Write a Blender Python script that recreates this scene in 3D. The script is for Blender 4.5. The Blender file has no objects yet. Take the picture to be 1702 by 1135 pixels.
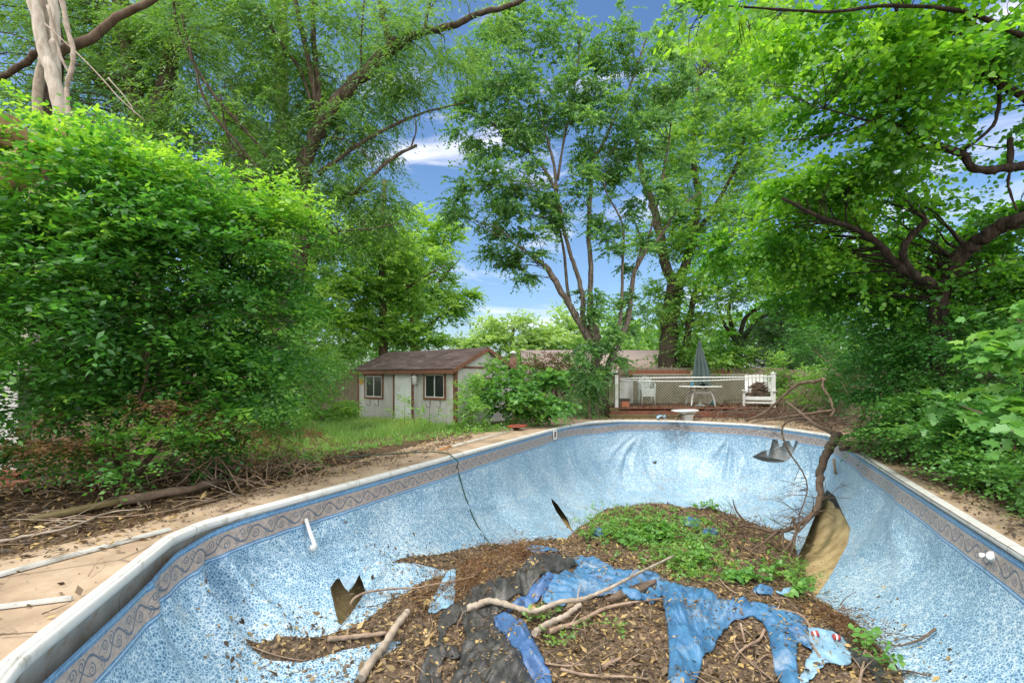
import bpy, bmesh, math, random
import numpy as np
from mathutils import Vector, noise
from mathutils.bvhtree import BVHTree
rng = np.random.default_rng(7); random.seed(7)
SC = bpy.context.scene
# ------------------------------------------------------------------ camera
F, CX, HZ, CH = 804.0, 851.0, 628.0, 1.5       # focal (px at 1702 wide), horizon row, eye height
cam = bpy.data.objects.new('camera', bpy.data.cameras.new('camera'))
SC.collection.objects.link(cam); SC.camera = cam
cam.location = (0, 0, CH); cam.rotation_euler = (math.radians(90), 0, 0)
cam.data.sensor_width = 36; cam.data.lens = 36*F/1702
cam.data.shift_y = (HZ-567.5)/1702
cam.data.clip_start = 0.05; cam.data.clip_end = 2000
# ------------------------------------------------------------------ world and sun
SUN_EL, SUN_AZ = 58.0, -125.0     # sun behind and to the left of the camera (azimuth from +Y, clockwise)
w = bpy.data.worlds.new('World'); SC.world = w; w.use_nodes = True
nt = w.node_tree; nt.nodes.clear()
sky = nt.nodes.new('ShaderNodeTexSky'); sky.sky_type = 'NISHITA'; sky.sun_disc = False
sky.sun_elevation = math.radians(SUN_EL); sky.sun_rotation = math.radians(SUN_AZ)
sky.air_density = 1.0; sky.dust_density = 1.8; sky.ozone_density = 3.0
tc = nt.nodes.new('ShaderNodeTexCoord'); mp = nt.nodes.new('ShaderNodeMapping')
mp.inputs['Scale'].default_value = (1.6, 1.6, 6.5)
nz = nt.nodes.new('ShaderNodeTexNoise'); nz.inputs['Scale'].default_value = 2.1; nz.inputs['Detail'].default_value = 7; nz.inputs['Roughness'].default_value = .58; nz.inputs['Distortion'].default_value = .5
cr = nt.nodes.new('ShaderNodeValToRGB'); cr.color_ramp.elements[0].position = .56; cr.color_ramp.elements[1].position = .74
cr.color_ramp.elements[0].color = (0, 0, 0, 1); cr.color_ramp.elements[1].color = (.7, .7, .7, 1)
mx = nt.nodes.new('ShaderNodeMixRGB'); mx.inputs['Color2'].default_value = (7.2, 6.9, 7.5, 1)
hs = nt.nodes.new('ShaderNodeHueSaturation'); hs.inputs['Saturation'].default_value = 1.16; hs.inputs['Value'].default_value = .90
bg = nt.nodes.new('ShaderNodeBackground'); bg.inputs['Strength'].default_value = .15
ow = nt.nodes.new('ShaderNodeOutputWorld')
L = nt.links.new
L(tc.outputs['Generated'], mp.inputs['Vector']); L(mp.outputs[0], nz.inputs['Vector']); L(nz.outputs['Fac'], cr.inputs['Fac'])
L(sky.outputs[0], hs.inputs['Color']); L(cr.outputs[0], mx.inputs['Fac']); L(hs.outputs[0], mx.inputs['Color1'])
# unseen broken cloud added overhead and behind the camera as bright fill, blue ahead
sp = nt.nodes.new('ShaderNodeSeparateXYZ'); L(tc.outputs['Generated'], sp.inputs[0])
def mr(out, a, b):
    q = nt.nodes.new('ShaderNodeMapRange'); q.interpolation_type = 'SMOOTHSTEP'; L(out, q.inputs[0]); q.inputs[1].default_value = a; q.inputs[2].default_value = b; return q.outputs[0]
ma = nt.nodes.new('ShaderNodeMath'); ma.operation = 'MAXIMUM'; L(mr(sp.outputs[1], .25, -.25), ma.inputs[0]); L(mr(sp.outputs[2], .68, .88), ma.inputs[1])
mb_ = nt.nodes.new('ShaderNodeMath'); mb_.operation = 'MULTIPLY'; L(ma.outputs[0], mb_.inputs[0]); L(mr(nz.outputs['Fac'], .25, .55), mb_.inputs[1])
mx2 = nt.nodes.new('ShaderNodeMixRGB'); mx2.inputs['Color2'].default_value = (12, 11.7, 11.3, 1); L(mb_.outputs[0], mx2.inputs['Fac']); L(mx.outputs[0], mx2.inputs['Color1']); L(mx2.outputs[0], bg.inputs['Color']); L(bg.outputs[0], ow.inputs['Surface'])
sd = bpy.data.lights.new('sun', 'SUN'); sd.energy = 2.0; sd.angle = math.radians(11); sd.color = (1, .95, .86)
sun = bpy.data.objects.new('sun', sd); SC.collection.objects.link(sun)
az, el = math.radians(SUN_AZ), math.radians(SUN_EL)
sdir = Vector((math.sin(az)*math.cos(el), math.cos(az)*math.cos(el), math.sin(el)))
sun.rotation_euler = sdir.to_track_quat('Z', 'Y').to_euler()
SC.view_settings.view_transform = 'Standard'; SC.view_settings.look = 'None'
SC.view_settings.exposure = 0.64; SC.view_settings.gamma = 1
SC.cycles.max_bounces = 7; SC.cycles.diffuse_bounces = 4; SC.cycles.transmission_bounces = 5; SC.cycles.transparent_max_bounces = 6
SC.cycles.caustics_reflective = False; SC.cycles.caustics_refractive = False

# ------------------------------------------------------------------ pixel <-> world helpers
def W(px, py, d): return Vector(((px-CX)/F*d, d, CH+(HZ-py)/F*d))
def G(px, py, z=0.0):
    d = (z-CH)*F/(HZ-py); return Vector(((px-CX)/F*d, d, z))
def proj(P):
    P = np.asarray(P); return np.stack([CX+P[..., 0]/P[..., 1]*F, HZ-(P[..., 2]-CH)/P[..., 1]*F], -1)
# ------------------------------------------------------------------ object helpers
def tag(o, label=None, cat=None, group=None, kind=None):
    if label: o['label'] = label
    if cat: o['category'] = cat
    if group: o['group'] = group
    if kind: o['kind'] = kind
    return o
def link(o, parent=None):
    SC.collection.objects.link(o)
    if parent is not None:
        o.parent = parent; o.matrix_parent_inverse = parent.matrix_world.inverted() if False else __import__('mathutils').Matrix.Translation(-parent.location)
    return o
def empty(name, loc, label=None, cat=None, group=None):
    o = bpy.data.objects.new(name, None); o.empty_display_size = .1; SC.collection.objects.link(o); o.location = loc
    return tag(o, label, cat, group)
def npmesh(name, V, faces, mat, parent=None, attrs=None, smooth=False):
    """V (n,3); faces: list of (m,k) int arrays; attrs {name:(domain, values)}"""
    V = np.asarray(V, dtype=np.float32); faces = [np.asarray(f, dtype=np.int32) for f in faces if len(f)]
    me = bpy.data.meshes.new(name); me.vertices.add(len(V)); me.vertices.foreach_set('co', V.ravel())
    li = np.concatenate([f.ravel() for f in faces]); tot = np.concatenate([np.full(len(f), f.shape[1], np.int32) for f in faces])
    st = np.concatenate([[0], np.cumsum(tot)[:-1]]).astype(np.int32)
    me.loops.add(len(li)); me.loops.foreach_set('vertex_index', li)
    me.polygons.add(len(tot)); me.polygons.foreach_set('loop_start', st); me.polygons.foreach_set('loop_total', tot)
    if smooth: me.polygons.foreach_set('use_smooth', np.ones(len(tot), bool))
    for k, (dom, val) in (attrs or {}).items():
        a = me.attributes.new(k, 'FLOAT', dom); a.data.foreach_set('value', np.asarray(val, dtype=np.float32))
    me.update(calc_edges=True); me.materials.append(mat)
    return link(bpy.data.objects.new(name, me), parent)
class MB:
    """collects polygons, links them as ONE object"""
    def __init__(s): s.v = []; s.f = []; s.sm = []
    def add(s, vs, fs, smooth=False):
        b = len(s.v); s.v += [tuple(v) for v in vs]; s.f += [tuple(b+i for i in f) for f in fs]; s.sm += [smooth]*len(fs)
    def box(s, c, size, ax=None, ay=None, az=None):
        c = Vector(c); ax = Vector(ax or (1, 0, 0)).normalized(); ay = Vector(ay or (0, 1, 0)).normalized(); az = Vector(az) .normalized() if az else ax.cross(ay)
        hx, hy, hz = (Vector(a)*(h/2) for a, h in ((ax, size[0]), (ay, size[1]), (az, size[2])))
        vs = [c+hx*i+hy*j+hz*k for k in (-1, 1) for i, j in ((-1, -1), (1, -1), (1, 1), (-1, 1))]
        s.add(vs, [(3, 2, 1, 0), (4, 5, 6, 7), (0, 1, 5, 4), (1, 2, 6, 5), (2, 3, 7, 6), (3, 0, 4, 7)])
    def bar(s, a, b, w_, h_, up=(0, 0, 1)):
        a, b = Vector(a), Vector(b); d = (b-a); l = d.length; d.normalize(); up = Vector(up)
        sdv = d.cross(up); 
        if sdv.length < 1e-4: sdv = d.cross(Vector((0, 1, 0)))
        sdv.normalize(); u2 = sdv.cross(d)
        s.box((a+b)/2, (l, w_, h_), d, sdv, u2)
    def tube(s, pts, rad, n=8, cap=True, rough=0.0):
        pts = [Vector(p) for p in pts]
        if not hasattr(rad, '__len__'): rad = [rad]*len(pts)
        b = len(s.v); ref = None
        for i, p in enumerate(pts):
            t = (pts[min(i+1, len(pts)-1)]-pts[max(i-1, 0)])
            t = t.normalized() if t.length > 1e-6 else Vector((0, 0, 1))
            if ref is None:
                ref = t.cross(Vector((0, 0, 1)));
                if ref.length < .1: ref = t.cross(Vector((1, 0, 0)))
            ref = (ref-t*ref.dot(t)).normalized(); bi = t.cross(ref)
            for k in range(n):
                a = 2*math.pi*k/n; r = rad[i]*(1+(random.uniform(-rough, rough) if rough else 0))
                s.v.append(tuple(p+ref*(math.cos(a)*r)+bi*(math.sin(a)*r)))
        for i in range(len(pts)-1):
            for k in range(n):
                k2 = (k+1) % n; s.f.append((b+i*n+k, b+i*n+k2, b+(i+1)*n+k2, b+(i+1)*n+k)); s.sm.append(True)
        if cap:
            s.f.append(tuple(b+k for k in range(n))[::-1]); s.f.append(tuple(b+(len(pts)-1)*n+k for k in range(n))); s.sm += [False, False]
    def lathe(s, c, prof, n=20, ax=(0, 0, 1)):
        c = Vector(c); ax = Vector(ax).normalized(); r0 = ax.cross(Vector((0, 1, 0)));
        if r0.length < .1: r0 = ax.cross(Vector((1, 0, 0)))
        r0.normalize(); r1 = ax.cross(r0); b = len(s.v)
        for r, z in prof:
            for k in range(n):
                a = 2*math.pi*k/n; s.v.append(tuple(c+ax*z+r0*(math.cos(a)*r)+r1*(math.sin(a)*r)))
        for i in range(len(prof)-1):
            for k in range(n):
                k2 = (k+1) % n; s.f.append((b+i*n+k, b+i*n+k2, b+(i+1)*n+k2, b+(i+1)*n+k)); s.sm.append(True)
        s.f.append(tuple(b+k for k in range(n))[::-1]); s.f.append(tuple(b+(len(prof)-1)*n+k for k in range(n))); s.sm += [False, False]
    def prism(s, poly, ext):
        n = len(poly); poly = [Vector(p) for p in poly]; e = Vector(ext)
        s.add(poly+[p+e for p in poly], [tuple(range(n))[::-1], tuple(range(n, 2*n))]+[(i, (i+1) % n, (i+1) % n+n, i+n) for i in range(n)])
    def build(s, name, mat, parent=None, bevel=0):
        me = bpy.data.meshes.new(name); me.from_pydata(s.v, [], s.f); me.polygons.foreach_set('use_smooth', s.sm); me.materials.append(mat); me.update()
        o = link(bpy.data.objects.new(name, me), parent)
        if bevel:
            m = o.modifiers.new('bevel', 'BEVEL'); m.width = bevel; m.segments = 2; m.limit_method = 'ANGLE'
        return o
def catmull(pts, k=4):
    P = [np.array(p, float) for p in pts]
    if len(P) < 3: return [P[0]+(P[-1]-P[0])*i/k for i in range(k+1)]
    P = [2*P[0]-P[1]]+P+[2*P[-1]-P[-2]]; out = []
    for i in range(1, len(P)-2):
        a, b, c, d = P[i-1:i+3]
        for j in range(k):
            t = j/k; out.append(.5*((2*b)+(c-a)*t+(2*a-5*b+4*c-d)*t*t+(3*b-a-3*c+d)*t**3))
    out.append(P[-2]); return out
# ------------------------------------------------------------------ materials
class E:
    """tiny expression wrapper over Math nodes"""
    def __init__(s, t, so): s.t, s.s = t, so
    def _b(s, op, o=None, rev=False, o2=None):
        n = s.t.nodes.new('ShaderNodeMath'); n.operation = op; args = [s, o, o2]
        if rev: args = [o, s, o2]
        for i, a in enumerate(args):
            if a is None: continue
            if isinstance(a, E): s.t.links.new(a.s, n.inputs[i])
            else: n.inputs[i].default_value = a
        return E(s.t, n.outputs[0])
    def __add__(s, o): return s._b('ADD', o)
    __radd__ = __add__
    def __sub__(s, o): return s._b('SUBTRACT', o)
    def __rsub__(s, o): return s._b('SUBTRACT', o, True)
    def __mul__(s, o): return s._b('MULTIPLY', o)
    __rmul__ = __mul__
    def __truediv__(s, o): return s._b('DIVIDE', o)
    def abs(s): return s._b('ABSOLUTE')
    def sin(s): return s._b('SINE')
    def fract(s): return s._b('FRACT')
    def floor(s): return s._b('FLOOR')
    def sqrt(s): return s._b('SQRT')
    def lt(s, o): return s._b('LESS_THAN', o)
    def gt(s, o): return s._b('GREATER_THAN', o)
    def max(s, o): return s._b('MAXIMUM', o)
    def min(s, o): return s._b('MINIMUM', o)
    def atan2(s, o): return s._b('ARCTAN2', o)
    def pow(s, o): return s._b('POWER', o)
    def sstep(s, a, b):
        n = s.t.nodes.new('ShaderNodeMapRange'); n.interpolation_type = 'SMOOTHSTEP'; s.t.links.new(s.s, n.inputs[0]); n.inputs[1].default_value = a; n.inputs[2].default_value = b
        return E(s.t, n.outputs[0])
class M:
    def __init__(s, name):
        s.m = bpy.data.materials.new(name); s.m.use_nodes = True; s.t = s.m.node_tree; s.t.nodes.clear()
        s.out = s.t.nodes.new('ShaderNodeOutputMaterial'); s.co = s.t.nodes.new('ShaderNodeTexCoord')
    def n(s, typ): return s.t.nodes.new(typ)
    def l(s, a, b): s.t.links.new(a.s if isinstance(a, E) else a, b)
    def attr(s, nm): a = s.n('ShaderNodeAttribute'); a.attribute_name = nm; return E(s.t, a.outputs['Fac'])
    def pos(s):
        x = s.n('ShaderNodeSeparateXYZ'); s.l(s.co.outputs['Object'], x.inputs[0]); return [E(s.t, o) for o in x.outputs]
    def vec(s, a, b, c=0.0):
        x = s.n('ShaderNodeCombineXYZ')
        for i, q in enumerate((a, b, c)):
            if isinstance(q, E): s.l(q, x.inputs[i])
            else: x.inputs[i].default_value = q
        return x.outputs[0]
    def noise(s, scale, detail=4, rough=.55, vec=None, dist=0., st=None, col=False):
        x = s.n('ShaderNodeTexNoise'); x.inputs['Scale'].default_value = scale; x.inputs['Detail'].default_value = detail; x.inputs['Roughness'].default_value = rough; x.inputs['Distortion'].default_value = dist
        v = vec if vec is not None else s.co.outputs['Object']
        if st:
            m = s.n('ShaderNodeMapping'); m.inputs['Scale'].default_value = st; s.l(v, m.inputs['Vector']); v = m.outputs[0]
        s.l(v, x.inputs['Vector']); return x.outputs['Color'] if col else E(s.t, x.outputs['Fac'])
    def voro(s, scale, feature='F1', vec=None, out='Distance', st=None):
        x = s.n('ShaderNodeTexVoronoi'); x.feature = feature; x.inputs['Scale'].default_value = scale
        v = vec if vec is not None else s.co.outputs['Object']
        if st:
            m = s.n('ShaderNodeMapping'); m.inputs['Scale'].default_value = st; s.l(v, m.inputs['Vector']); v = m.outputs[0]
        s.l(v, x.inputs['Vector']); return E(s.t, x.outputs[out])
    def ramp(s, fac, stops):
        r = s.n('ShaderNodeValToRGB'); e = r.color_ramp.elements
        while len(e) < len(stops): e.new(.5)
        for i, (p, c) in enumerate(stops): e[i].position = p; e[i].color = (*c, 1)
        s.l(fac, r.inputs['Fac']); return r.outputs['Color']
    def mix(s, fac, a, b, mode='MIX'):
        m = s.n('ShaderNodeMixRGB'); m.blend_type = mode
        for q, i in ((fac, 0), (a, 1), (b, 2)):
            if isinstance(q, (int, float)): m.inputs[i].default_value = q
            elif isinstance(q, tuple): m.inputs[i].default_value = (*q, 1)
            else: s.l(q, m.inputs[i])
        return m.outputs[0]
    def bsdf(s, col, rough=.7, bump=None, bs=.3, bd=.01, spec=.4, metal=0.):
        b = s.n('ShaderNodeBsdfPrincipled')
        if isinstance(col, tuple): b.inputs['Base Color'].default_value = (*col, 1)
        else: s.l(col, b.inputs['Base Color'])
        if isinstance(rough, (int, float)): b.inputs['Roughness'].default_value = rough
        else: s.l(rough, b.inputs['Roughness'])
        b.inputs['Specular IOR Level'].default_value = spec; b.inputs['Metallic'].default_value = metal
        if bump is not None:
            u = s.n('ShaderNodeBump'); u.inputs['Strength'].default_value = bs; u.inputs['Distance'].default_value = bd; s.l(bump, u.inputs['Height']); s.l(u.outputs[0], b.inputs['Normal'])
        s.l(b.outputs[0], s.out.inputs[0]); return s.m
def varied(name, c1, c2, scale=6, rough=.7, st=None, bs=.2, bd=.01, dirt=None, spec=.35):
    m = M(name); n1 = m.noise(scale, 6, .6, st=st); col = m.ramp(n1, [(.3, c1), (.7, c2)])
    if dirt: col = m.mix(m.noise(scale*.35, 5, .65).sstep(.5, .72)*.75, col, dirt)
    return m.bsdf(col, rough, m.noise(scale*5, 4, .6, st=st), bs, bd, spec)
def bark(name, c1, c2, scale=14):
    m = M(name); v = m.noise(scale*1.3, 6, .7, st=(1, 1, .13), dist=1.2); k = m.noise(scale*.5, 4, .6)
    h = v*.85+k*.2-.02
    col = m.ramp(h, [(.40, tuple(x*.35 for x in c1)), (.52, c1), (.70, c2)])
    return m.bsdf(col, .9, h, .9, .03, .2)
def leafmat(name, dark, mid, light, tr=.5, gloss=.05):
    """colour by the leaf's own age/kind (attribute c)"""
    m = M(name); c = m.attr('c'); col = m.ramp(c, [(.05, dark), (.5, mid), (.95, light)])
    d = m.n('ShaderNodeBsdfDiffuse'); t = m.n('ShaderNodeBsdfTranslucent'); g = m.n('ShaderNodeBsdfGlossy'); g.inputs['Roughness'].default_value = .5
    m.l(col, d.inputs['Color'])
    m.l(m.mix(.55, col, m.mix(1., col, (2.3, 2.1, .7), 'MULTIPLY')), t.inputs['Color'])
    a = m.n('ShaderNodeMixShader'); a.inputs[0].default_value = tr; a.inputs[0].default_value = tr; m.l(d.outputs[0], a.inputs[1]); m.l(t.outputs[0], a.inputs[2])
    b = m.n('ShaderNodeMixShader'); b.inputs[0].default_value = gloss; m.l(a.outputs[0], b.inputs[1]); m.l(g.outputs[0], b.inputs[2])
    g.inputs['Color'].default_value = (.8, .9, .85, 1)
    m.l(b.outputs[0], m.out.inputs[0]); return m.m
MAT = {}
MAT['white_paint'] = varied('white_paint', (.56, .58, .56), (.70, .71, .69), 3, .5, dirt=(.42, .42, .36))
MAT['white_plastic'] = varied('white_plastic', (.60, .62, .60), (.72, .72, .70), 5, .4, dirt=(.5, .5, .42))
MAT['grey_plastic'] = varied('grey_plastic', (.5, .56, .52), (.62, .66, .62), 9, .5, dirt=(.22, .25, .2))
MAT['brown_trim'] = varied('brown_trim', (.15, .065, .035), (.22, .10, .06), 7, .7, dirt=(.10, .055, .035))
MAT['deck_wood'] = varied('deck_wood', (.15, .05, .03), (.25, .09, .055), 6, .75, (1, .3, 1), dirt=(.09, .06, .04))
MAT['olive_wood'] = varied('olive_wood', (.10, .08, .035), (.17, .13, .06), 8, .85, (.3, 1, 1))
MAT['bark_dark'] = bark('bark_dark', (.04, .029, .022), (.095, .072, .056))
MAT['bark_mid'] = bark('bark_mid', (.10, .078, .056), (.235, .19, .145), 14)
MAT['bark_brown'] = bark('bark_brown', (.12, .075, .05), (.24, .16, .115), 18)
MAT['bark_grey'] = bark('bark_grey', (.22, .19, .15), (.40, .36, .30), 20)
MAT['bark_white'] = bark('bark_white', (.42, .38, .32), (.68, .64, .57), 9)
MAT['dead_stick'] = bark('dead_stick', (.20, .14, .10), (.42, .32, .24), 26)
MAT['dark_stick'] = bark('dark_stick', (.10, .075, .055), (.20, .155, .12), 26)
MAT['wood_cut'] = varied('wood_cut', (.25, .15, .08), (.36, .22, .12), 12, .85, (1, 1, .4))
LM = {}
LM['elm'] = leafmat('leaf_elm', (.028, .12, .02), (.08, .27, .035), (.29, .53, .06), .5, .05)
LM['willow'] = leafmat('leaf_willow', (.055, .15, .03), (.12, .27, .05), (.24, .42, .07), .5)
LM['poplar'] = leafmat('leaf_poplar', (.045, .15, .05), (.11, .27, .075), (.24, .44, .09), .5, .06)
LM['maple'] = leafmat('leaf_maple', (.07, .19, .04), (.15, .34, .06), (.30, .50, .09), .5)
LM['redbud'] = leafmat('leaf_redbud', (.03, .125, .016), (.095, .29, .022), (.25, .49, .04), .55, .04)
LM['hedge'] = leafmat('leaf_hedge', (.035, .14, .024), (.08, .27, .04), (.24, .46, .06), .42, .05)
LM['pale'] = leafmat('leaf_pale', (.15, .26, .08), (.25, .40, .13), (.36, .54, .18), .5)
LM['conifer'] = leafmat('leaf_conifer', (.03, .075, .025), (.05, .12, .04), (.09, .18, .06), .3)
LM['mulberry'] = leafmat('leaf_mulberry', (.06, .18, .04), (.13, .33, .065), (.27, .48, .08), .45, .05)
LM['dead'] = leafmat('leaf_dead', (.09, .04, .02), (.18, .085, .035), (.36, .21, .08), .35)
LM['litter'] = leafmat('leaf_litter', (.04, .026, .018), (.17, .11, .065), (.52, .37, .15), .15, .04)
LM['grass'] = leafmat('leaf_grass', (.10, .22, .04), (.20, .38, .08), (.42, .50, .18), .4)

def logmat(nm, c1, c2, st=None):
    m = M(nm); a = m.noise(9, 7, .68, st=st); f = m.noise(70, 4, .7); col = m.ramp(a, [(.3, c1), (.7, c2)]); col = m.mix(f.sstep(.55, .75)*.5, col, tuple(x*.4 for x in c1)); return m.bsdf(col, .85, f*.5+a, .6, .015, .25)
MAT['log'] = logmat('weathered_log', (.22, .17, .125), (.44, .36, .285)); MAT['log_dark'] = logmat('brown_log', (.09, .062, .045), (.20, .145, .105))
MAT['dead_stick'] = logmat('dead_stick', (.20, .135, .095), (.42, .31, .23)); MAT['dark_stick'] = logmat('dark_stick', (.085, .06, .045), (.19, .14, .105))
MAT['bark_grey'] = logmat('bark_grey', (.25, .20, .155), (.48, .41, .33)); MAT['bark_white'] = logmat('bark_white', (.30, .25, .19), (.66, .61, .53), (1.6, 1.6, .3)); MAT['bark_brown'] = logmat('bark_brown', (.075, .052, .036), (.19, .135, .095), (1, 1, .5))
# ------------------------------------------------------------------ pool outline
rim_px = [(0, 1102), (274, 892), (334, 867), (480, 829), (640, 785), (800, 741), (934, 708), (980, 700.5), (1029, 698), (1125, 699), (1238, 704.5), (1290, 709), (1380, 722), (1406, 736), (1702, 912)]
rim0 = [np.array(G(*p)[:2]) for p in rim_px]
dv = rim0[6]-rim0[2]; Ldir = dv/np.linalg.norm(dv)
for i in (3, 4, 5): rim0[i] = rim0[2]+Ldir*np.dot(rim0[i]-rim0[2], Ldir)     # the long side is straight
rim0 += [np.array((3.0, .95)), np.array((1.5, -.55)), np.array((-1.75, .97))]
def resample(poly, n):
    P = np.array(poly+[poly[0]]); s = np.r_[0, np.cumsum(np.linalg.norm(np.diff(P, axis=0), axis=1))]
    t = np.linspace(0, s[-1], n+1)[:-1]; return np.stack([np.interp(t, s, P[:, k]) for k in (0, 1)], -1), s[-1]
NU = 1040
R0, PER = resample(rim0, NU)
for _ in range(7): R0 = (np.roll(R0, 1, 0)+2*R0+np.roll(R0, -1, 0))/4
T = np.roll(R0, -1, 0)-np.roll(R0, 1, 0); T /= np.linalg.norm(T, axis=1)[:, None]
NIN = np.stack([T[:, 1], -T[:, 0]], -1)                                        # inward normal
cen = R0.mean(0)
if np.dot(cen-R0[0], NIN[0]) < 0: NIN = -NIN
US = np.arange(NU)*PER/NU
def off(o): return R0+NIN*o
def sweep(name, prof, mat, parent, attrs=True):
    V = []; 
    for o, z in prof: V.append(np.c_[off(o), np.full(NU, z)])
    V = np.array(V); K = len(prof); idx = np.arange(K*NU).reshape(K, NU); F_ = []
    for k in range(K-1):
        F_.append(np.stack([idx[k], np.roll(idx[k], -1), np.roll(idx[k+1], -1), idx[k+1]], -1))
    o = npmesh(name, V.reshape(-1, 3), [np.concatenate(F_)], mat, parent, {'uu': ('POINT', np.tile(US, K)), 'vv': ('POINT', np.repeat([p[1] for p in prof], NU))}, True)
    return o
pool = empty('swimming_pool', (2.4, 8.5, 0), 'drained vinyl lined pool with white coping, torn blue patterned liner and scrolled border', 'swimming pool')
# coping
m = M('coping_white'); uu = m.attr('uu'); seam = ((uu/2.4).fract()-.5).abs().gt(.4985)
g1 = m.noise(9, 6, .65); g2 = m.noise(1.3, 4, .6)
col = m.mix(g1.sstep(.48, .70)*g2.sstep(.35, .6)*.75, (.60, .61, .585), (.30, .27, .21)); col = m.mix(seam, col, (.12, .12, .11))
MAT['coping'] = m.bsdf(col, .45, g1, .15, .004)
sweep('coping', [(-.012, -.03), (-.012, .004), (.0, .012), (.026, .015), (.028, .004), (.033, .004), (.035, .015), (.060, .015), (.063, -.004), (.070, -.004), (.073, .010), (.086, .007), (.093, -.004), (.096, -.016), (.096, -.046), (.090, -.056), (.079, -.060), (.076, -.075)], MAT['coping'], pool)
# steel wall behind the liner
m = M('steel_wall'); a = m.noise(5, 6, .6, st=(1, 1, .3)); uu = m.attr('uu')
col = m.ramp(a, [(.3, (.25, .26, .255)), (.7, (.40, .41, .40))]); col = m.mix(m.noise(7, 8, .75).sstep(.5, .66)*.85, col, (.25, .17, .09))
col = m.mix(((uu/1.22).fract()-.5).abs().gt(.496), col, (.13, .13, .12))
MAT['steel'] = m.bsdf(col, .55, a, .1, .01, .4, .15)
sweep('steel_wall', [(.066, -.045), (.05, -.08), (.012, -.2), (.01, -.98)], MAT['steel'], pool)
# spine of the pool
SA, SB = np.array((0.65, 3.0)), np.array((5.2, 12.9))
def spine(P):
    d = SB-SA; t = np.clip(((P-SA)@d)/(d@d), 0, 1); return SA+t[:, None]*d, t
RI = off(.077); SP, ST = spine(RI)
for _ in range(60): SP = (np.roll(SP, 1, 0)+2*SP+np.roll(SP, -1, 0))/4
DIRN = SP-RI; DD = np.linalg.norm(DIRN, axis=1); DIRN /= DD[:, None]
AX = SB-SA; 
def floorz(P):
    t = np.clip(((P-SA)@AX)/(AX@AX), -.2, 1.2); return -1.45-.75*np.clip((t-.15)/.8, 0, 1)**1.1
def pxu(px):                                     # nearest column to a rim pixel
    q = np.array(G(*px)[:2]); return int(np.argmin(np.linalg.norm(R0-q, axis=1)))
DROOP = np.zeros(NU)
c_corner = pxu((300, 880)); pr = proj(np.c_[R0, np.zeros(NU)])
for i in range(NU):
    x, y = R0[i]
    if y < 6.5 and x < 1: DROOP[i] = .15*float(np.clip((5.3-y)/1.5, 0, 1))**.7
DROOP += .07*np.exp(-((US-US[pxu((985, 700))])/1.0)**2)
for _ in range(30): DROOP = (np.roll(DROOP, 1)+2*DROOP+np.roll(DROOP, -1))/4
# liner grid
K1, K2 = 64, 44
rows = []; dfl = np.minimum(1.75, DD*.62)
for k in range(K1):
    q = k/(K1-1)*math.pi/2; rows.append(('c', q))
for k in range(1, K2): rows.append(('f', k/(K2-1)))
LP = np.zeros((len(rows), NU, 3))
for r, (ty, q) in enumerate(rows):
    if ty == 'c': d = .02+(dfl-.02)*(1-math.cos(q)**1.25)
    else: d = dfl+(DD*.995-dfl)*q
    P = RI+DIRN*d[:, None]; fz = floorz(RI+DIRN*dfl[:, None] if ty == 'c' else P); zt = -.065-DROOP
    z = zt+(fz-zt)*math.sin(q)**.86 if ty == 'c' else fz-.04*math.sin(q*3)
    LP[r, :, :2] = P; LP[r, :, 2] = z
LP0 = LP.copy()
VV = np.zeros((len(rows), NU)); VV[1:] = np.cumsum(np.linalg.norm(np.diff(LP, axis=0), axis=2), 0)
# normals
def gridn(P):
    du = np.roll(P, -1, 1)-np.roll(P, 1, 1); dr = np.gradient(P, axis=0); n = np.cross(du, dr); n /= np.linalg.norm(n, axis=2)[..., None]+1e-9
    return n
NN = gridn(LP)
if NN[40, 10, 2] < 0: NN = -NN
LPX = proj(LP)
UU = np.tile(US, (len(rows), 1))
def uv_at(px, py):
    d = (LPX[..., 0]-px)**2+(LPX[..., 1]-py)**2; d[LP[..., 1] < .5] = 1e9
    i = np.unravel_index(np.argmin(d), d.shape); return UU[i], VV[i]
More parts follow.
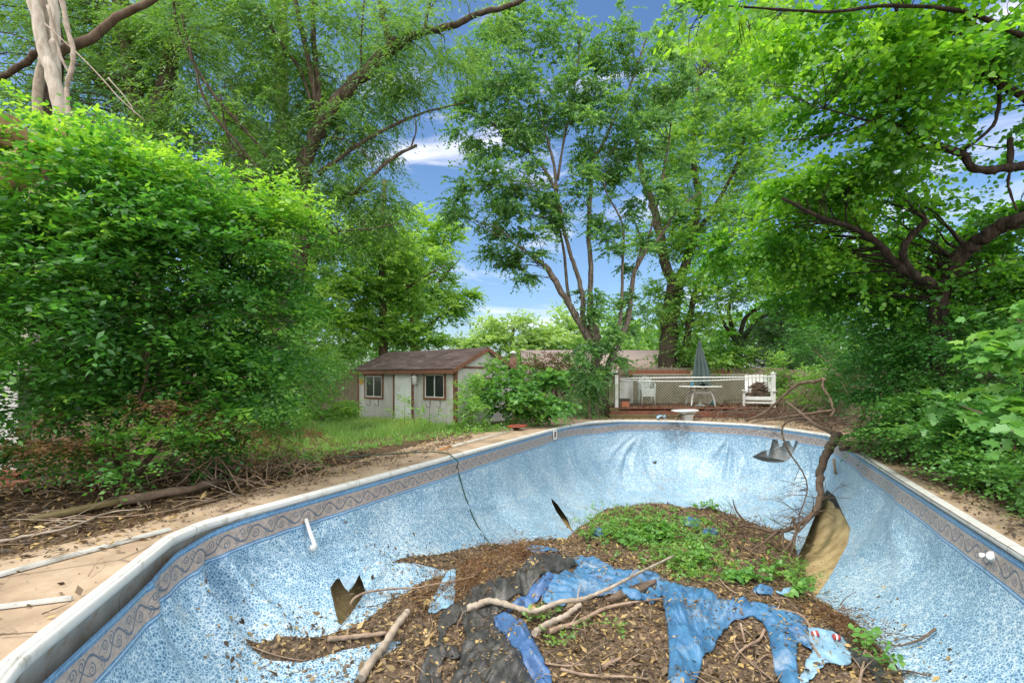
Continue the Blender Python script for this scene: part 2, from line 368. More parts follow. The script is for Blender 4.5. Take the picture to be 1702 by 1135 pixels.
# folds traced on the liner: (px polyline start, end, width m, height m)
folds = [((1066, 722), (1040, 815), .09, -.06), ((1066, 722), (1022, 800), .08, .04), ((1068, 722), (1062, 815), .08, .04), ((1068, 722), (1086, 800), .10, -.07), ((1072, 724), (1110, 795), .09, .045), ((1076, 724), (1130, 782), .08, -.035), ((1050, 724), (1000, 790), .1, .035), ((1056, 724), (1012, 770), .05, -.03),
         ((1212, 726), (1160, 780), .09, .04), ((1213, 726), (1176, 795), .09, -.05), ((1214, 726), (1192, 802), .09, .05), ((1214, 726), (1206, 800), .09, -.06), ((1218, 726), (1222, 800), .09, .04), ((1222, 728), (1246, 790), .09, -.03),
         ((944, 738), (958, 790), .07, -.05), ((952, 745), (972, 795), .07, .035), ((1316, 768), (1268, 800), .07, .04), ((1322, 770), (1285, 815), .07, -.05), ((1334, 762), (1300, 830), .09, .05), ((1345, 757), (1318, 830), .10, -.07), ((1350, 760), (1340, 815), .08, .04),
         ((350, 925), (430, 1062), .10, -.15), ((325, 950), (385, 1065), .09, .09), ((376, 925), (475, 1050), .09, .09), ((395, 918), (520, 990), .08, -.04), ((380, 908), (560, 950), .07, .035), ((420, 905), (560, 930), .06, -.025),
         ((395, 880), (410, 905), .05, .03), ((420, 876), (436, 900), .05, -.03), ((445, 868), (458, 892), .05, .03), ((240, 960), (300, 1135), .12, .05), ((270, 950), (350, 1135), .10, -.045), ((505, 905), (470, 860), .10, -.05), ((505, 905), (560, 850), .12, -.04), ((515, 912), (600, 900), .1, -.03),
         ((640, 935), (560, 1040), .09, .05), ((700, 850), (900, 830), .12, .03), ((1390, 800), (1420, 850), .08, .05), ((1270, 722), (1330, 728), .05, -.04), ((1480, 850), (1500, 1000), .15, .03), ((1440, 800), (1600, 1000), .15, -.02)]
H = np.zeros_like(VV)
for a, b, wd, hh in folds:
    ua, va = uv_at(*a); ub, vb = uv_at(*b); e = np.array((ub-ua, vb-va)); L2 = e@e+1e-9
    for _ in (0,):
        t = np.clip(((UU-ua)*e[0]+(VV-va)*e[1])/L2, 0, 1); dist = np.hypot(UU-ua-t*e[0], VV-va-t*e[1])
        H += 1.7*hh*np.exp(-(dist/(wd*(.45+.9*t)))**2)*np.minimum(1, .25+t*3)*(1-t*.75)
lowf = np.zeros_like(VV)
for r in range(len(rows)):
    for c in range(0, NU, 4):
        p = LP[r, c]; v = noise.noise(Vector((p[0]*.9, p[1]*.9, p[2]*1.2)))*.07+noise.noise(Vector((p[0]*2.6, p[1]*2.6, p[2]*2)))*.022
        lowf[r, c:c+4] = v
for _ in range(6): lowf = (np.roll(lowf, 1, 1)+2*lowf+np.roll(lowf, -1, 1))/4
edge = np.clip(VV/.5, 0, 1)
H += lowf*edge + np.sin(UU*7+np.sin(UU*1.7)*3)*.006*np.clip(VV/.2, 0, 1)*np.exp(-VV/.8)
H[0] *= .3
LP = LP+NN*H[..., None]
# holes
holes = {
 'a': [(548, 977), (558, 962), (578, 958), (588, 972), (597, 952), (609, 981), (600, 995), (584, 1020), (564.5, 1043), (557, 1018)],
 'b': [(916, 827), (927, 838), (943, 861), (954, 886), (940, 874), (925, 851), (917, 835)],
 'c': [(1374, 813), (1388, 824), (1400, 850), (1414, 878), (1409, 905), (1390, 940), (1370, 974), (1352, 996), (1330, 985), (1318, 940), (1335, 905), (1350, 868), (1366, 829)],
 'd': [(1249.6, 759), (1264, 751), (1277, 747), (1273, 736), (1283, 729), (1300, 733), (1322, 731), (1328, 735), (1322, 745), (1314, 761), (1302, 768), (1289, 769), (1267, 766)],
 'e': [(1083, 766), (1087, 768), (1092, 764), (1091, 770), (1087, 771)]}
def inpoly(x, y, poly):
    x = np.asarray(x); y = np.asarray(y); ins = np.zeros(x.shape, bool); n = len(poly)
    for i in range(n):
        x1, y1 = poly[i]; x2, y2 = poly[(i+1) % n]
        if y1 == y2: continue
        ins ^= ((y1 > y) != (y2 > y)) & (x < (x2-x1)*(y-y1)/(y2-y1)+x1)
    return ins
def snap(x, y, poly):
    best = None
    for i in range(len(poly)):
        a = np.array(poly[i]); e = np.array(poly[(i+1) % len(poly)])-a; t = np.clip(((x-a[0])*e[0]+(y-a[1])*e[1])/(e@e+1e-12), 0, 1); q = a+t*e; d = math.hypot(q[0]-x, q[1]-y)
        if best is None or d < best[0]: best = (d, q)
    return best
nr = len(rows); idx = np.arange(nr*NU).reshape(nr, NU)
quads = np.stack([idx[:-1], np.roll(idx[:-1], -1, 1), np.roll(idx[1:], -1, 1), idx[1:]], -1).reshape(-1, 4)
V = LP.reshape(-1, 3).copy(); PX = proj(V); fc = PX[quads].mean(1); vis = V[quads].mean(1)[:, 1] > 2
dead = np.zeros(len(quads), bool); owner = {}
for k, poly in holes.items():
    h = inpoly(fc[:, 0], fc[:, 1], poly) & vis; dead |= h
    for v in set(quads[h].ravel()): owner[int(v)] = k
alive = set(quads[~dead].ravel().tolist()); nflat = NN.reshape(-1, 3)
for v, k in owner.items():
    if v in alive:
        d, q = snap(PX[v, 0], PX[v, 1], holes[k])
        if d < 9:
            ray = np.array(((q[0]-CX)/F, 1, (HZ-q[1])/F)); o = np.array((0, 0, CH)); n = nflat[v]; den = ray@n
            if abs(den) > .12:
                t = ((V[v]-o)@n)/den; nv = o+ray*t
                if np.linalg.norm(nv-V[v]) < .15: V[v] = nv
# the seam column: uu jumps, so give the last face column its own attribute (corner domain)
uuf = US[quads % NU].copy(); wrap = (uuf.max(1)-uuf.min(1)) > PER/2
uuf[wrap] = np.where(uuf[wrap] < PER/2, uuf[wrap]+PER, uuf[wrap])
qs = quads[~dead]; uq = uuf[~dead]
m = M('pool_liner'); u = m.attr('uu'); v = m.attr('vv')/1.12
# body: pale net over blue pebbles
wv = m.n('ShaderNodeVectorMath'); wv.operation = 'ADD'
nzv = m.n('ShaderNodeTexNoise'); nzv.inputs['Scale'].default_value = 14; nzv.inputs['Detail'].default_value = 3; m.l(m.co.outputs['Object'], nzv.inputs['Vector'])
sc_ = m.n('ShaderNodeVectorMath'); sc_.operation = 'SCALE'; sc_.inputs['Scale'].default_value = .055; m.l(nzv.outputs['Color'], sc_.inputs[0])
m.l(m.co.outputs['Object'], wv.inputs[0]); m.l(sc_.outputs[0], wv.inputs[1])
vd = m.voro(33, 'DISTANCE_TO_EDGE', wv.outputs[0]); vc = m.voro(33, 'F1', wv.outputs[0], 'Color')
big = m.noise(.9, 5, .6); fine = m.noise(46, 3, .6)
net = 1-vd.sstep(.01, .24); cellv = m.noise(16, 2, .5)
k = net*.62+fine.sstep(.35, .75)*.30+big.sstep(.36, .72)*.22-.02+cellv.sstep(.42, .7)*.24
body = m.ramp(k, [(.06, (.05, .14, .25)), (.42, (.16, .315, .46)), (.78, (.38, .535, .645)), (1., (.60, .69, .73))])
body = m.mix(m.noise(2.2, 6, .65).sstep(.60, .82)*.45, body, (.55, .58, .55))
# border band
p = .36; cu = (u/p).fract(); ph = (u/p)*6.28318
tanc = m.ramp(m.noise(30, 4, .6), [(.3, (.27, .225, .20)), (.7, (.44, .375, .33))])
wave = (v-(.150+.055*(ph.sin()))).abs().lt(.0095)
def scroll(cx, cyv, sgn):
    x = (cu-cx)*p; y = v-cyv; r = (x*x+y*y).sqrt(); th = y.atan2(x)*sgn
    spir = ((r/.024)-(th/6.28318)).fract()
    return (spir-.5).abs().lt(.2)*r.lt(.042)*r.gt(.006)
line = wave.max(scroll(.25, .120, 1)).max(scroll(.75, .178, -1)).max(scroll(.04, .185, 1)).max(scroll(.50, .112, -1)).max((v-(.150-.058*(ph.sin()))).abs().lt(.004)*(((u/p)*12.566).sin().gt(0)))
band = m.mix(line*.88, tanc, (.06, .10, .16))
st1 = m.ramp(m.noise(34, 3, .6), [(.35, (.05, .14, .28)), (.7, (.15, .31, .48))])
beads = ((u/.02).fract()-.5).abs().lt(.3)*(v-.028).abs().lt(.006)
st1 = m.mix(beads, st1, (.25, .42, .62))
blu = v.lt(.056).max(v.gt(.242)*v.lt(.285)); thin = (v-.262).abs().lt(.005)
col = m.mix(v.gt(.285), m.mix(blu, band, m.mix(thin*.7, st1, (.45, .6, .75))), body)
# grime: long water stain under the diving stand and brown specks
sx = (u-float(US[pxu((1125, 699))])).abs(); stain = (1-sx.sstep(.15, .75))*(1-v.sstep(.15, 1.15))*m.noise(7, 4, .6).sstep(.3, .6)
col = m.mix(stain*.8, col, (.05, .06, .07))
col = m.mix(m.noise(6, 8, .72).sstep(.60, .78)*.4, col, (.20, .15, .09))
px_, py_, pz_ = m.pos(); tide = m.noise(2.4, 6, .7)
col = m.mix(((pz_+1.05+tide*.35).abs().lt(.02))*m.noise(5, 5, .7).sstep(.4, .7)*.35, col, (.62, .60, .54))
col = m.mix((1-(pz_+tide*.5).sstep(-1.65, -1.0))*m.noise(3.5, 8, .74).sstep(.46, .66)*.38, col, (.26, .21, .14))
runs = m.noise(1, 6, .7, vec=m.vec(u*9, v*.8, 0.)); col = m.mix(runs.sstep(.58, .74)*(1-v.sstep(.2, 1.1))*.35, col, (.16, .17, .15))
MAT['liner'] = m.bsdf(col, .42, m.noise(60, 3, .5), .08, .004, .45)
o = npmesh('liner', V, [qs], MAT['liner'], pool, {'vv': ('POINT', VV.ravel()), 'uu': ('CORNER', uq.ravel())}, True)
# sandy bed under the liner
SB_ = LP0.copy(); 
for r, (ty, q) in enumerate(rows):
    if ty == 'c': SB_[r, :, :2] -= DIRN*np.where(RI[:, 0] > 3, .5, 1.)[:, None]*(.10+.32*math.sin(q)*math.cos(q)*1.6)*min(1, q*1.5)
    SB_[r, :, 2] -= .18*(1 if ty == 'f' else min(1, q))+.02
sub = np.arange(22, nr, 1); SB2 = SB_[sub][:, ::2]; k, n = SB2.shape[:2]
SB2[..., 2] += np.array([[noise.noise(Vector(p)*2.5)*.05 for p in row] for row in SB2])
ix = np.arange(k*n).reshape(k, n)
m = M('sand_bed'); a = m.noise(3, 7, .65); col = m.ramp(a, [(.3, (.30, .215, .11)), (.55, (.50, .385, .20)), (.8, (.62, .51, .30))])
col = m.mix(m.noise(1.6, 5, .6).sstep(.55, .7)*.5, col, (.17, .19, .06))
MAT['sand'] = m.bsdf(col, .95, m.noise(25, 6, .7), .6, .02, .1)
npmesh('sand_bed', SB2.reshape(-1, 3), [np.stack([ix[:-1], np.roll(ix[:-1], -1, 1), np.roll(ix[1:], -1, 1), ix[1:]], -1).reshape(-1, 4)], MAT['sand'], pool, None, True)
# rolled lips and hanging flaps at the tears
def surfpt(px, py, up=0.0):
    r = hitL(px, py); return r
bvh_liner = BVHTree.FromPolygons([tuple(x) for x in LP.reshape(-1, 3)], quads.tolist())
CAMO = Vector((0, 0, CH))
def hitL(px, py):
    dr = Vector(((px-CX)/F, 1, (HZ-py)/F)).normalized(); h = bvh_liner.ray_cast(CAMO, dr); return h[0]
MAT['lip'] = varied('torn_edge', (.16, .30, .43), (.42, .54, .62), 30, .5, dirt=(.2, .17, .12))
def dense(poly, step=5, closed=True):
    out = []; n = len(poly)
    for i in range(n if closed else n-1):
        a, b = np.array(poly[i], float), np.array(poly[(i+1) % n], float); k = max(1, int(np.hypot(*(b-a))/step)); out += [a+(b-a)*j/k for j in range(k)]
    return out
for k_, poly in holes.items():
    lip = MB(); P_ = [hitL(*q) for q in dense(poly, 4 if k_ in 'ae' else 6)]; P_ = [p+(CAMO-p).normalized()*.006+Vector((random.gauss(0, .003), 0, random.gauss(0, .003))) for p in P_ if p]
    lip.tube(P_+[P_[0]], [.0035+.003*random.random() for _ in range(len(P_)+1)], 5); lip.build('torn_edge', MAT['lip'], pool)
def flap(px, curl):      # a tongue of liner curling out of a tear
    a, b, tip = (hitL(*q) for q in px); V_ = []; nn = 8; tow = (CAMO-tip).normalized(); lip = MB()
    for i in range(nn+1):
        f = i/nn; w2 = (1-f)**.7+.02
        for j in range(4): g = j/3-.5; q = (a+b)/2+(b-a)*g*w2+(tip-(a+b)/2)*f*(1+.1*math.sin(j*2)); V_.append(q+tow*(.01+curl*math.sin(f*2.4)+.012*math.sin(j*2.5+f*4)))
    lip.add(V_, [(i*4+j, i*4+j+1, (i+1)*4+j+1, (i+1)*4+j) for i in range(nn) for j in range(3)], True); lip.build('liner_flap', MAT['lip'], pool)
flap(((1273, 734), (1284, 729), (1276, 759)), .06); flap(((1293, 731), (1303, 732), (1297, 745)), .04); flap(((1312, 731), (1322, 731), (1318, 744)), .05); flap(((564, 959), (597, 953), (580, 982)), .05)
# ------------------------------------------------------------------ debris mound
mound_px = [(1050, 842), (1110, 846), (1165, 852), (1230, 864), (1285, 882), (1322, 905), (1330, 945), (1350, 992), (1400, 1022), (1450, 1060), (1500, 1120), (1510, 1180), (1300, 1330), (900, 1380), (600, 1280), (565, 1160), (600, 1120), (650, 1085), (700, 1068), (640, 1065), (570, 1080), (500, 1100), (440, 1095), (402, 1056), (460, 1062), (560, 1052), (600, 1040), (640, 1005), (690, 975), (765, 950), (700, 938), (645, 933), (700, 924), (800, 908), (880, 903), (935, 902), (960, 878), (1000, 852)]
mpoly = []
for q in mound_px:
    h = hitL(*q); mpoly.append((h.x, h.y))
mp_ = np.array(mpoly)
def segdist(x, y, poly):
    best = np.full(x.shape, 1e9)
    for i in range(len(poly)):
        a = np.array(poly[i]); e = np.array(poly[(i+1) % len(poly)])-a; t = np.clip(((x-a[0])*e[0]+(y-a[1])*e[1])/(e@e+1e-12), 0, 1)
        best = np.minimum(best, np.hypot(x-a[0]-t*e[0], y-a[1]-t*e[1]))
    return best
def zliner(x, y):
    h = bvh_liner.ray_cast(Vector((x, y, .5)), Vector((0, 0, -1))); return h[0].z if h[0] else float(floorz(np.array([[x, y]]))[0])-.03
gs = .045; xs = np.arange(mp_[:, 0].min()-.3, mp_[:, 0].max()+.3, gs); ys = np.arange(mp_[:, 1].min()-.3, mp_[:, 1].max()+.3, gs)
GX, GY = np.meshgrid(xs, ys); ins = inpoly(GX, GY, mpoly); sdm = segdist(GX, GY, mpoly); sgn = np.where(ins, sdm, -sdm)
ZL = np.array([[zliner(x, y) for x in xs] for y in ys])
crest = W(900, 930, 6.6)
hm = .30*(1-np.exp(-np.clip(sgn, 0, 9)/.45))
nzm = np.array([[noise.noise(Vector((x*1.1, y*1.1, 3)))*.16+noise.noise(Vector((x*3.2, y*3.2, 9)))*.06+noise.noise(Vector((x*9, y*9, 1)))*.02 for x in xs] for y in ys])
def bump(px, py, r, h):
    p = hitL(px, py); return h*np.exp(-((GX-p.x)**2+(GY-p.y)**2)/r**2)
hm = hm*(1+nzm*1.6)+nzm*np.clip(sgn/.5, 0, 1)+(bump(880, 985, .8, .22)+bump(1130, 900, 1.3, .22)+bump(1050, 880, 1.0, .12)+bump(1180, 1010, .9, .12))*np.clip(sgn/.6, 0, 1)
ZM = ZL+np.where(sgn > 0, hm+.012, -.10*np.clip(-sgn/.06, 0, 1))
# liner height is uneven: smooth the mound's base
ok = sgn > -.09
ixm = np.arange(GX.size).reshape(GX.shape); qm = np.stack([ixm[:-1, :-1], ixm[:-1, 1:], ixm[1:, 1:], ixm[1:, :-1]], -1).reshape(-1, 4)
okq = ok.ravel()[qm].all(1); VM = np.stack([GX, GY, ZM], -1).reshape(-1, 3)
m = M('mound_soil'); a = m.noise(7, 8, .7); b_ = m.voro(38, 'F1', None, 'Color', (1, 1, 1))
col = m.ramp(a, [(.3, (.03, .022, .017)), (.5, (.08, .056, .040)), (.75, (.18, .13, .09))]); col = m.mix(.5, col, m.ramp(b_, [(.1, (.035, .026, .02)), (.75, (.24, .17, .11)), (.97, (.50, .39, .23))]))
MAT['soil'] = m.bsdf(col, .95, m.noise(40, 6, .7), .8, .02, .1)
mo = npmesh('soil_mound', VM, [qm[okq]], MAT['soil'], None, None, True)
tag(mo, 'mound of rotted leaves and soil filling the middle of the drained pool', 'mound', kind='stuff')
allV = [tuple(x) for x in LP.reshape(-1, 3)]+[tuple(x) for x in VM]; allF = quads.tolist()+(qm[okq]+len(LP.reshape(-1, 3))).tolist()
bvh_all = BVHTree.FromPolygons(allV, allF)
def hit(px, py, up=0.0):
    dr = Vector(((px-CX)/F, 1, (HZ-py)/F)).normalized(); h = bvh_all.ray_cast(CAMO, dr)
    if h[0] is None: return W(px, py, 6)
    return h[0]+Vector((0, 0, up))
def ztop(x, y, z0=1.0):
    h = bvh_all.ray_cast(Vector((x, y, z0)), Vector((0, 0, -1)));
    return (h[0].z, h[1]) if h[0] else (-2.0, Vector((0, 0, 1)))
# ------------------------------------------------------------------ ground and concrete
def ring_sheet(name, outer, inner, z, mat, kind='structure', parent=None):
    bm = bmesh.new()
    def loop(P):
        vs = [bm.verts.new((p[0], p[1], z)) for p in P]; return [bm.edges.new((vs[i], vs[(i+1) % len(vs)])) for i in range(len(vs))]
    es = loop(outer)+loop(inner); bmesh.ops.triangle_fill(bm, edges=es, use_beauty=True, normal=(0, 0, 1))
    for f in bm.faces:
        if f.normal.z < 0: f.normal_flip()
    me = bpy.data.meshes.new(name); bm.to_mesh(me); bm.free(); me.materials.append(mat); o = link(bpy.data.objects.new(name, me), parent); 
    if kind: o['kind'] = kind
    return o
inner = off(.03)[::6]
m = M('leafy_soil'); a = m.noise(1.5, 8, .7); b_ = m.voro(22, 'F1', None, 'Color'); x, y, z = m.pos()
col = m.ramp(a, [(.3, (.055, .036, .024)), (.55, (.11, .075, .047)), (.75, (.19, .14, .085))]); col = m.mix(.45, col, m.ramp(b_, [(.1, (.04, .028, .018)), (.8, (.17, .11, .065)), (.97, (.36, .27, .13))]))
far = y.sstep(15, 26); gr = m.ramp(m.noise(3, 6, .6), [(.3, (.05, .09, .02)), (.7, (.10, .17, .04))])
col = m.mix(far, col, gr)
MAT['ground'] = m.bsdf(col, .97, m.noise(30, 6, .7), .7, .03, .1)
ring_sheet('ground', [(-900, -900), (900, -900), (900, 900), (-900, 900)], inner, -.035, MAT['ground'])
m = M('old_concrete'); a = m.noise(1.7, 8, .62); f2 = m.noise(60, 4, .7)
col = m.ramp(a, [(.3, (.24, .175, .115)), (.55, (.38, .285, .195)), (.75, (.47, .37, .27))]); col = m.mix(m.noise(.8, 7, .7).sstep(.5, .7)*.6, col, (.20, .155, .11)); col = m.mix(f2.sstep(.55, .75)*.5, col, (.17, .13, .09)); col = m.mix(m.noise(5, 8, .75).sstep(.52, .68)*.45, col, (.22, .165, .11)); col = m.mix(m.noise(19, 6, .7).sstep(.6, .72)*.4, col, (.55, .47, .37))
crk = m.voro(.45, 'DISTANCE_TO_EDGE', None, 'Distance'); col = m.mix(crk.lt(.006)*.5, col, (.08, .06, .045))
MAT['concrete'] = m.bsdf(col, .9, f2, .25, .01, .2)
conc_px = [(-260, 1010), (0, 925), (160, 890), (330, 842), (480, 795), (640, 752), (800, 712), (900, 696), (985, 688), (1300, 690), (1400, 706), (1450, 728), (1560, 782), (1702, 862), (1900, 980)]
conc = [tuple(G(*q)[:2]) for q in conc_px]+[(4.4, -2.0), (-4.5, -2.0)]
ring_sheet('concrete_paving', conc, off(-.008)[::6], -.008, MAT['concrete'])
# slab edge
mb = MB()
for i in range(len(conc)):
    a, b = conc[i], conc[(i+1) % len(conc)]; mb.add([(a[0], a[1], -.009), (b[0], b[1], -.009), (b[0], b[1], -.05), (a[0], a[1], -.05)], [(0, 1, 2, 3)])
o = mb.build('paving_edge', MAT['concrete']); o['kind'] = 'structure'
# ------------------------------------------------------------------ shed
def yaw_frame(A, B):
    d = (Vector(B)-Vector(A)); d.z = 0; d.normalize(); return d, Vector((-d.y, d.x, 0))
m = M('shed_siding'); x, y, z = m.pos(); a = m.noise(4, 6, .6, st=(1, 1, .25))
col = m.ramp(a, [(.3, (.42, .42, .39)), (.7, (.56, .56, .53))]); col = m.mix(m.noise(2, 6, .7, st=(1, 1, .5)).sstep(.5, .7)*.5*(1-z.sstep(.1, 2.2)*.7), col, (.22, .22, .15)); col = m.mix(m.noise(9, 7, .75, st=(1, 1, .2)).sstep(.54, .7)*.4, col, (.66, .65, .60))
MAT['siding'] = m.bsdf(col, .8, a, .2, .01)
m = M('shingles'); uu = m.attr('uu'); vv = m.attr('vv')
row = (vv/.145).floor(); cx_ = (uu/.30+row*.37).fract(); cellc = m.noise(1, 0, .5, vec=m.vec((uu/.30+row*.37).floor()*3.7, row*5.3, 0.))
edge_ = ((vv/.145).fract().lt(.10)).max(cx_.lt(.03)); grit = m.noise(60, 4, .8)
def shingle(nm, c1, c2, ce):
    pass
col = m.ramp(cellc+grit*.25-.12, [(.25, (.095, .07, .062)), (.5, (.135, .10, .09)), (.8, (.20, .155, .14))]); col = m.mix(edge_*.85, col, (.03, .02, .018))
MAT['shingle'] = m.bsdf(col, .92, edge_*-1+grit*.3, .5, .01, .15)
m = M('far_shingles'); uu = m.attr('uu'); vv = m.attr('vv'); grit = m.noise(9, 6, .8)
col = m.ramp(grit, [(.3, (.28, .21, .18)), (.7, (.38, .30, .265))]); col = m.mix(((vv/.2).fract().lt(.12))*.3, col, (.2, .13, .12))
MAT['far_shingle'] = m.bsdf(col, .95)
MAT['glass'] = M('dark_glass').bsdf((.02, .025, .028), .08, spec=.6)
MAT['door_white'] = varied('door_white', (.70, .74, .72), (.78, .81, .79), 3, .45, dirt=(.55, .56, .5))
MAT['metal_dark'] = varied('metal_dark', (.03, .025, .02), (.07, .05, .04), 20, .6)
MAT['yellow_disc'] = varied('yellow_disc', (.45, .27, .04), (.62, .42, .09), 20, .6)
RF = Vector((-1.81, 15.5, -.12)); LF = Vector((-5.99, 18.8, -.12)); fd, fb_ = yaw_frame(RF, LF); fb = Vector((-fd.y, fd.x, 0))
if fb.y < 0: fb = -fb
WID = (LF-RF).length; DEP = 2.9; EZ = 1.97; RZ = 2.62; nout = -fb
shed = empty('garden_shed', RF, 'small grey garden shed with brown trim, white door and brown shingle roof', 'shed')
def S(t, b, z): return RF+fd*t+fb*b+Vector((0, 0, z))
def tpx(px, b=0.0):
    A = RF+fb*b; k = (px-CX)/F      # A.x+fd.x t = k (A.y+fd.y t)
    return (k*A.y-A.x)/(fd.x-k*fd.y)
def zpx(t, py): P = S(t, 0, 0); return (CH+(HZ-py)/F*P.y)-RF.z
mb = MB()     # walls with grooves every 20 cm
gable = [S(0, 0, 0), S(0, DEP, 0), S(0, DEP, EZ), S(0, DEP/2, RZ-.03), S(0, 0, EZ)]
mb.add(gable, [tuple(range(5))]); g2 = [p+fd*WID for p in gable]; mb.add(g2, [tuple(range(5))[::-1]])
def wallrect(t0, t1, z0, z1, b=0.): mb.add([S(t0, b, z0), S(t1, b, z0), S(t1, b, z1), S(t0, b, z1)], [(0, 1, 2, 3)])
n = int(WID/.2)
for i in range(n):
    t0, t1 = WID*i/n, WID*(i+1)/n
    wallrect(t0, t1-.02, 0, EZ); mb.add([S(t1-.02, 0, 0), S(t1-.01, .02, 0), S(t1-.01, .02, EZ), S(t1-.02, 0, EZ)], [(0, 1, 2, 3)]); mb.add([S(t1-.01, .02, 0), S(t1, 0, 0), S(t1, 0, EZ), S(t1-.01, .02, EZ)], [(0, 1, 2, 3)])
wallrect(0, WID, 0, EZ, DEP)
mb.build('wall', MAT['siding'], shed)
ov, og = .24, .13     # roof slabs
sl = (RZ-EZ)/(DEP/2)
def roofslab(sgn_):
    e0 = -ov if sgn_ < 0 else DEP+ov; ez = EZ-sl*ov+.05; V_ = []; q = []
    NR = 12
    for k in range(NR+1):
        f = k/NR; b = e0+(DEP/2-e0)*f; z = ez+(RZ+.05-ez)*f
        for t in (-og, WID+og): V_.append((S(t, b, z), (t, (b-e0)*sgn_*-1)))
    P = [v[0] for v in V_]; Vn = [tuple(p) for p in P]
    fa = [(2*k, 2*k+1, 2*k+3, 2*k+2) for k in range(NR)]
    uu_ = [v[1][0] for v in V_]; vv_ = [abs(v[1][1])*1.1 for v in V_]
    o = npmesh('roof', np.array(Vn), [np.array(fa)], MAT['shingle'], shed, {'uu': ('POINT', uu_), 'vv': ('POINT', vv_)})
    s = o.modifiers.new('solid', 'SOLIDIFY'); s.thickness = .035; s.offset = -1 if (P[1]-P[0]).cross(P[2]-P[0]).z > 0 else 1
roofslab(-1); roofslab(1)
mb = MB(); ez = EZ-sl*ov
mb.bar(S(-og-.02, -ov-.012, ez-.045), S(WID+og+.02, -ov-.012, ez-.045), .025, .13); mb.bar(S(-og-.02, DEP+ov+.012, ez-.045), S(WID+og+.02, DEP+ov+.012, ez-.045), .025, .13)
mb.build('fascia', MAT['brown_trim'], shed)
for t in (-og-.014, WID+og+.014):
    mb = MB()
    for e0 in (-ov, DEP+ov): mb.bar(S(t, e0, ez-.035), S(t, DEP/2, RZ-.02), .024, .12)
    mb.build('barge_board', MAT['brown_trim'], shed)
for (t, b) in ((-.012, .04), (.045, -.014), (WID+.012, .04), (WID-.045, -.014)):
    mb = MB(); mb.box(S(t, b, EZ/2-.04), (.085 if b < 0 else .022, .022 if b < 0 else .085, EZ-.1), fd, fb); mb.build('corner_board', MAT['brown_trim'], shed)
mb = MB(); mb.bar(S(-.014, .1, EZ), S(-.014, DEP-.1, EZ), .02, .07); mb.build('gable_band', MAT['brown_trim'], shed)
def window(p0, p1, y0, y1):
    t1, t0 = sorted((tpx(p0), tpx(p1)), reverse=True); tm = (t0+t1)/2; z1 = zpx(tm, y0); z0 = zpx(tm, y1)
    mb = MB(); wf = .075
    for a, b in (((t0, z0+wf/2), (t1, z0+wf/2)), ((t0, z1-wf/2), (t1, z1-wf/2))): mb.bar(S(a[0], -.018, a[1]), S(b[0], -.018, b[1]), .035, wf, (0, 0, 1))
    for t in (t0+wf/2, t1-wf/2): mb.bar(S(t, -.016, z0+wf), S(t, -.016, z1-wf), wf, .033, tuple(fb))
    f = mb.build('window', MAT['brown_trim'], shed)
    a0, a1, c0, c1 = t0+wf, t1-wf, z0+wf, z1-wf; mb = MB(); s = .035
    for z in (c0+s/2, c1-s/2): mb.bar(S(a0, -.012, z), S(a1, -.012, z), .025, s)
    for t in (a0+s/2, (a0+a1)/2, a1-s/2): mb.bar(S(t, -.010, c0+s), S(t, -.010, c1-s), s, .022, tuple(fb))
    mb.build('sash', MAT['white_plastic'], f)
    mb = MB(); mb.add([S(a0, -.004, c0), S(a1, -.004, c0), S(a1, -.004, c1), S(a0, -.004, c1)], [(0, 1, 2, 3)]); mb.build('pane', MAT['glass'], f)
    return t0, t1, z0
wl = window(606.5, 637.5, 621, 663); wr = window(704.5, 741.5, 618.5, 664.5)
for t0, t1, z0 in (wl, wr):
    for fq in (.25, .7):
        t = t0+(t1-t0)*fq; mb = MB(); mb.tube([S(t, -.012, z0-.02), S(t, -.014, z0-.2), S(t+.01, -.05, z0-.27), S(t+.02, -.12, z0-.24), S(t+.02, -.16, z0-.16)], .009, 6); mb.build('hook', MAT['metal_dark'], shed)
# side window
mb = MB(); 
for b in (.95, 1.75): mb.bar(S(-.018, b, .95), S(-.018, b, 1.6), .02, .06, tuple(fb)); 
for z in (.95, 1.6): mb.bar(S(-.02, .92, z), S(-.02, 1.78, z), .02, .06)
f = mb.build('window', MAT['brown_trim'], shed); mb = MB(); mb.add([S(-.006, .95, .95), S(-.006, 1.75, .95), S(-.006, 1.75, 1.6), S(-.006, .95, 1.6)], [(0, 1, 2, 3)]); mb.build('pane', MAT['glass'], f)
# door with six panels
t0, t1 = sorted((tpx(657), tpx(684.5))); zt = zpx((t0+t1)/2, 621.5); mb = MB(); dw = t1-t0
mb.box(S((t0+t1)/2, -.012, zt/2+.02), (dw, .03, zt-.06), fd, fb)
for r0, r1 in ((.07, .36), (.42, .78), (.84, .95)):
    for c0, c1 in ((.14, .44), (.56, .86)):
        a, b, c, d_ = t0+dw*c0, t0+dw*c1, zt*r0, zt*r1; w2 = .022
        for q in ((a, c, b, c), (a, d_, b, d_)): mb.bar(S(q[0], -.031, q[1]), S(q[2], -.031, q[3]), .012, w2)
        for t in (a, b): mb.bar(S(t, -.0305, c), S(t, -.0305, d_), w2, .011, tuple(fb))
        mb.box(S((a+b)/2, -.0285, (c+d_)/2), ((b-a)*.62, .009, (d_-c)*.8), fd, fb)
door = mb.build('door', MAT['door_white'], shed)
mb = MB(); mb.lathe(S(t0+.07, -.03, zt*.47), [(.012, 0), (.012, .03), (.03, .035), (.033, .055), (.02, .07)], 12, tuple(-fb)); mb.build('door_knob', MAT['metal_dark'], door)
mb = MB()
for t in (t0-.05, t1+.05): mb.bar(S(t, -.016, 0), S(t, -.016, zt+.02), .09, .035, tuple(fb))
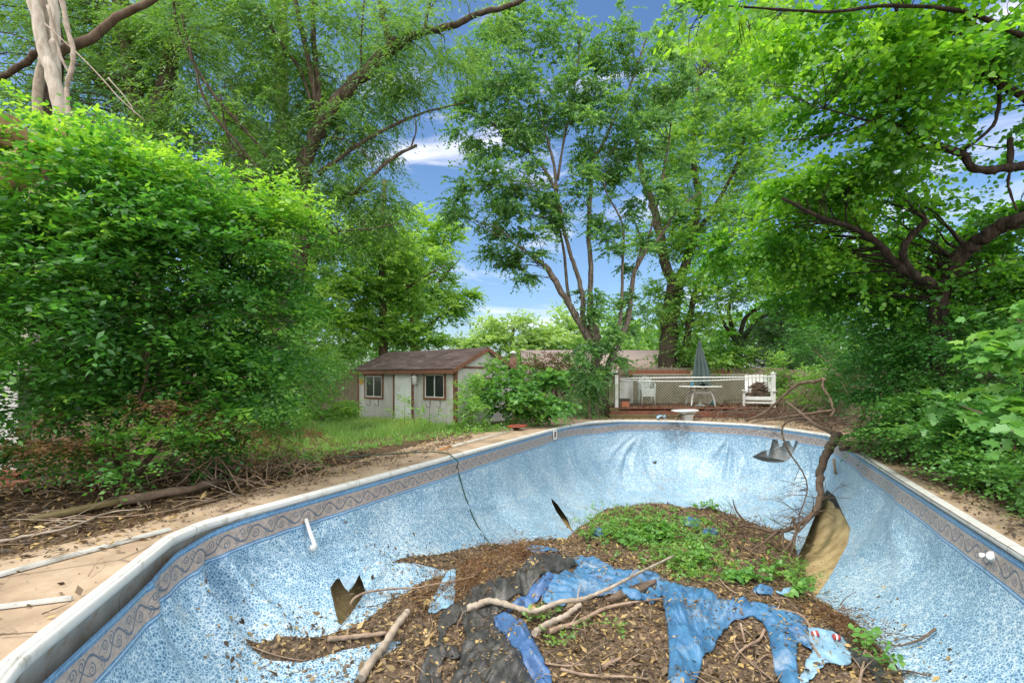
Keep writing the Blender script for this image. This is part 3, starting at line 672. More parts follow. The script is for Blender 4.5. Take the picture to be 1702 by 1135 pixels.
mb.bar(S(t0-.1, -.017, zt+.055), S(t1+.1, -.017, zt+.055), .036, .07); mb.build('door_frame', MAT['brown_trim'], shed)
# wall lantern and yellow disc are fixed to the shed
t = tpx(694); z = zpx(t, 630); mb = MB(); mb.lathe(S(t, -.12, z-.19), [(.07, 0), (.095, .02), (.105, .20), (.11, .22)], 6); mb.lathe(S(t, -.12, z+.04), [(.14, 0), (.13, .02), (.06, .10), (.02, .13), (.03, .16), (.005, .2)], 6)
mb.bar(S(t, -.12, z+.1), S(t, 0, z+.1), .03, .03); mb.box(S(t, -.012, z+.06), (.1, .02, .2), fd, fb); mb.build('wall_lantern', MAT['white_paint'], shed)
t = tpx(601); z = zpx(t, 634); mb = MB(); mb.lathe(S(t, -.0, z), [(.13, 0), (.13, .012), (.12, .02), (.10, .016)], 18, tuple(-fb)); mb.lathe(S(t, -.018, z), [(.03, 0), (.03, .01)], 8, tuple(-fb)); mb.bar(S(t, -.027, z-.07), S(t-.05, -.027, z+.07), .012, .03, tuple(fb)); mb.build('round_plaque', MAT['yellow_disc'], shed)

# ------------------------------------------------------------------ neighbour's house
hs_ = empty('neighbour_house', (4, 30, 0), 'low neighbouring house with pinkish brown shingle roof seen beyond the fence', 'house')
def house():
    x0, x1, yf, yb = 1.0, 10.2, 28.5, 38; ez, rz = 2.0, 3.35; MATW = varied('house_wall', (.30, .25, .2), (.36, .31, .25), 2, .8)
    mb = MB(); ym = (yf+yb)/2; mb.prism([(x0, yf, -.05), (x0, yb, -.05), (x0, yb, ez), (x0, ym, rz-.05), (x0, yf, ez)], (x1-x0, 0, 0)); mb.build('wall', MATW, hs_)
    for sg, e0 in ((1, yf-.5), (-1, yb+.5)):
        ez2 = ez-.5*(rz-ez)/(ym-yf); V_ = [(x0-.4, e0, ez2+.08), (x1+.4, e0, ez2+.08), (x1+.4, ym, rz+.06), (x0-.4, ym, rz+.06)]
        o = npmesh('roof', np.array(V_), [np.array([[0, 1, 2, 3]])], MAT['far_shingle'], hs_, {'uu': ('POINT', [0, 10, 10, 0]), 'vv': ('POINT', [0, 0, 5, 5])})
        s = o.modifiers.new('solid', 'SOLIDIFY'); s.thickness = .06; s.offset = -1 if sg > 0 else 1
        if sg > 0:
            mb = MB(); mb.bar((x0-.4, e0-.05, ez2), (x1+.4, e0-.05, ez2), .08, .13); mb.build('gutter', MAT['white_paint'], hs_)
            mb = MB(); P = W(853, 600, 29.5); mb.box((P.x, P.y, 2.2), (.42, .42, 1.1))
            ch = mb.build('chimney', varied('chimney', (.30, .14, .12), (.38, .2, .18), 6), hs_); mb = MB(); mb.lathe((P.x, P.y, 2.75), [(.13, 0), (.13, .22), (.24, .23), (.24, .28), (.05, .40)], 14); mb.build('flue_cap', MAT['grey_plastic'], ch)
    for xw in (2.2, 5.2, 8.): 
        mb = MB()
        for z in (.85, 1.65): mb.bar((xw-.5, yf-.03, z), (xw+.5, yf-.03, z), .05, .07)
        for xx in (-.5, 0, .5): mb.bar((xw+xx, yf-.028, .85), (xw+xx, yf-.028, 1.65), .05, .05, (0, 1, 0))
        f = mb.build('window', MAT['white_paint'], hs_); mb = MB(); mb.box((xw, yf-.012, 1.25), (1, .02, .8)); mb.build('pane', MAT['glass'], f)
house()
# white picket railing by the neighbour's porch
def railing():
    a, b = W(826, 647, 24), W(862, 648, 24); r = empty('picket_railing', tuple((a+b)/2), 'short white baluster railing glimpsed between the shed and the leafy bush', 'railing')
    z0, z1 = .2, 1.35
    for z in (z0+.1, z1): mb = MB(); mb.bar((a.x, a.y, z), (b.x, b.y, z), .06, .07); mb.build('rail', MAT['white_paint'], r)
    for i in range(9):
        x = a.x+(b.x-a.x)*i/8; mb = MB(); mb.box((x, a.y, (z0+z1)/2), (.045, .045, z1-z0-.07)); mb.build('baluster', MAT['white_paint'], r)
railing()
# ------------------------------------------------------------------ fences
m = M('fence_wood'); a = m.noise(5, 7, .65, st=(3, 3, .4)); x, y, z = m.pos()
col = m.ramp(a, [(.3, (.19, .15, .105)), (.55, (.33, .275, .20)), (.8, (.46, .39, .30))]); col = m.mix(m.noise(1.4, 5, .6).sstep(.5, .7)*.4, col, (.12, .13, .07))
MAT['fence'] = m.bsdf(col, .9, a, .5, .01, .15)
def fence(A, B, zt, label, bay=2.4, z0=-.05):
    A, B = Vector(A), Vector(B); d = B-A; Lh = d.length; d.normalize(); nrm = Vector((-d.y, d.x, 0))
    r = empty('board_fence', (A.x, A.y, 0), label, 'fence', None); nb = max(1, round(Lh/bay))
    for i in range(nb):
        mb = MB(); t = Lh*i/nb; te = Lh*(i+1)/nb
        while t < te-.02:
            w_ = .135; h = zt+random.uniform(-.025, .02); p = A+d*(t+w_/2)+nrm*random.uniform(-.004, .004); hw = w_/2-.004
            pts = [(-hw, z0), (hw, z0), (hw, h-.035), (hw-.035, h), (-hw+.035, h), (-hw, h-.035)]
            mb.prism([p+d*x_+Vector((0, 0, z_)) for x_, z_ in pts], nrm*.018); t += w_+.004
        mb.build('picket_panel', MAT['fence'], r)
        mb = MB(); p = A+d*(Lh*i/nb)+nrm*-.05; mb.box((p.x, p.y, zt/2-.06), (.09, .08, zt), d, nrm); mb.build('post', MAT['fence'], r)
        for z in (.35, zt-.3):
            mb = MB(); a_ = A+d*(Lh*i/nb+.05)+nrm*-.03; b_ = A+d*(Lh*(i+1)/nb-.05)+nrm*-.03; mb.bar((a_.x, a_.y, z), (b_.x, b_.y, z), .04, .085); mb.build('rail', MAT['fence'], r)
fence((4.9, 22.2, 0), (12.5, 22.2, 0), 1.99, 'weathered dog ear board fence directly behind the lattice and deck')
fence((12.5, 22.2, 0), (8.7, 5.5, 0), 1.85, 'weathered board fence running behind the shrubs on the right side')
fence((-16, 24, 0), (-4.2, 24, 0), 1.8, 'greyish board fence behind the shrubs left of the shed')
# broken dark gate leaning left of the twin trunk tree
g = empty('broken_gate', tuple(W(922, 660, 20.5)), 'dark brown broken gate boards leaning behind the leafy bush', 'gate')
for i, (x0, t) in enumerate(((905, -.05), (914, .06), (927, -.12), (938, .10), (947, .02))):
    a = W(x0, 682, 20.5); mb = MB(); b_ = a+Vector((t, .05*(i % 2), 1.35)); mb.bar(a, b_, .15, .03, (0, 1, 0)); mb.build('board', varied('gate_board', (.06, .035, .025), (.11, .06, .045), 6), g)
mb = MB(); mb.bar(W(903, 648, 20.4), W(950, 641, 20.4), .04, .1); mb.bar(W(903, 676, 20.4), W(950, 668, 20.4), .04, .1); mb.build('cross_rail', MAT['brown_trim'], g)
# ------------------------------------------------------------------ deck
DZ = .36; dx0, dx1, dy0, dy1 = 3.72, 10.5, 18.4, 21.9
deck = empty('wooden_deck', (7, 20, 0), 'low red brown wooden deck at the far end of the pool', 'deck')
for i in range(24):
    w_ = (dy1-dy0)/24; mb = MB(); mb.box(((dx0+dx1)/2, dy0+w_*(i+.5), DZ-.02), (dx1-dx0+random.uniform(-.02, .02), w_-.006, .035)); mb.build('deck_board', MAT['deck_wood'], deck)
mb = MB(); mb.box(((dx0+dx1)/2, dy0+.01, DZ/2-.06), (dx1-dx0-.06, .04, DZ-.09)); mb.build('front_board', MAT['deck_wood'], deck)
for x in (dx0+.03, dx1-.03): mb = MB(); mb.box((x, (dy0+dy1)/2, DZ/2-.06), (.04, dy1-dy0-.1, DZ-.09)); mb.build('side_board', MAT['deck_wood'], deck)
mb = MB(); mb.box((5.0, dy0-.22, .10), (2.75, .36, .045)); mb.build('step_tread', MAT['olive_wood'], deck)
mb = MB(); mb.box((5.0, dy0-.39, .02), (2.7, .03, .11)); mb.build('step_riser', MAT['olive_wood'], deck)
# railing on deck
rl = empty('white_deck_railing', (7, 19, DZ), 'white deck railing of two tall posts joined by bent top rails', 'railing')
pL, pR = W(1024.5, 677, 18.7), W(1285, 680, 18.7)
for p in (pL, pR):
    mb = MB(); hgt = 1.20 if p is pL else 1.30; mb.box((p.x, p.y, DZ+hgt/2), (.13, .13, hgt)); mb.box((p.x, p.y, DZ+hgt+.012), (.16, .16, .03)); mb.lathe((p.x, p.y, DZ+hgt+.025), [(.07, 0), (.05, .03), (.005, .05)], 4); mb.build('post', MAT['white_paint'], rl, .006)
def rail(pts, r): mb = MB(); mb.tube(catmull([tuple(W(*q)) for q in pts], 5), r, 8); mb.build('rail', MAT['white_paint'], rl)
rail([(1030, 629, 18.7), (1110, 627.5, 18.8), (1190, 627, 18.8), (1290, 626, 18.7)], .024)
rail([(1030, 631, 18.7), (1090, 633.5, 18.6), (1160, 633, 18.6), (1244, 630, 18.7)], .02)
rail([(1285, 626, 18.7), (1276, 627, 20.2), (1268, 627.5, 21.7)], .03)
# white boarded side screen
sc1 = empty('white_side_screen', tuple(W(1042, 667, 20)), 'white boarded screen at the left end of the deck', 'screen')
a, b = Vector((4.22, 18.9, 0)), Vector((5.35, 21.4, 0)); d_ = (b-a).normalized(); nn_ = Vector((-d_.y, d_.x, 0)); n = 13; mb = MB()
for i in range(n):
    p = a+(b-a)*((i+.5)/n); mb.box((p.x, p.y, DZ+.5), ((b-a).length/n-.01, .02, .95), d_, nn_)
mb.build('boards', MAT['white_paint'], sc1); mb = MB(); mb.bar((a.x, a.y, DZ+1.0), (b.x, b.y, DZ+1.0), .05, .04); mb.bar((a.x, a.y-.02, DZ+.2), (b.x, b.y-.02, DZ+.2), .03, .07); mb.build('frame', MAT['grey_plastic'], sc1)
# lattice
la = empty('lattice_screen', (7.3, 21.7, DZ), 'long diagonal lattice screen along the back of the deck', 'lattice screen')
MAT['lattice'] = varied('lattice', (.34, .33, .24), (.48, .46, .36), 6, .8, dirt=(.2, .2, .11))
MAT['backing'] = varied('backing', (.11, .11, .055), (.17, .165, .09), 3, .9)
lx0, lx1, lz0, lz1 = 5.4, 10.6, DZ+.05, 1.62
for sg in (1, -1):
    mb = MB(); hgt = lz1-lz0; s = lx0-hgt
    while s < lx1:
        x0, z0 = s, lz0; x1, z1 = s+hgt, lz1
        if x0 < lx0: z0 += lx0-x0; x0 = lx0
        if x1 > lx1: z1 -= x1-lx1; x1 = lx1
        if z1-z0 > .03:
            if sg > 0: mb.bar((x0, 21.72, z0), (x1, 21.72, z1), .008, .05, (0, 0, 1))
            else: mb.bar((x0, 21.732, lz0+lz1-z0), (x1, 21.732, lz0+lz1-z1), .008, .03, (0, 0, 1))
        s += .13
    mb.build('slat_layer', MAT['lattice'] if sg > 0 else MAT['backing'], la)
mb = MB(); mb.bar((lx0, 21.7, lz1+.03), (lx1, 21.7, lz1+.03), .05, .06); mb.bar((lx0, 21.7, lz0-.02), (lx1, 21.7, lz0-.02), .05, .05); mb.build('frame', MAT['lattice'], la)
mb = MB(); mb.box(((lx0+lx1)/2, 21.78, (lz0+lz1)/2), (lx1-lx0, .02, lz1-lz0)); mb.build('backing_board', MAT['backing'], la)
for i, (xa, xb) in enumerate(((1045, 1155), (1178, 1217))):
    a, b = W(xa, 619, 22.05), W(xb, 619.5, 22.05); mb = MB(); mb.bar(a, b, .03, .22 if i == 0 else .2); o = mb.build('red_board', varied('red_board', (.26, .09, .05), (.36, .14, .08), 5))
    tag(o, ('long' if i == 0 else 'short')+' red brown board fixed on the fence '+('above the stacked chairs, left of the umbrella' if i == 0 else 'right of the closed umbrella'), 'board')
mb = MB(); p = W(1151, 619, 21.95); mb.lathe(tuple(p), [(.12, 0), (.12, .02), (.09, .03), (.085, .02)], 16, (0, -1, 0)); tag(mb.build('round_ornament', varied('orn', (.42, .33, .2), (.55, .45, .3), 9)), 'small round tan ornament hung on the fence left of the umbrella', 'ornament')
# ------------------------------------------------------------------ patio table
tc_ = W(1163, 674, 19.5); TX, TY = tc_.x+.02, 19.5; TZ = DZ+.80
tb = empty('patio_table', (TX, TY, DZ), 'round white patio table with curved legs under the closed umbrella', 'table')
mb = MB(); mb.lathe((TX, TY, TZ), [(.80, -.035), (.83, -.03), (.835, 0), (.82, .012), (.03, .012)], 40); mb.build('table_top', MAT['white_plastic'], tb)
for k in range(4):
    a = math.radians(38+90*k); dx_, dy_ = math.cos(a), math.sin(a)
    mb = MB(); mb.tube(catmull([(TX+dx_*.40, TY+dy_*.40, TZ-.04), (TX+dx_*.42, TY+dy_*.42, TZ-.2), (TX+dx_*.56, TY+dy_*.56, TZ-.42), (TX+dx_*.64, TY+dy_*.64, DZ+.01)], 5), [.035]*11+[.03]*5, 8); mb.build('leg', MAT['white_plastic'], tb)
mb = MB(); 
for k in range(4):
    a = math.radians(38+90*k); a2 = a+math.pi/2; mb.bar((TX+math.cos(a)*.42, TY+math.sin(a)*.42, TZ-.24), (TX+math.cos(a2)*.42, TY+math.sin(a2)*.42, TZ-.24), .03, .09)
mb.build('apron', MAT['white_plastic'], tb)
# umbrella
um = empty('patio_umbrella', (TX, TY, DZ), 'closed dark green patio umbrella standing through the white table', 'umbrella')
top = W(1165, 563, TY).z; mb = MB(); mb.tube([(TX, TY, DZ+.06), (TX-.03, TY, top-.1)], .022, 8); mb.build('pole', MAT['white_paint'], um)
mb = MB(); mb.lathe((TX, TY, DZ), [(.24, 0), (.24, .04), (.1, .08), (.03, .1), (.03, .22)], 16); mb.build('base', MAT['grey_plastic'], um)
n = 64; V_ = []; zb = TZ+.06
for i in range(27):
    f = i/26; z = top-.02-(top-zb)*f
    R = .012+.36*f**.85*(1-.30*max(0, f-.72)/.28)
    for k in range(n):
        a = 2*math.pi*k/n; fold = abs(math.sin(a*4+.3+f*.9)); r = R*(.50+.62*fold)*(1+.12*math.sin(a*2+f*3)); r *= 1-.25*max(0, f-.8)*5*(fold < .4)
        zz = z+(f > .97)*(.10*math.sin(a*3+1)+.05*math.sin(a*7)) ; V_.append((TX-.03+.03*f+r*math.cos(a)*1.0+.09*f*f, TY+r*math.sin(a)*.8, zz))
ix = np.arange(27*n).reshape(27, n); fa = np.stack([ix[:-1], np.roll(ix[:-1], -1, 1), np.roll(ix[1:], -1, 1), ix[1:]], -1).reshape(-1, 4)
m = M('umbrella_cloth'); a = m.noise(6, 5, .6, st=(1, 1, .3)); MAT['umbrella'] = m.bsdf(m.ramp(a, [(.3, (.035, .062, .06)), (.7, (.085, .118, .112))]), .85, m.noise(40, 2), .1)
npmesh('canopy', np.array(V_), [fa], MAT['umbrella'], um, None, True)
mb = MB(); mb.lathe((TX-.03, TY, top-.06), [(.03, 0), (.02, .05), (.012, .1)], 10); mb.build('finial', MAT['umbrella'], um)
mb = MB(); p = W(1150, 640, 19.3); mb.lathe((p.x, 19.3, TZ+.012), [(.045, 0), (.045, .12), (.025, .17), (.02, .22), (.024, .24)], 12); tag(mb.build('blue_bottle', varied('blue_plastic', (.02, .16, .28), (.03, .22, .36), 4, .3)), 'small blue bottle standing on the white patio table', 'bottle')
mb = MB(); p = W(1184, 672, 19.9); mb.lathe((p.x, 19.9, DZ), [(.06, 0), (.07, .1), (.05, .16), (.03, .2)], 12); tag(mb.build('teal_jug', varied('teal_plastic', (.02, .2, .18), (.04, .28, .25), 4, .3)), 'small teal jug on the deck behind the right table leg', 'jug')
# stacked chairs
def chair(cx, cy, cz, i):
    r = empty('plastic_chair', (cx, cy, cz), None, 'chair', 'stacked monobloc chairs'); r['label'] = ['lowest', 'second lowest', 'second highest', 'topmost'][i]+' grey white plastic chair in the stack by the white screen'
    mt = MAT['grey_plastic']; sw = .25
    mb = MB(); V_ = []; nn = 9
    mb.prism([(cx-sw, cy-.24, cz+.42), (cx+sw, cy-.24, cz+.42), (cx+sw*.9, cy+.22, cz+.40), (cx-sw*.9, cy+.22, cz+.40)], (0, 0, .025)); mb.bar((cx-sw, cy-.24, cz+.40), (cx+sw, cy-.24, cz+.40), .03, .06); mb.build('seat', mt, r, .006)
    mb = MB(); bk = [(-sw*1.02, .44), (-sw*1.1, .66), (-sw*.95, .82), (-sw*.5, .91), (0, .94), (sw*.5, .91), (sw*.95, .82), (sw*1.1, .66), (sw*1.02, .44)]
    mb.tube(catmull([(cx+x, cy+.22+(z-.42)*.22, cz+z) for x, z in bk], 4), .022, 6)
    for k in range(-3, 4): x = k*.06; mb.bar((cx+x*.85, cy+.22, cz+.44), (cx+x*1.15, cy+.22+.1, cz+.90-abs(k)*.012), .034, .012, (0, 1, 0))
    mb.bar((cx-.2, cy+.25, cz+.56), (cx+.2, cy+.25, cz+.56), .012, .03); mb.build('backrest', mt, r)
    for s in (-1, 1):
        mb = MB(); mb.tube(catmull([(cx+s*sw*1.06, cy+.24, cz+.64), (cx+s*sw*1.14, cy+.05, cz+.66), (cx+s*sw*1.14, cy-.20, cz+.64), (cx+s*sw*1.06, cy-.25, cz+.5), (cx+s*sw, cy-.24, cz+.42)], 4), .022, 6); mb.build('armrest', mt, r)
        for f_ in (-1, 1):
            mb = MB(); mb.tube([(cx+s*sw*.95, cy+f_*.21, cz+.42), (cx+s*sw*1.12, cy+f_*.27, cz)], [.032, .022], 6); mb.build('leg', mt, r)
cp = W(1074, 667, 20.4)
for i in range(4): chair(cp.x, 20.3-.0*i, DZ+.085*i, i)
# slatted white chair loaded with sticks
bx = W(1263, 676, 19.1).x; by = 19.2; mt = MAT['white_paint']
ar = empty('slatted_armchair', (bx, by, DZ), 'white wooden slatted armchair heaped with broken sticks', 'armchair')
mb = MB()
for i in range(7): x = bx-.42+.14*i; mb.bar((x, by+.36, DZ+.45), (x, by+.62, DZ+1.25+.03*math.sin(i*.5)), .115, .02, (0, 1, 0))
mb.build('backrest', mt, ar); mb = MB()
for i in range(5): mb.box((bx, by-.30+.15*i, DZ+.40+.0*i), (1.0, .12, .025))
mb.build('seat', mt, ar); mb = MB()
mb.box((bx, by-.40, DZ+.34), (1.02, .025, .12)); mb.build('front_rail', mt, ar)
for s in (-1, 1):
    for f_, h in ((-.4, .62), (.42, .62)): mb = MB(); mb.box((bx+s*.53, by+f_, DZ+h/2), (.07, .07, h)); mb.build('leg', mt, ar)
    mb = MB(); mb.box((bx+s*.53, by, DZ+.635), (.13, .98, .03)); mb.build('armrest', mt, ar)
mb = MB(); mb.box((bx, by-.42, DZ+.18), (1.0, .03, .06)); mb.build('stretcher', mt, ar)
mb = MB()
for i in range(150):
    z = random.random()**1.2; hw = .44*(1-z*.75); c = Vector((bx+random.uniform(-hw, hw)*.5, by-.05+random.uniform(-.25, .25)*(1-z*.6), DZ+.44+z*.52)); l = random.uniform(.15, .42)*(1-z*.4); a = random.gauss(0, .35)
    d_ = Vector((math.cos(a), random.gauss(0, .35), math.sin(a)*.5))*l; mb.tube([c-d_, c+Vector((0, 0, random.uniform(-.02, .03))), c+d_], [.014, .02, .011], 5, rough=.2)
ar.rotation_euler.z = -math.atan2(bx, by)*.9
st_h = tag(mb.build('stick_heap', MAT['dark_stick']), 'heap of broken dark sticks piled on the white slatted armchair', 'sticks', kind='stuff')
# planter, diving stand, cloth, bucket
p = W(1038, 676, 18.9); pl_ = empty('planter_box', (p.x, 18.9, DZ), 'small square terracotta red planter box at the left front of the deck', 'planter')
mb = MB(); mb.prism([(p.x-.15, 18.75, DZ), (p.x+.15, 18.75, DZ), (p.x+.15, 19.05, DZ), (p.x-.15, 19.05, DZ)], (0, 0, .24)); mb.build('box', varied('terracotta', (.30, .10, .05), (.42, .17, .09), 5), pl_, .01)
mb = MB(); mb.box((p.x, 18.9, DZ+.29), (.36, .34, .10)); mb.build('dark_rim', MAT['metal_dark'], pl_, .01)
MAT['stand'] = varied('stand_white', (.62, .65, .64), (.76, .78, .77), 4, .4, dirt=(.42, .42, .36))
c0 = W(1138, 700, 17.3); sx, sy = c0.x+.02, 17.25; ds = empty('diving_board_stand', (sx, sy, 0), 'white flared diving board stand on the far pool edge', 'diving stand')
def ring(x, y, hx, hy, z, tz=0., r=.25, n=24):
    out = []
    for k in range(n):
        a = 2*math.pi*k/n; ca, sa = math.cos(a), math.sin(a); out.append((x+hx*np.sign(ca)*abs(ca)**.55, y+hy*np.sign(sa)*abs(sa)**.55, z+tz*np.sign(ca)*abs(ca)**.55))
    return out
mb = MB(); prof = [(0.06, .17, .15, -.01), (.06, .17, .15, .06), (.05, .20, .17, .14), (.03, .28, .2, .24), (.01, .36, .24, .30), (.0, .37, .25, .315)]
rs = [ring(sx+o_, sy, a, b, z) for o_, a, b, z in prof]; nn = 24; vs = sum(rs, []); mb.add(vs, [(i*nn+k, i*nn+(k+1) % nn, (i+1)*nn+(k+1) % nn, (i+1)*nn+k) for i in range(len(rs)-1) for k in range(nn)], True); mb.add(rs[-1], [tuple(range(nn))]); mb.build('pedestal', MAT['stand'], ds)
mb = MB(); rs = [ring(sx-.05, sy-.06, .43, .33, .318, .012), ring(sx-.05, sy-.06, .445, .345, .34, .012), ring(sx-.05, sy-.06, .43, .33, .365, .012)]; vs = sum(rs, []); mb.add(vs, [(i*nn+k, i*nn+(k+1) % nn, (i+1)*nn+(k+1) % nn, (i+1)*nn+k) for i in range(2) for k in range(nn)], True); mb.add(rs[-1], [tuple(range(nn))]); mb.add(rs[0], [tuple(range(nn))[::-1]]); mb.build('board_plate', MAT['stand'], ds)
def lump(name, c, sx_, sy_, sz_, mat, label, cat, n=18):
    V_ = []; 
    for i in range(n+1):
        for j in range(n+1):
            u_, v_ = i/n*2-1, j/n*2-1; r = max(0, 1-(u_*u_+v_*v_)*.7); h = sz_*(r**.5)*(.55+.6*abs(noise.noise(Vector((u_*2.2+c[0], v_*2.2, c[1])))))+sz_*.35*noise.noise(Vector((u_*5, v_*5, c[0])))
            V_.append((c[0]+u_*sx_*(1+.25*noise.noise(Vector((v_*2, 4, u_)))), c[1]+v_*sy_, c[2]+max(h, 0)+.006))
    ix = np.arange((n+1)**2).reshape(n+1, n+1); o = npmesh(name, np.array(V_), [np.stack([ix[:-1, :-1], ix[1:, :-1], ix[1:, 1:], ix[:-1, 1:]], -1).reshape(-1, 4)], mat, None, None, True)
    s = o.modifiers.new('solid', 'SOLIDIFY'); s.thickness = .006; return tag(o, label, cat)
MAT['lightblue'] = varied('light_blue_sheet', (.22, .42, .58), (.34, .56, .70), 6, .5)
c = G(1098, 695, 0); lump('crumpled_cloth', c, .17, .12, .16, MAT['lightblue'], 'crumpled light blue plastic sheet on the paving left of the diving stand', 'plastic sheet')
p = G(908, 694, 0); mb = MB(); mb.lathe((p.x, p.y+.6, -.03), [(.16, 0), (.2, .12), (.21, .22), (.19, .23)], 18); tag(mb.build('pale_bucket', MAT['stand']), 'pale upturned bucket beneath the leafy bush near the far left corner', 'bucket')
# white door post and red steps at the left edge
wp = empty('white_door_column', (-7.3, 6.9, 0), 'tall white panelled column at the far left edge behind the bush', 'column')
a, b = W(-40, 590, 7.2), W(30, 590, 7.2); mb = MB(); mb.box(((a.x+b.x)/2, 7.3, .65), (b.x-a.x, .2, 1.75)); mb.build('shaft', MAT['white_paint'], wp, .01)
mb = MB(); mb.box(((a.x+b.x)/2, 7.3, -.2+1.78), (b.x-a.x+.1, .3, .06)); mb.build('cap', MAT['white_paint'], wp); mb = MB(); mb.box(((a.x+b.x)/2+.03, 7.3, .28), (b.x-a.x+.08, .28, .06)); mb.build('base', MAT['white_paint'], wp)
st = empty('red_steps', (-6.6, 6.4, 0), 'stack of red brown wooden steps at the left edge', 'steps')
for i, (xa, xb, py, d_) in enumerate(((-120, 30, 787, 7.0), (-120, 32, 806, 6.8), (-120, 38, 824, 6.55), (-120, 52, 848, 6.2))):
    a, b = W(xa, py, d_), W(xb, py-1, d_); mb = MB(); mb.box(((a.x+b.x)/2, d_+.2, a.z), (b.x-a.x, .42, .05)); mb.build('tread', MAT['deck_wood'], st)
    mb = MB(); mb.box(((a.x+b.x)/2-.03, d_+.05, (a.z-.05)/2-.03), (b.x-a.x-.08, .03, a.z+.02)); mb.build('riser', MAT['deck_wood'], st)
# ------------------------------------------------------------------ pool fittings, hose, pole and net
q = uv_at(921, 722); i = int(np.argmin(abs(US-q[0]))); P = LP[4, i]; tn = Vector((*T[i], 0)); nn_ = Vector((*NIN[i], 0))
mb = MB(); c = Vector(P)+nn_*.03; c.z = W(921, 722, c.y).z
for s in (-1, 1): mb.bar(c+tn*(s*.11)+Vector((0, 0, -.14)), c+tn*(s*.11)+Vector((0, 0, .14)), .05, .025, tuple(nn_)); mb.bar(c+tn*-.085+Vector((0, 0, s*.115)), c+tn*.085+Vector((0, 0, s*.115)), .024, .05)
sk = mb.build('skimmer_frame', MAT['white_plastic'], pool); mb = MB(); mb.box(c-nn_*.012, (.17, .01, .19), tn, nn_); mb.build('skimmer_flap', MAT['brown_trim'], sk)
h = hitL(516, 915); mb = MB(); e = h+Vector((.06, -.06, .05)); tp = W(508, 862, e.y+.12)
mb.tube([h+Vector((-.04, .1, 0)), e], [.034, .034], 12); mb.tube(catmull([tuple(e+Vector((-.01, .01, -.02))), tuple(e+Vector((.02, -.01, .01))), tuple(e+Vector((.01, 0, .06))), tuple(e.lerp(tp, .5)+Vector((.012, 0, 0))), tuple(tp)], 4), .024, 12)
mb.lathe(tuple(e-Vector((0, 0, .03))), [(.02, 0), (.04, .01), (.04, .06), (.03, .075)], 12); mb.build('return_pipe', MAT['white_plastic'], pool)
h = hitL(1390, 787); e = h+Vector((-.06, -.05, .03)); tp = W(1386, 762, e.y+.03); mb = MB(); mb.tube([h, e], .03, 10); mb.tube([e, tp], .03, 10); mb.build('return_pipe', varied('tan_pipe', (.30, .22, .13), (.45, .34, .22), 12), pool)
h = hitL(1650, 925); mb = MB(); ax_ = Vector((-.85, -.3, .2)); mb.lathe(tuple(h), [(.045, -.02), (.05, .012), (.03, .02), (.028, .05)], 16, tuple(ax_)); mb.lathe(tuple(h+Vector((-.02, .07, -.01))), [(.02, -.01), (.022, .03)], 10, tuple(ax_)); mb.build('jet_fitting', MAT['white_plastic'], pool)
MAT['hose'] = varied('hose_green', (.012, .05, .035), (.025, .09, .06), 20, .4, spec=.5)
def pathpts(px, up=.012, k=6, air=()):
    out = []
    for i, q in enumerate(px):
        if len(q) == 3: out.append(tuple(W(*q)))
        else:
            g = G(q[0], q[1], up); h = hit(*q); 
            out.append(tuple(g if h is None or (h.z < g.z-3) or (Vector((h.x, h.y)).length > g.xy.length+.02) else h+Vector((0, 0, up))))
    return catmull(out, k)
mb = MB(); pts = [G(560, 761, .01), G(620, 756, .01), G(682, 752, .01), G(720, 750.5, .014), G(745, 754, .03), G(751, 758, .02), G(757, 766, .0)+Vector((.05, -.05, .0)), *[hit(*q)+(CAMO-hit(*q)).normalized()*.035 for q in ((760, 776), (764, 792), (769, 810), (776, 832), (784, 853), (794, 873), (806, 892), (820, 909))]]
mb.tube(catmull([tuple(p) for p in pts], 6), .011, 8); tag(mb.build('garden_hose', MAT['hose']), 'dark green garden hose lying over the left coping and down into the pool', 'hose')
net = empty('pool_skimmer_net', tuple(G(858, 715)), 'long pool pole with a red and black leaf net lying on the left paving', 'pool net')
a, b = G(731, 747, .03), G(852, 715, .035); mb = MB(); mb.tube([a, a.lerp(b, .12)], .02, 8); mb.build('pole_grip', varied('orange_grip', (.4, .17, .05), (.5, .24, .08), 9), net)
mb = MB(); mb.tube([a.lerp(b, .12), b], .016, 8); mb.build('pole', MAT['grey_plastic'], net)
cc = G(859, 713, .02); mb = MB(); d1 = (b-a).normalized(); d2 = Vector((-d1.y, d1.x, 0)); fr = [cc+d1*(x*.5)+d2*(y*.36)+Vector((0, 0, .09)) for x, y in ((-.5, -.5), (.5, -.62), (.6, 0), (.5, .62), (-.5, .5))]; mb.tube([*fr, fr[0]], .02, 8); mb.build('net_frame', varied('red_plastic', (.28, .05, .03), (.40, .09, .05), 6, .4), net)
mb = MB(); mb.add([p-Vector((0, 0, .0)) for p in fr]+[cc+Vector((0, 0, -.015))], [(i, (i+1) % 5, 5) for i in range(5)]); mb.build('net_mesh', MAT['metal_dark'], net)
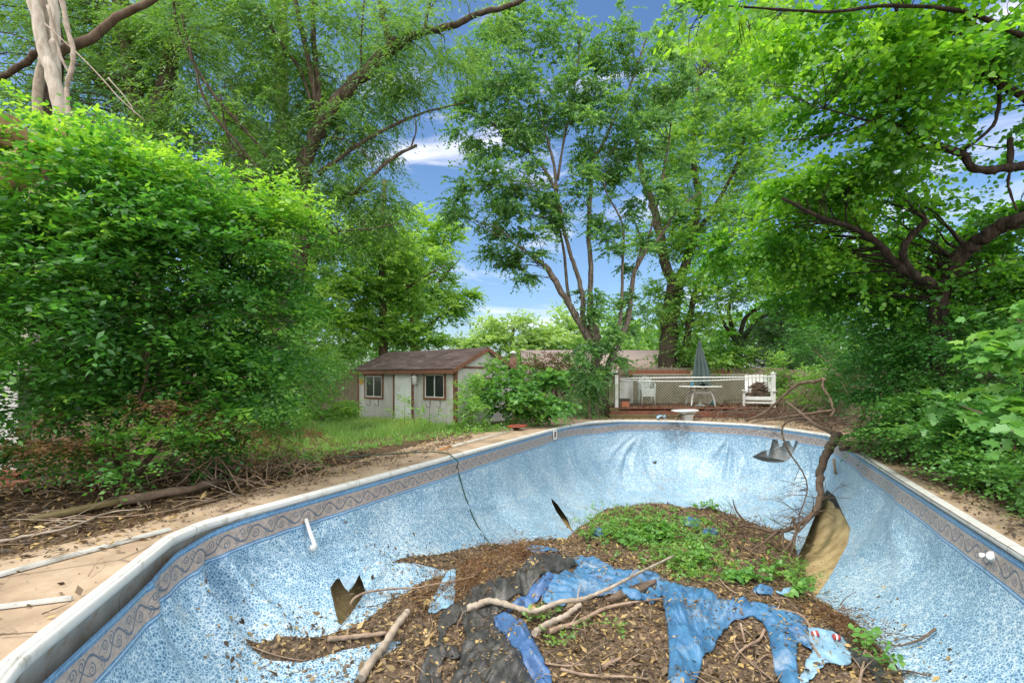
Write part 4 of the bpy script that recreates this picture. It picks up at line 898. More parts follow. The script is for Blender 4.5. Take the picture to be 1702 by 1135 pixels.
# pale strips of cover track lying on the left paving
MAT['track'] = varied('track', (.50, .52, .50), (.64, .65, .62), 8, .5, dirt=(.2, .18, .14))
def strip(p0, p1, w_, label):
    mb = MB(); a, b = G(*p0, .0), G(*p1, .0); mb.bar(a+Vector((0, 0, .008)), b+Vector((0, 0, .008)), w_, .016); d_ = (b-a).normalized(); s = Vector((-d_.y, d_.x, 0))*(w_*.32); mb.bar(a+s+Vector((0, 0, .020)), b+s+Vector((0, 0, .020)), w_*.22, .010); mb.bar(a-s+Vector((0, 0, .020)), b-s+Vector((0, 0, .020)), w_*.22, .010)
    tag(mb.build('cover_track', MAT['track']), label, 'track strip')
strip((-60, 973), (282, 881), .055, 'long pale ridged track strip lying across the left paving to the coping corner')
strip((-40, 1016), (120, 996), .03, 'short thin pale track strip on the near left paving')
# ------------------------------------------------------------------ vegetation
def nrm(a): return a/(np.linalg.norm(a, axis=-1, keepdims=True)+1e-9)
SHAPES = {  # x (-.5...5), y (0..1), fold z
 'kite': np.array([(0, 0, 0), (.5, .42, .10), (0, 1, 0), (-.5, .42, .10)]),
 'blade': np.array([(0, 0, 0), (.5, .35, .05), (.0, 1, -.12), (-.5, .35, .05)]),
 'heart': np.array([(0, .0, 0), (.42, .05, .1), (.5, .42, .12), (0, 1, -.08), (-.5, .42, .12), (-.42, .05, .1)]),
 'lobed': np.array([(0, 0, 0), (.35, -.02, 0), (.28, .22, .03), (.52, .45, -.02), (.22, .52, .04), (.26, .72, 0), (0, 1, -.08), (-.26, .72, 0), (-.22, .52, .04), (-.52, .45, -.02), (-.28, .22, .03), (-.35, -.02, 0)])}
def leaves_geo(P, D, N, Ls, Ws, shape):
    D = nrm(D); S_ = nrm(np.cross(D, N)); N = np.cross(S_, D); t = SHAPES[shape]; k = len(t)
    V_ = P[:, None]+D[:, None]*(t[:, 1]*1.0)[None, :, None]*Ls[:, None, None]+S_[:, None]*t[:, 0][None, :, None]*Ws[:, None, None]+N[:, None]*t[:, 2][None, :, None]*Ws[:, None, None]
    return V_.reshape(-1, 3), np.arange(len(P)*k).reshape(-1, k)
class Crown:
    def __init__(s, shape, mat): s.P = []; s.D = []; s.N = []; s.L = []; s.W = []; s.C = []; s.shape = shape; s.mat = mat; s.hubs = []
    def blob(s, c, r, n, tw=.45, m=9, L=.05, Wd=.025, droop=.25, flat=.7, hubs=None, hr=.33, col=(.15, .55), top=.25, shell=1/2.0, ang=1.0, out=.7, low=-1.0, zf=1.):
        """n twigs in hubs inside an ellipsoid; m leaves on each"""
        c = np.array(c, float); r = np.array(r, float); K = hubs or max(4, int(n/28))
        u = nrm(rng.normal(size=(K, 3))); u[:, 2] = np.maximum(u[:, 2], low); hub = u*(rng.random((K, 1))**shell)
        s.hubs += [tuple(c+h*r*.92) for h in hub]
        w_ = rng.random(K)**1.3+.25; w_ /= w_.sum(); h = rng.choice(K, n, p=w_)
        q = hub[h]+np.clip(rng.normal(size=(n, 3)), -2.2, 2.2)*hr*np.array((1, 1, .62*zf))*.6
        B = c+q*r; od = nrm(q+1e-6)*out+rng.normal(size=(n, 3))*.55; od[:, 2] = od[:, 2]*.55+.12; od = nrm(od)
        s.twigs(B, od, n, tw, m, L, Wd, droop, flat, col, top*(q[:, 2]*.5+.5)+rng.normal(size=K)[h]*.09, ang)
    def twigs(s, B, od, n, tw, m, L, Wd, droop, flat, col, grow, ang=1.0):
        Lt = tw*(.6+.8*rng.random(n)); t = (np.arange(m)+.6)/m
        side = np.where(np.arange(m) % 2 == 0, 1., -1.)
        up = np.array((0, 0, 1.)); pn = nrm(np.cross(od, up+rng.normal(size=(n, 3))*.25))
        P = B[:, None]+od[:, None]*(Lt[:, None]*t)[..., None]; P[..., 2] -= (droop*Lt[:, None]*t**2)
        D = od[:, None]*.75+pn[:, None]*(side*ang)[None, :, None]+rng.normal(size=(n, m, 3))*.28; D[..., 2] -= droop*.7
        N = up*flat*1.6+rng.normal(size=(n, m, 3))*(1.15-flat*.7)
        sc = (.5+.5*rng.random((n, 1))+.4*rng.random((n, m)))*(1-.25*t)[None]
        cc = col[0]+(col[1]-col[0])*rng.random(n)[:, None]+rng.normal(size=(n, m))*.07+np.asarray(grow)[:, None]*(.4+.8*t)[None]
        s.P.append(P.reshape(-1, 3)); s.D.append(D.reshape(-1, 3)); s.N.append(N.reshape(-1, 3)); s.L.append((L*sc).ravel()); s.W.append((Wd*sc).ravel()); s.C.append(np.clip(cc, 0, 1).ravel())
    def pblob(s, px, py, d, rx, ry, rd, n, **k): s.blob(W(px, py, d), (rx/F*d, rd, ry/F*d), n, **k)
    def count(s): return sum(len(p) for p in s.P)
    def build(s, name, parent=None):
        P, D, N = (np.concatenate(a) for a in (s.P, s.D, s.N)); keep = P[:, 2] > -2.2
        keep &= ~((np.hypot(P[:, 0], P[:, 1]) < 1.6)); P, D, N = P[keep], D[keep], N[keep]; L_, W_, C_ = (np.concatenate(a)[keep] for a in (s.L, s.W, s.C))
        V_, f = leaves_geo(P, D, nrm(N), L_, W_, s.shape); return npmesh(name, V_, [f], s.mat, parent, {'c': ('FACE', C_)})
def limb(mb, pts, r0, r1, n=9, k=5, jit=.25, rough=.06):
    P = catmull([tuple(p) for p in pts], k); m_ = len(P); R = [r0+(r1-r0)*(i/(m_-1))**.9 for i in range(m_)]
    R = [q*(1+.13*math.sin(i*1.9+R[0]*91)+random.uniform(-.06, .06)) for i, q in enumerate(R)] if R[0] < .08 else R
    P = [Vector(p)+Vector((random.uniform(-1, 1), random.uniform(-1, 1), random.uniform(-1, 1)))*R[i]*jit*(0 < i < m_-1) for i, p in enumerate(P)]
    mb.tube(P, R, n, rough=rough); return [(tuple(P[i]), R[i]) for i in range(m_)]
def plimb(mb, px, r0, r1, **k): return limb(mb, [W(*q) for q in px], r0, r1, **k)
def connect(mb, sk, hubs, frac=1., r=.3, lift=.12, n=5, rmin=.006, rmax=.06, sub=2):
    """branches from the traced skeleton out to the foliage hubs"""
    S_ = np.array([p for p, _ in sk]); R_ = np.array([q for _, q in sk])
    for h in hubs:
        if random.random() > frac: continue
        h = np.array(h); d = np.linalg.norm(S_-h, axis=1)+np.maximum(0, S_[:, 2]-h[2]+.2)*1.5; i = int(np.argmin(d)); a = S_[i]; L_ = np.linalg.norm(h-a)
        if L_ < .15: continue
        r0 = float(np.clip(R_[i]*r*1.2, rmin*1.5, min(rmax, .012+L_*.012))); mid = (a+h)/2+np.array((random.gauss(0, .08), random.gauss(0, .08), lift*.6))*L_
        P = limb(mb, [a, (a*.7+mid*.3)+rng.normal(size=3)*.03*L_, mid+rng.normal(size=3)*.04*L_, h], r0, rmin, n=n, k=3, jit=.5)
        for _ in range(sub):
            j = random.randrange(len(P)//3, len(P)-1); q = np.array(P[j][0]); e = q+nrm(rng.normal(size=3)+(h-a)/L_*1.2)*L_*random.uniform(.18, .4); limb(mb, [q, (q+e)/2+rng.normal(size=3)*.05*L_, e], P[j][1]*.6, rmin*.6, n=4, k=3, jit=.5)
def tree(name, base, label, cat, crown, wood, woodmat, group=None, sk=None, conn=None):
    r = empty(name, base, label, cat, group)
    if conn is not None: connect(wood, sk, crown.hubs, **conn)
    wood.build('trunk', woodmat, r); crown.build('crown', r); return r
GZ = -.04
# ---- big bush on the left
cr_ = Crown('kite', LM['elm']); mb = MB(); sk = []
for px in (((205, 795, 7), (195, 700, 7), (188, 600, 6.9), (192, 480, 6.8), (195, 400, 6.7)), ((192, 585, 6.9), (235, 530, 7.), (300, 480, 7.1), (370, 440, 7.2)), ((215, 795, 7.1), (260, 680, 7.2), (330, 560, 7.4), (400, 470, 7.5)),
           ((195, 795, 6.9), (150, 650, 6.7), (100, 500, 6.5), (60, 380, 6.4)), ((220, 795, 7.1), (300, 700, 7.2), (390, 620, 7.4), (470, 540, 7.6)), ((190, 795, 6.9), (110, 700, 6.6), (30, 610, 6.4)), ((192, 470, 6.8), (175, 380, 6.6), (140, 300, 6.5)), ((210, 795, 6.9), (205, 720, 6.7), (240, 640, 6.5), (250, 560, 6.4))):
    sk += plimb(mb, px, .048, .012, n=8)
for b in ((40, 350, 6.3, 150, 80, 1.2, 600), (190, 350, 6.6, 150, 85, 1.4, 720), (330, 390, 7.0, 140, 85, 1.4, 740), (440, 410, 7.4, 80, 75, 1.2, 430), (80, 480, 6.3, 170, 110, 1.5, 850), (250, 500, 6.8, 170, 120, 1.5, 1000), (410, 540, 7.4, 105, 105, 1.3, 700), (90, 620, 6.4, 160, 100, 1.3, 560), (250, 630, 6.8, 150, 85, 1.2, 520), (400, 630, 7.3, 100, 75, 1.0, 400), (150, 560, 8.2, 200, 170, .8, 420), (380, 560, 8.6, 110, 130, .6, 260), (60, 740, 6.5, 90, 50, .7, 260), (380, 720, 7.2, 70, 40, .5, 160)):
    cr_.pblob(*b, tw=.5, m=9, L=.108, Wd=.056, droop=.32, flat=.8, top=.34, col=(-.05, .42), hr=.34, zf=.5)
for b in ((230, 268, 6.4, 55, 28, .5, 120), (90, 275, 6.0, 80, 40, .5, 150), (330, 312, 6.8, 75, 28, .6, 160), (430, 335, 7.1, 80, 22, .6, 150), (500, 350, 7.4, 30, 18, .4, 50), (150, 280, 6.3, 70, 30, .5, 120), (70, 180, 6.2, 50, 16, .3, 26), (150, 185, 6.2, 22, 10, .2, 10), (30, 310, 6., 50, 24, .4, 60), (100, 215, 6.2, 30, 25, .3, 24)):
    cr_.pblob(*b, tw=.42, m=9, L=.10, Wd=.056, droop=.25, flat=.75, top=.25, col=(.45, .95), hr=.5)
for i in range(34):      # drooping lighter sprays on the outside of the bush
    px_, py_ = random.uniform(-10, 470), random.uniform(350, 690)
    cr_.pblob(px_, py_, 5.6+px_*.0022+random.uniform(-.1, .3), random.uniform(28, 60), random.uniform(8, 16), .3, random.randint(12, 26), tw=.45, m=10, L=.115, Wd=.058, droop=.45, flat=.85, top=.15, col=(.3, .62), hr=.5, zf=.6)
for b in ((235, 755, 5.9, 85, 42, .35, 110), (150, 745, 6.1, 60, 35, .3, 70), (480, 770, 7.6, 40, 30, .3, 40)):
    cr_.pblob(*b, tw=.36, m=9, L=.075, Wd=.044, droop=.2, flat=.8, top=.2, col=(.25, .6), hr=.5)
tree('large_bush', tuple(G(205, 795, GZ)), 'huge leafy green bush on the left with bright yellow green new tips, beside the paving', 'bush', cr_, mb, MAT['bark_brown'], sk=sk, conn=dict(frac=.55, r=.4, rmax=.025, rmin=.004))
# dead twig skirt
dt = Crown('blade', LM['dead'])
for b in ((330, 700, 6.4, 90, 40, .5, 170), (110, 735, 6.0, 90, 35, .4, 130), (450, 720, 7.1, 60, 30, .5, 100), (290, 680, 6.3, 70, 26, .4, 80)): dt.pblob(*b, tw=.45, m=14, L=.06, Wd=.016, droop=.7, flat=.2, col=(.2, .85), top=0)
mb = MB()
for i in range(170):
    p = G(random.uniform(20, 520), random.uniform(765, 815), GZ); a = random.uniform(0, 6.28); l = random.uniform(.3, .9); e = p+Vector((math.cos(a)*l, math.sin(a)*l*.6, random.uniform(.02, .5))); limb(mb, [p, (p+e)/2+Vector((0, 0, random.uniform(0, .15))), e], .010, .003, n=4, k=3, jit=.6)
tree('dead_brush', tuple(G(300, 800, GZ)), 'tangle of dead brown twigs beneath the large left bush', 'brush', dt, mb, MAT['dead_stick'])['kind'] = 'stuff'
# ---- snag
sn = empty('dead_snag', (-8.2, 9.2, GZ), 'pale barkless dead tree trunks with sawn off log at upper left', 'dead tree')
mb = MB(); plimb(mb, ((30, 760, 9.3), (60, 500, 9.3), (105, 240, 9.2), (88, 130, 9.2), (70, 70, 9.2), (50, -40, 9.2)), .14, .10, n=12); mb.build('pale_trunk', MAT['bark_white'], sn)
mb = MB(); plimb(mb, ((50, 500, 9.5), (62, 200, 9.5), (68, 120, 9.5), (75, 60, 9.5), (72, -40, 9.5)), .09, .07, n=10); mb.build('tan_trunk', MAT['bark_grey'], sn)
mb = MB(); plimb(mb, ((110, 400, 9.3), (92, 110, 9.3), (93, 60, 9.3), (88, -40, 9.3)), .085, .08, n=10); mb.build('pale_trunk', MAT['bark_white'], sn)
mb = MB(); plimb(mb, ((95, 600, 10), (90, 300, 10), (85, 100, 10), (80, -60, 10)), .2, .17, n=12); mb.build('dark_trunk', MAT['bark_dark'], sn)
mb = MB(); plimb(mb, ((100, -20, 9), (110, 40, 9), (121, 80, 9), (120, 115, 9), (111, 145, 9), (114, 185, 9), (118, 260, 9)), .045, .035); mb.build('vine', MAT['bark_grey'], sn)
mb = MB(); plimb(mb, ((70, 72, 9.4), (55, 95, 9.5), (30, 112, 9.6), (-10, 135, 9.7), (-60, 160, 9.8)), .07, .05); mb.build('limb', MAT['bark_mid'], sn)
mb = MB(); plimb(mb, ((95, 85, 9.8), (125, 75, 9.9), (160, 60, 10), (180, 40, 10), (205, 22, 10), (240, 8, 10), (300, -30, 10)), .10, .06); mb.build('limb', MAT['bark_brown'], sn)
for px, r in ((((75, 40, 9), (150, 110, 9), (200, 165, 9), (240, 200, 9)), .014), (((115, 185, 9), (150, 225, 9), (185, 290, 9)), .012), (((80, 10, 9.1), (100, 90, 9.1), (122, 135, 9.1)), .03), (((180, 130, 9), (210, 165, 9), (225, 190, 9)), .012)):
    mb = MB(); plimb(mb, px, r, r*.6, n=6); mb.build('bare_branch', MAT['bark_grey'], sn)
mb = MB(); a, b = W(-110, 262, 7.6), W(14, 216, 5.5); mb.tube([a, a.lerp(b, .5), b], [.19, .175, .17], 22, rough=.02); mb.build('sawn_log', MAT['wood_cut'], sn)
mb = MB(); a, b = W(-60, 330, 8.6), W(120, 235, 8.9); mb.tube([a, b], [.30, .26], 22, rough=.02); mb.build('sawn_log', MAT['wood_cut'], sn)
# ---- willows
def willowcrown(blobs, seed=0, dens=1., **kw):
    c = Crown('blade', LM['willow'])
    for b in blobs:
        k = dict(tw=.8, m=13, L=.19, Wd=.042, droop=.8, flat=.25, top=.1, col=(.2, .7), hr=.27, ang=.5, shell=1/2.4); k.update(kw); c.pblob(b[0], b[1], b[2]+1.0, *b[3:6], int(b[6]*dens), **k)
    return c
mb = MB(); sk = plimb(mb, ((430, 722, 14.2), (460, 600, 14.2), (488, 470, 14.1), (512, 372, 14), (503, 293, 14), (523, 226, 13.9), (555, 176, 13.8), (597, 130, 13.8), (647, 81, 13.7), (664, 72, 13.7)), .27, .15, n=14, k=6)
for px, r0, r1 in ((((661, 75, 13.7), (703, 54, 13.7), (752, 44, 13.6), (788, 26, 13.5), (858, 5, 13.4), (930, -40, 13.3)), .12, .05), (((648, 78, 13.7), (640, 45, 13.7), (630, -10, 13.7)), .10, .07), (((706, 55, 13.7), (709, 30, 13.6), (716, -5, 13.6)), .05, .04),
                   (((530, 205, 13.9), (522, 150, 13.7), (508, 80, 13.6), (497, 30, 13.5), (486, -20, 13.4)), .09, .06), (((534, 198, 13.9), (530, 150, 13.8), (523, 88, 13.8), (517, -20, 13.8)), .09, .07), (((521, 180, 13.8), (500, 120, 13.6), (481, 92, 13.5), (450, 45, 13.4), (421, 5, 13.3)), .05, .025),
                   (((528, 290, 14), (597, 240, 14.2), (654, 208, 14.4), (707, 187, 14.5), (773, 171, 14.7)), .075, .02), (((585, 325, 14), (643, 271, 14.2), (682, 247, 14.3), (693, 242, 14.3)), .06, .04), (((682, 247, 14.3), (691, 220, 14.3), (690, 198, 14.3)), .03, .015), (((548, 228, 14), (583, 236, 13.8), (612, 262, 13.7), (622, 300, 13.6)), .03, .01),
                   (((476, 320, 13.5), (440, 255, 13.3), (400, 208, 13.1), (350, 150, 12.9), (300, 60, 12.8), (285, -20, 12.7)), .05, .03), (((470, 330, 13.4), (400, 245, 13.1), (345, 175, 12.9), (318, 90, 12.7), (300, 20, 12.6)), .045, .025), (((480, 560, 14), (420, 300, 13.4), (380, 230, 13.2), (365, 150, 13)), .06, .02), (((600, 118, 13.8), (601, 60, 13.6), (606, -10, 13.5)), .03, .02),
                   (((505, 400, 14), (560, 385, 13.7), (620, 380, 13.5), (660, 372, 13.4)), .04, .012)):
    sk += plimb(mb, px, r0, r1, n=8)
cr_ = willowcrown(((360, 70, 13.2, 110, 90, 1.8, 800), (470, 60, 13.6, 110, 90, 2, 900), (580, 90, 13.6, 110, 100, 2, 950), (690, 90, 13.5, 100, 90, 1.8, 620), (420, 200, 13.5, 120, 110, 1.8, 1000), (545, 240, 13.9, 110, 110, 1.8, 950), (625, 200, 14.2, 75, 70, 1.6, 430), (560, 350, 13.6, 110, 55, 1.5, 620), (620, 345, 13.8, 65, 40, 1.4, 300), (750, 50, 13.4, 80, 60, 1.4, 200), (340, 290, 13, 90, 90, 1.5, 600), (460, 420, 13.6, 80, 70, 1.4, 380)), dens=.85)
tree('leaning_willow', tuple(G(430, 722, GZ)), 'large willow with thick furrowed trunk leaning right above the shed', 'tree', cr_, mb, MAT['bark_mid'], sk=sk, conn=dict(frac=.75, r=.4, rmax=.035))
mb = MB(); sk = plimb(mb, ((250, 700, 15.5), (250, 480, 15.5), (250, 300, 15.4), (245, 230, 15.4)), .42, .36, n=14)
sk += plimb(mb, ((238, 245, 15.4), (224, 170, 15.3), (213, 90, 15.2), (202, 20, 15.1), (195, -60, 15)), .25, .2, n=12); sk += plimb(mb, ((254, 240, 15.4), (268, 170, 15.3), (285, 95, 15.3), (300, 20, 15.2), (315, -60, 15.2)), .27, .2, n=12)
sk += plimb(mb, ((470, 300, 19), (468, 200, 19), (468, 60, 19), (470, -60, 19)), .26, .22, n=10)
cr_ = willowcrown(((60, 60, 15, 150, 100, 2.5, 1300), (180, 110, 14.3, 110, 110, 1.6, 900), (280, 150, 14.4, 110, 110, 1.6, 900), (230, 20, 15, 130, 80, 2, 800), (140, 230, 14.6, 150, 80, 1.8, 900), (310, 40, 15, 80, 80, 1.8, 600), (270, 260, 14.4, 90, 60, 1.5, 600), (-40, 150, 14, 100, 100, 2, 500), (360, 240, 15.5, 90, 90, 1.5, 500)), dens=.9)
tree('forked_willow', tuple(G(250, 700, GZ)), 'big willow with rough trunk forking in a V at upper left behind the dead snag', 'tree', cr_, mb, MAT['bark_mid'], sk=sk, conn=dict(frac=.5, r=.3, rmax=.035))
# ---- ivy clad tree and bright trees behind the shed
mb = MB(); sk = plimb(mb, ((638, 700, 23), (638, 560, 23), (636, 470, 23), (635, 380, 23), (640, 300, 23.2)), .24, .12, n=10); sk += plimb(mb, ((638, 560, 23), (610, 548, 22.6), (580, 535, 22.2), (565, 515, 22)), .07, .03); sk += plimb(mb, ((638, 500, 23), (690, 470, 23), (740, 440, 23)), .07, .02)
cr_ = Crown('kite', LM['maple'])
for b in ((640, 440, 23, 55, 90, 1.2, 520), (630, 560, 22.6, 60, 45, 1.2, 300), (560, 470, 22.5, 60, 80, 1.4, 420), (700, 480, 23, 50, 70, 1.3, 330), (690, 560, 22.8, 60, 30, 1., 220), (600, 380, 23, 70, 50, 1.2, 260)): cr_.pblob(*b, tw=.7, m=10, L=.19, Wd=.14, droop=.3, flat=.6, col=(.3, .85), top=.25)
tree('ivy_clad_tree', tuple(G(638, 705, GZ)), 'straight dark trunk wrapped in ivy rising just behind the shed roof', 'tree', cr_, mb, MAT['bark_brown'], sk=sk, conn=dict(frac=.6))
mb = MB(); sk = plimb(mb, ((690, 690, 30), (690, 560, 30), (680, 450, 30), (670, 380, 30)), .35, .15); sk += plimb(mb, ((688, 540, 30), (730, 470, 30), (765, 430, 30)), .13, .03); sk += plimb(mb, ((688, 560, 30), (740, 520, 30), (775, 510, 30)), .10, .03)
cr_ = Crown('kite', LM['maple'])
for b in ((700, 420, 30, 60, 60, 2.5, 620), (740, 480, 30, 40, 50, 1.5, 330), (650, 400, 30, 70, 60, 2.5, 620), (720, 540, 30, 45, 40, 1.5, 240), (620, 480, 31, 80, 70, 2.5, 600), (760, 500, 30, 25, 20, 1, 70), (730, 400, 30, 40, 30, 1, 150)): cr_.pblob(*b, tw=.8, m=11, L=.22, Wd=.15, droop=.35, flat=.6, col=(.5, .95), top=.2)
tree('maple_tree', tuple(G(690, 672, GZ)), 'light green maple with airy right edge against the blue sky behind the shed', 'tree', cr_, mb, MAT['bark_brown'], sk=sk, conn=dict(frac=.6))
mb = MB(); sk = plimb(mb, ((480, 690, 22), (490, 560, 22), (510, 450, 22), (520, 380, 22)), .22, .1); sk += plimb(mb, ((484, 600, 22), (440, 540, 21.5), (400, 500, 21)), .08, .03)
cr_ = Crown('kite', LM['maple'])
for b in ((510, 450, 22, 80, 80, 2, 700), (460, 530, 21, 90, 60, 1.8, 600), (540, 540, 21, 60, 60, 1.5, 400), (430, 450, 22, 70, 70, 2, 450), (560, 400, 22, 50, 40, 1.5, 250)): cr_.pblob(*b, tw=.7, m=11, L=.17, Wd=.12, droop=.35, flat=.6, col=(.5, .95), top=.25)
tree('maple_tree', tuple(G(480, 690, GZ)), 'bright green tree left of the ivy trunk and just above the shed corner', 'tree', cr_, mb, MAT['bark_brown'], sk=sk, conn=dict(frac=.6))
# ---- far pale trees
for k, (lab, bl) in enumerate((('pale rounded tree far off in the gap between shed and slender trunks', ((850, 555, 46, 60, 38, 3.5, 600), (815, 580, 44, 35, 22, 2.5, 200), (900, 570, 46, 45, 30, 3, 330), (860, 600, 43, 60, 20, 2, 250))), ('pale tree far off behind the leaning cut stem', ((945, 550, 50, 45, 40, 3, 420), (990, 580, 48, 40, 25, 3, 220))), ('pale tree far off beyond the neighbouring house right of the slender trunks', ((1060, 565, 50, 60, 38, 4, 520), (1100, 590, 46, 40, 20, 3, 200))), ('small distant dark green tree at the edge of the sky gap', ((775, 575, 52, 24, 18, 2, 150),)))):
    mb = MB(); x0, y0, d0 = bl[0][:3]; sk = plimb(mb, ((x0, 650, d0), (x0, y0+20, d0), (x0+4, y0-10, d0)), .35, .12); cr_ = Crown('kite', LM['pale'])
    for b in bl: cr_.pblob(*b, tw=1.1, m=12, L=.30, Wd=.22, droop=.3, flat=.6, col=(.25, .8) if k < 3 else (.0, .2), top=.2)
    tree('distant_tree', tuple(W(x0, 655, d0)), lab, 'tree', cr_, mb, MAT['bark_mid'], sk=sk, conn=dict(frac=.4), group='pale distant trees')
MAT['bark_light'] = bark('bark_light', (.16, .13, .10), (.33, .275, .22), 14)
# ---- slender multi stemmed tree
mb = MB(); sk = []
sk += plimb(mb, ((988, 700, 19), (988, 621, 19), (992, 594, 19), (990, 560, 19), (982, 540, 19)), .20, .18, n=12)
for px, r0, r1 in ((((984, 560, 19), (969, 533, 19), (969, 502, 18.9), (963, 468, 18.9), (951, 429, 18.8), (939, 390, 18.8), (932, 352, 18.7), (921, 310, 18.7), (900, 275, 18.6), (868, 243, 18.5), (826, 211, 18.4), (790, 190, 18.3)), .15, .03), (((925, 318, 18.7), (922, 282, 18.7), (912, 240, 18.8), (903, 208, 18.8), (885, 150, 18.8), (880, 90, 18.8)), .09, .02), (((927, 300, 18.7), (938, 229, 18.9), (949, 183, 19), (960, 110, 19), (965, 50, 19)), .07, .02),
                   (((990, 580, 19), (981, 527, 19.1), (982, 456, 19.2), (979, 400, 19.3), (982, 317, 19.4), (984, 268, 19.4), (1002, 240, 19.4), (1026, 187, 19.4), (1051, 134, 19.4), (1075, 60, 19.4)), .16, .04), (((985, 575, 18.9), (963, 539, 18.8), (939, 496, 18.7), (914, 453, 18.6), (904, 440, 18.6)), .17, .13), (((960, 525, 19.1), (946, 499, 19.2), (939, 432, 19.3), (933, 395, 19.3), (925, 350, 19.4)), .10, .05), (((868, 243, 18.5), (850, 200, 18.5), (840, 130, 18.5)), .04, .01), (((984, 268, 19.4), (975, 200, 19.5), (990, 120, 19.5)), .05, .015)): sk += plimb(mb, px, r0*.8, r1*.8, n=9)
cr_ = Crown('heart', LM['poplar'])
PB = dict(tw=.5, m=10, L=.105, Wd=.088, droop=.35, flat=.25, col=(.2, .75), top=.1, hr=.26, shell=1/2.6)
for b in ((800, 120, 18.5, 60, 70, 1.2, 300), (850, 90, 18.6, 80, 80, 1.5, 480), (905, 130, 18.7, 70, 80, 1.5, 420), (830, 200, 18.4, 70, 60, 1.3, 460), (780, 200, 18.3, 40, 40, .8, 130), (900, 220, 18.6, 60, 60, 1.3, 340), (970, 90, 19, 70, 80, 1.5, 420), (960, 190, 19, 60, 70, 1.3, 350), (800, 320, 18.4, 70, 60, 1.2, 420), (860, 300, 18.5, 60, 60, 1.2, 340), (850, 390, 18.6, 60, 55, 1.2, 330), (900, 370, 18.7, 50, 50, 1., 260), (765, 345, 18.3, 30, 30, .6, 90), (835, 455, 18.6, 45, 30, .7, 120), (880, 440, 18.6, 40, 30, .7, 110), (940, 320, 18.8, 50, 60, 1., 260), (970, 600, 18.5, 30, 60, .5, 260), (982, 630, 18.4, 24, 50, .4, 200), (985, 480, 18.8, 25, 60, .4, 130), (880, 30, 18.7, 70, 50, 1.2, 220), (1020, 60, 19, 60, 60, 1.2, 200)): cr_.pblob(*b, **PB)
tree('slender_tree', tuple(G(988, 700, GZ)), 'slender multi stemmed tree with small round leaves and one sawn off leaning stem', 'tree', cr_, mb, MAT['bark_light'], sk=sk, conn=dict(frac=.7, r=.4, rmax=.03))
mb = MB(); sk = []
for px, r0, r1 in ((((1004, 700, 19.4), (1010, 612, 19.4), (1030, 569, 19.4), (1043, 533, 19.4), (1048, 500, 19.4), (1053, 460, 19.4), (1068, 425, 19.4), (1086, 407, 19.4), (1104, 383, 19.4), (1130, 345, 19.4), (1165, 320, 19.4)), .2, .03), (((1050, 490, 19.4), (1058, 440, 19.5), (1066, 400, 19.5), (1050, 360, 19.5)), .08, .03), (((1020, 585, 19.3), (1032, 520, 19.2), (1035, 441, 19.2), (1037, 400, 19.2), (1032, 365, 19.2), (1010, 325, 19.2), (1000, 290, 19.2)), .09, .03), (((1068, 425, 19.4), (1090, 350, 19.5), (1110, 250, 19.6), (1120, 150, 19.6)), .07, .02)): sk += plimb(mb, px, r0*.8, r1*.8, n=9)
cr_ = Crown('heart', LM['poplar'])
for b in ((1040, 150, 19.4, 60, 70, 1.2, 380), (1090, 130, 19.5, 55, 70, 1.2, 330), (1020, 240, 19.3, 60, 55, 1.2, 360), (1090, 240, 19.5, 60, 60, 1.2, 420), (1010, 330, 19.2, 50, 50, 1., 260), (1075, 330, 19.4, 55, 50, 1.1, 260), (1010, 420, 19.2, 40, 50, .8, 170), (1060, 420, 19.4, 40, 40, .8, 120), (1045, 520, 19.3, 35, 35, .6, 150), (1015, 575, 18.9, 28, 38, .5, 180), (1135, 190, 19.5, 40, 60, 1., 220), (1120, 60, 19.5, 50, 40, 1, 150)): cr_.pblob(*b, **PB)
tree('slender_tree', tuple(G(1004, 700, GZ)), 'slender tree bending right immediately left of the thick maple trunk', 'tree', cr_, mb, MAT['bark_light'], sk=sk, conn=dict(frac=.7, r=.4, rmax=.03))
# ---- thick maple behind the deck
mb = MB(); sk = plimb(mb, ((1110, 690, 23), (1110, 612, 23), (1113, 540, 23), (1122, 478, 23)), .43, .38, n=14)
for px, r0, r1 in ((((1122, 485, 23), (1107, 440, 23), (1096, 390, 23), (1085, 340, 23), (1070, 300, 23), (1058, 220, 23)), .27, .12), (((1124, 485, 23), (1140, 440, 23), (1152, 400, 23), (1160, 330, 23), (1152, 250, 23), (1160, 130, 23)), .25, .1), (((1118, 350, 23), (1115, 320, 23), (1100, 290, 23)), .15, .12), (((1155, 390, 23), (1190, 340, 23.3), (1230, 260, 23.5), (1245, 180, 23.5)), .13, .04), (((1230, 260, 23.5), (1265, 210, 23.5), (1290, 150, 23.5)), .06, .02), (((1135, 612, 22.8), (1145, 540, 22.8), (1160, 470, 22.8), (1200, 400, 22.6)), .2, .08)): sk += plimb(mb, px, r0, r1, n=10)
cr_ = Crown('kite', LM['maple'])
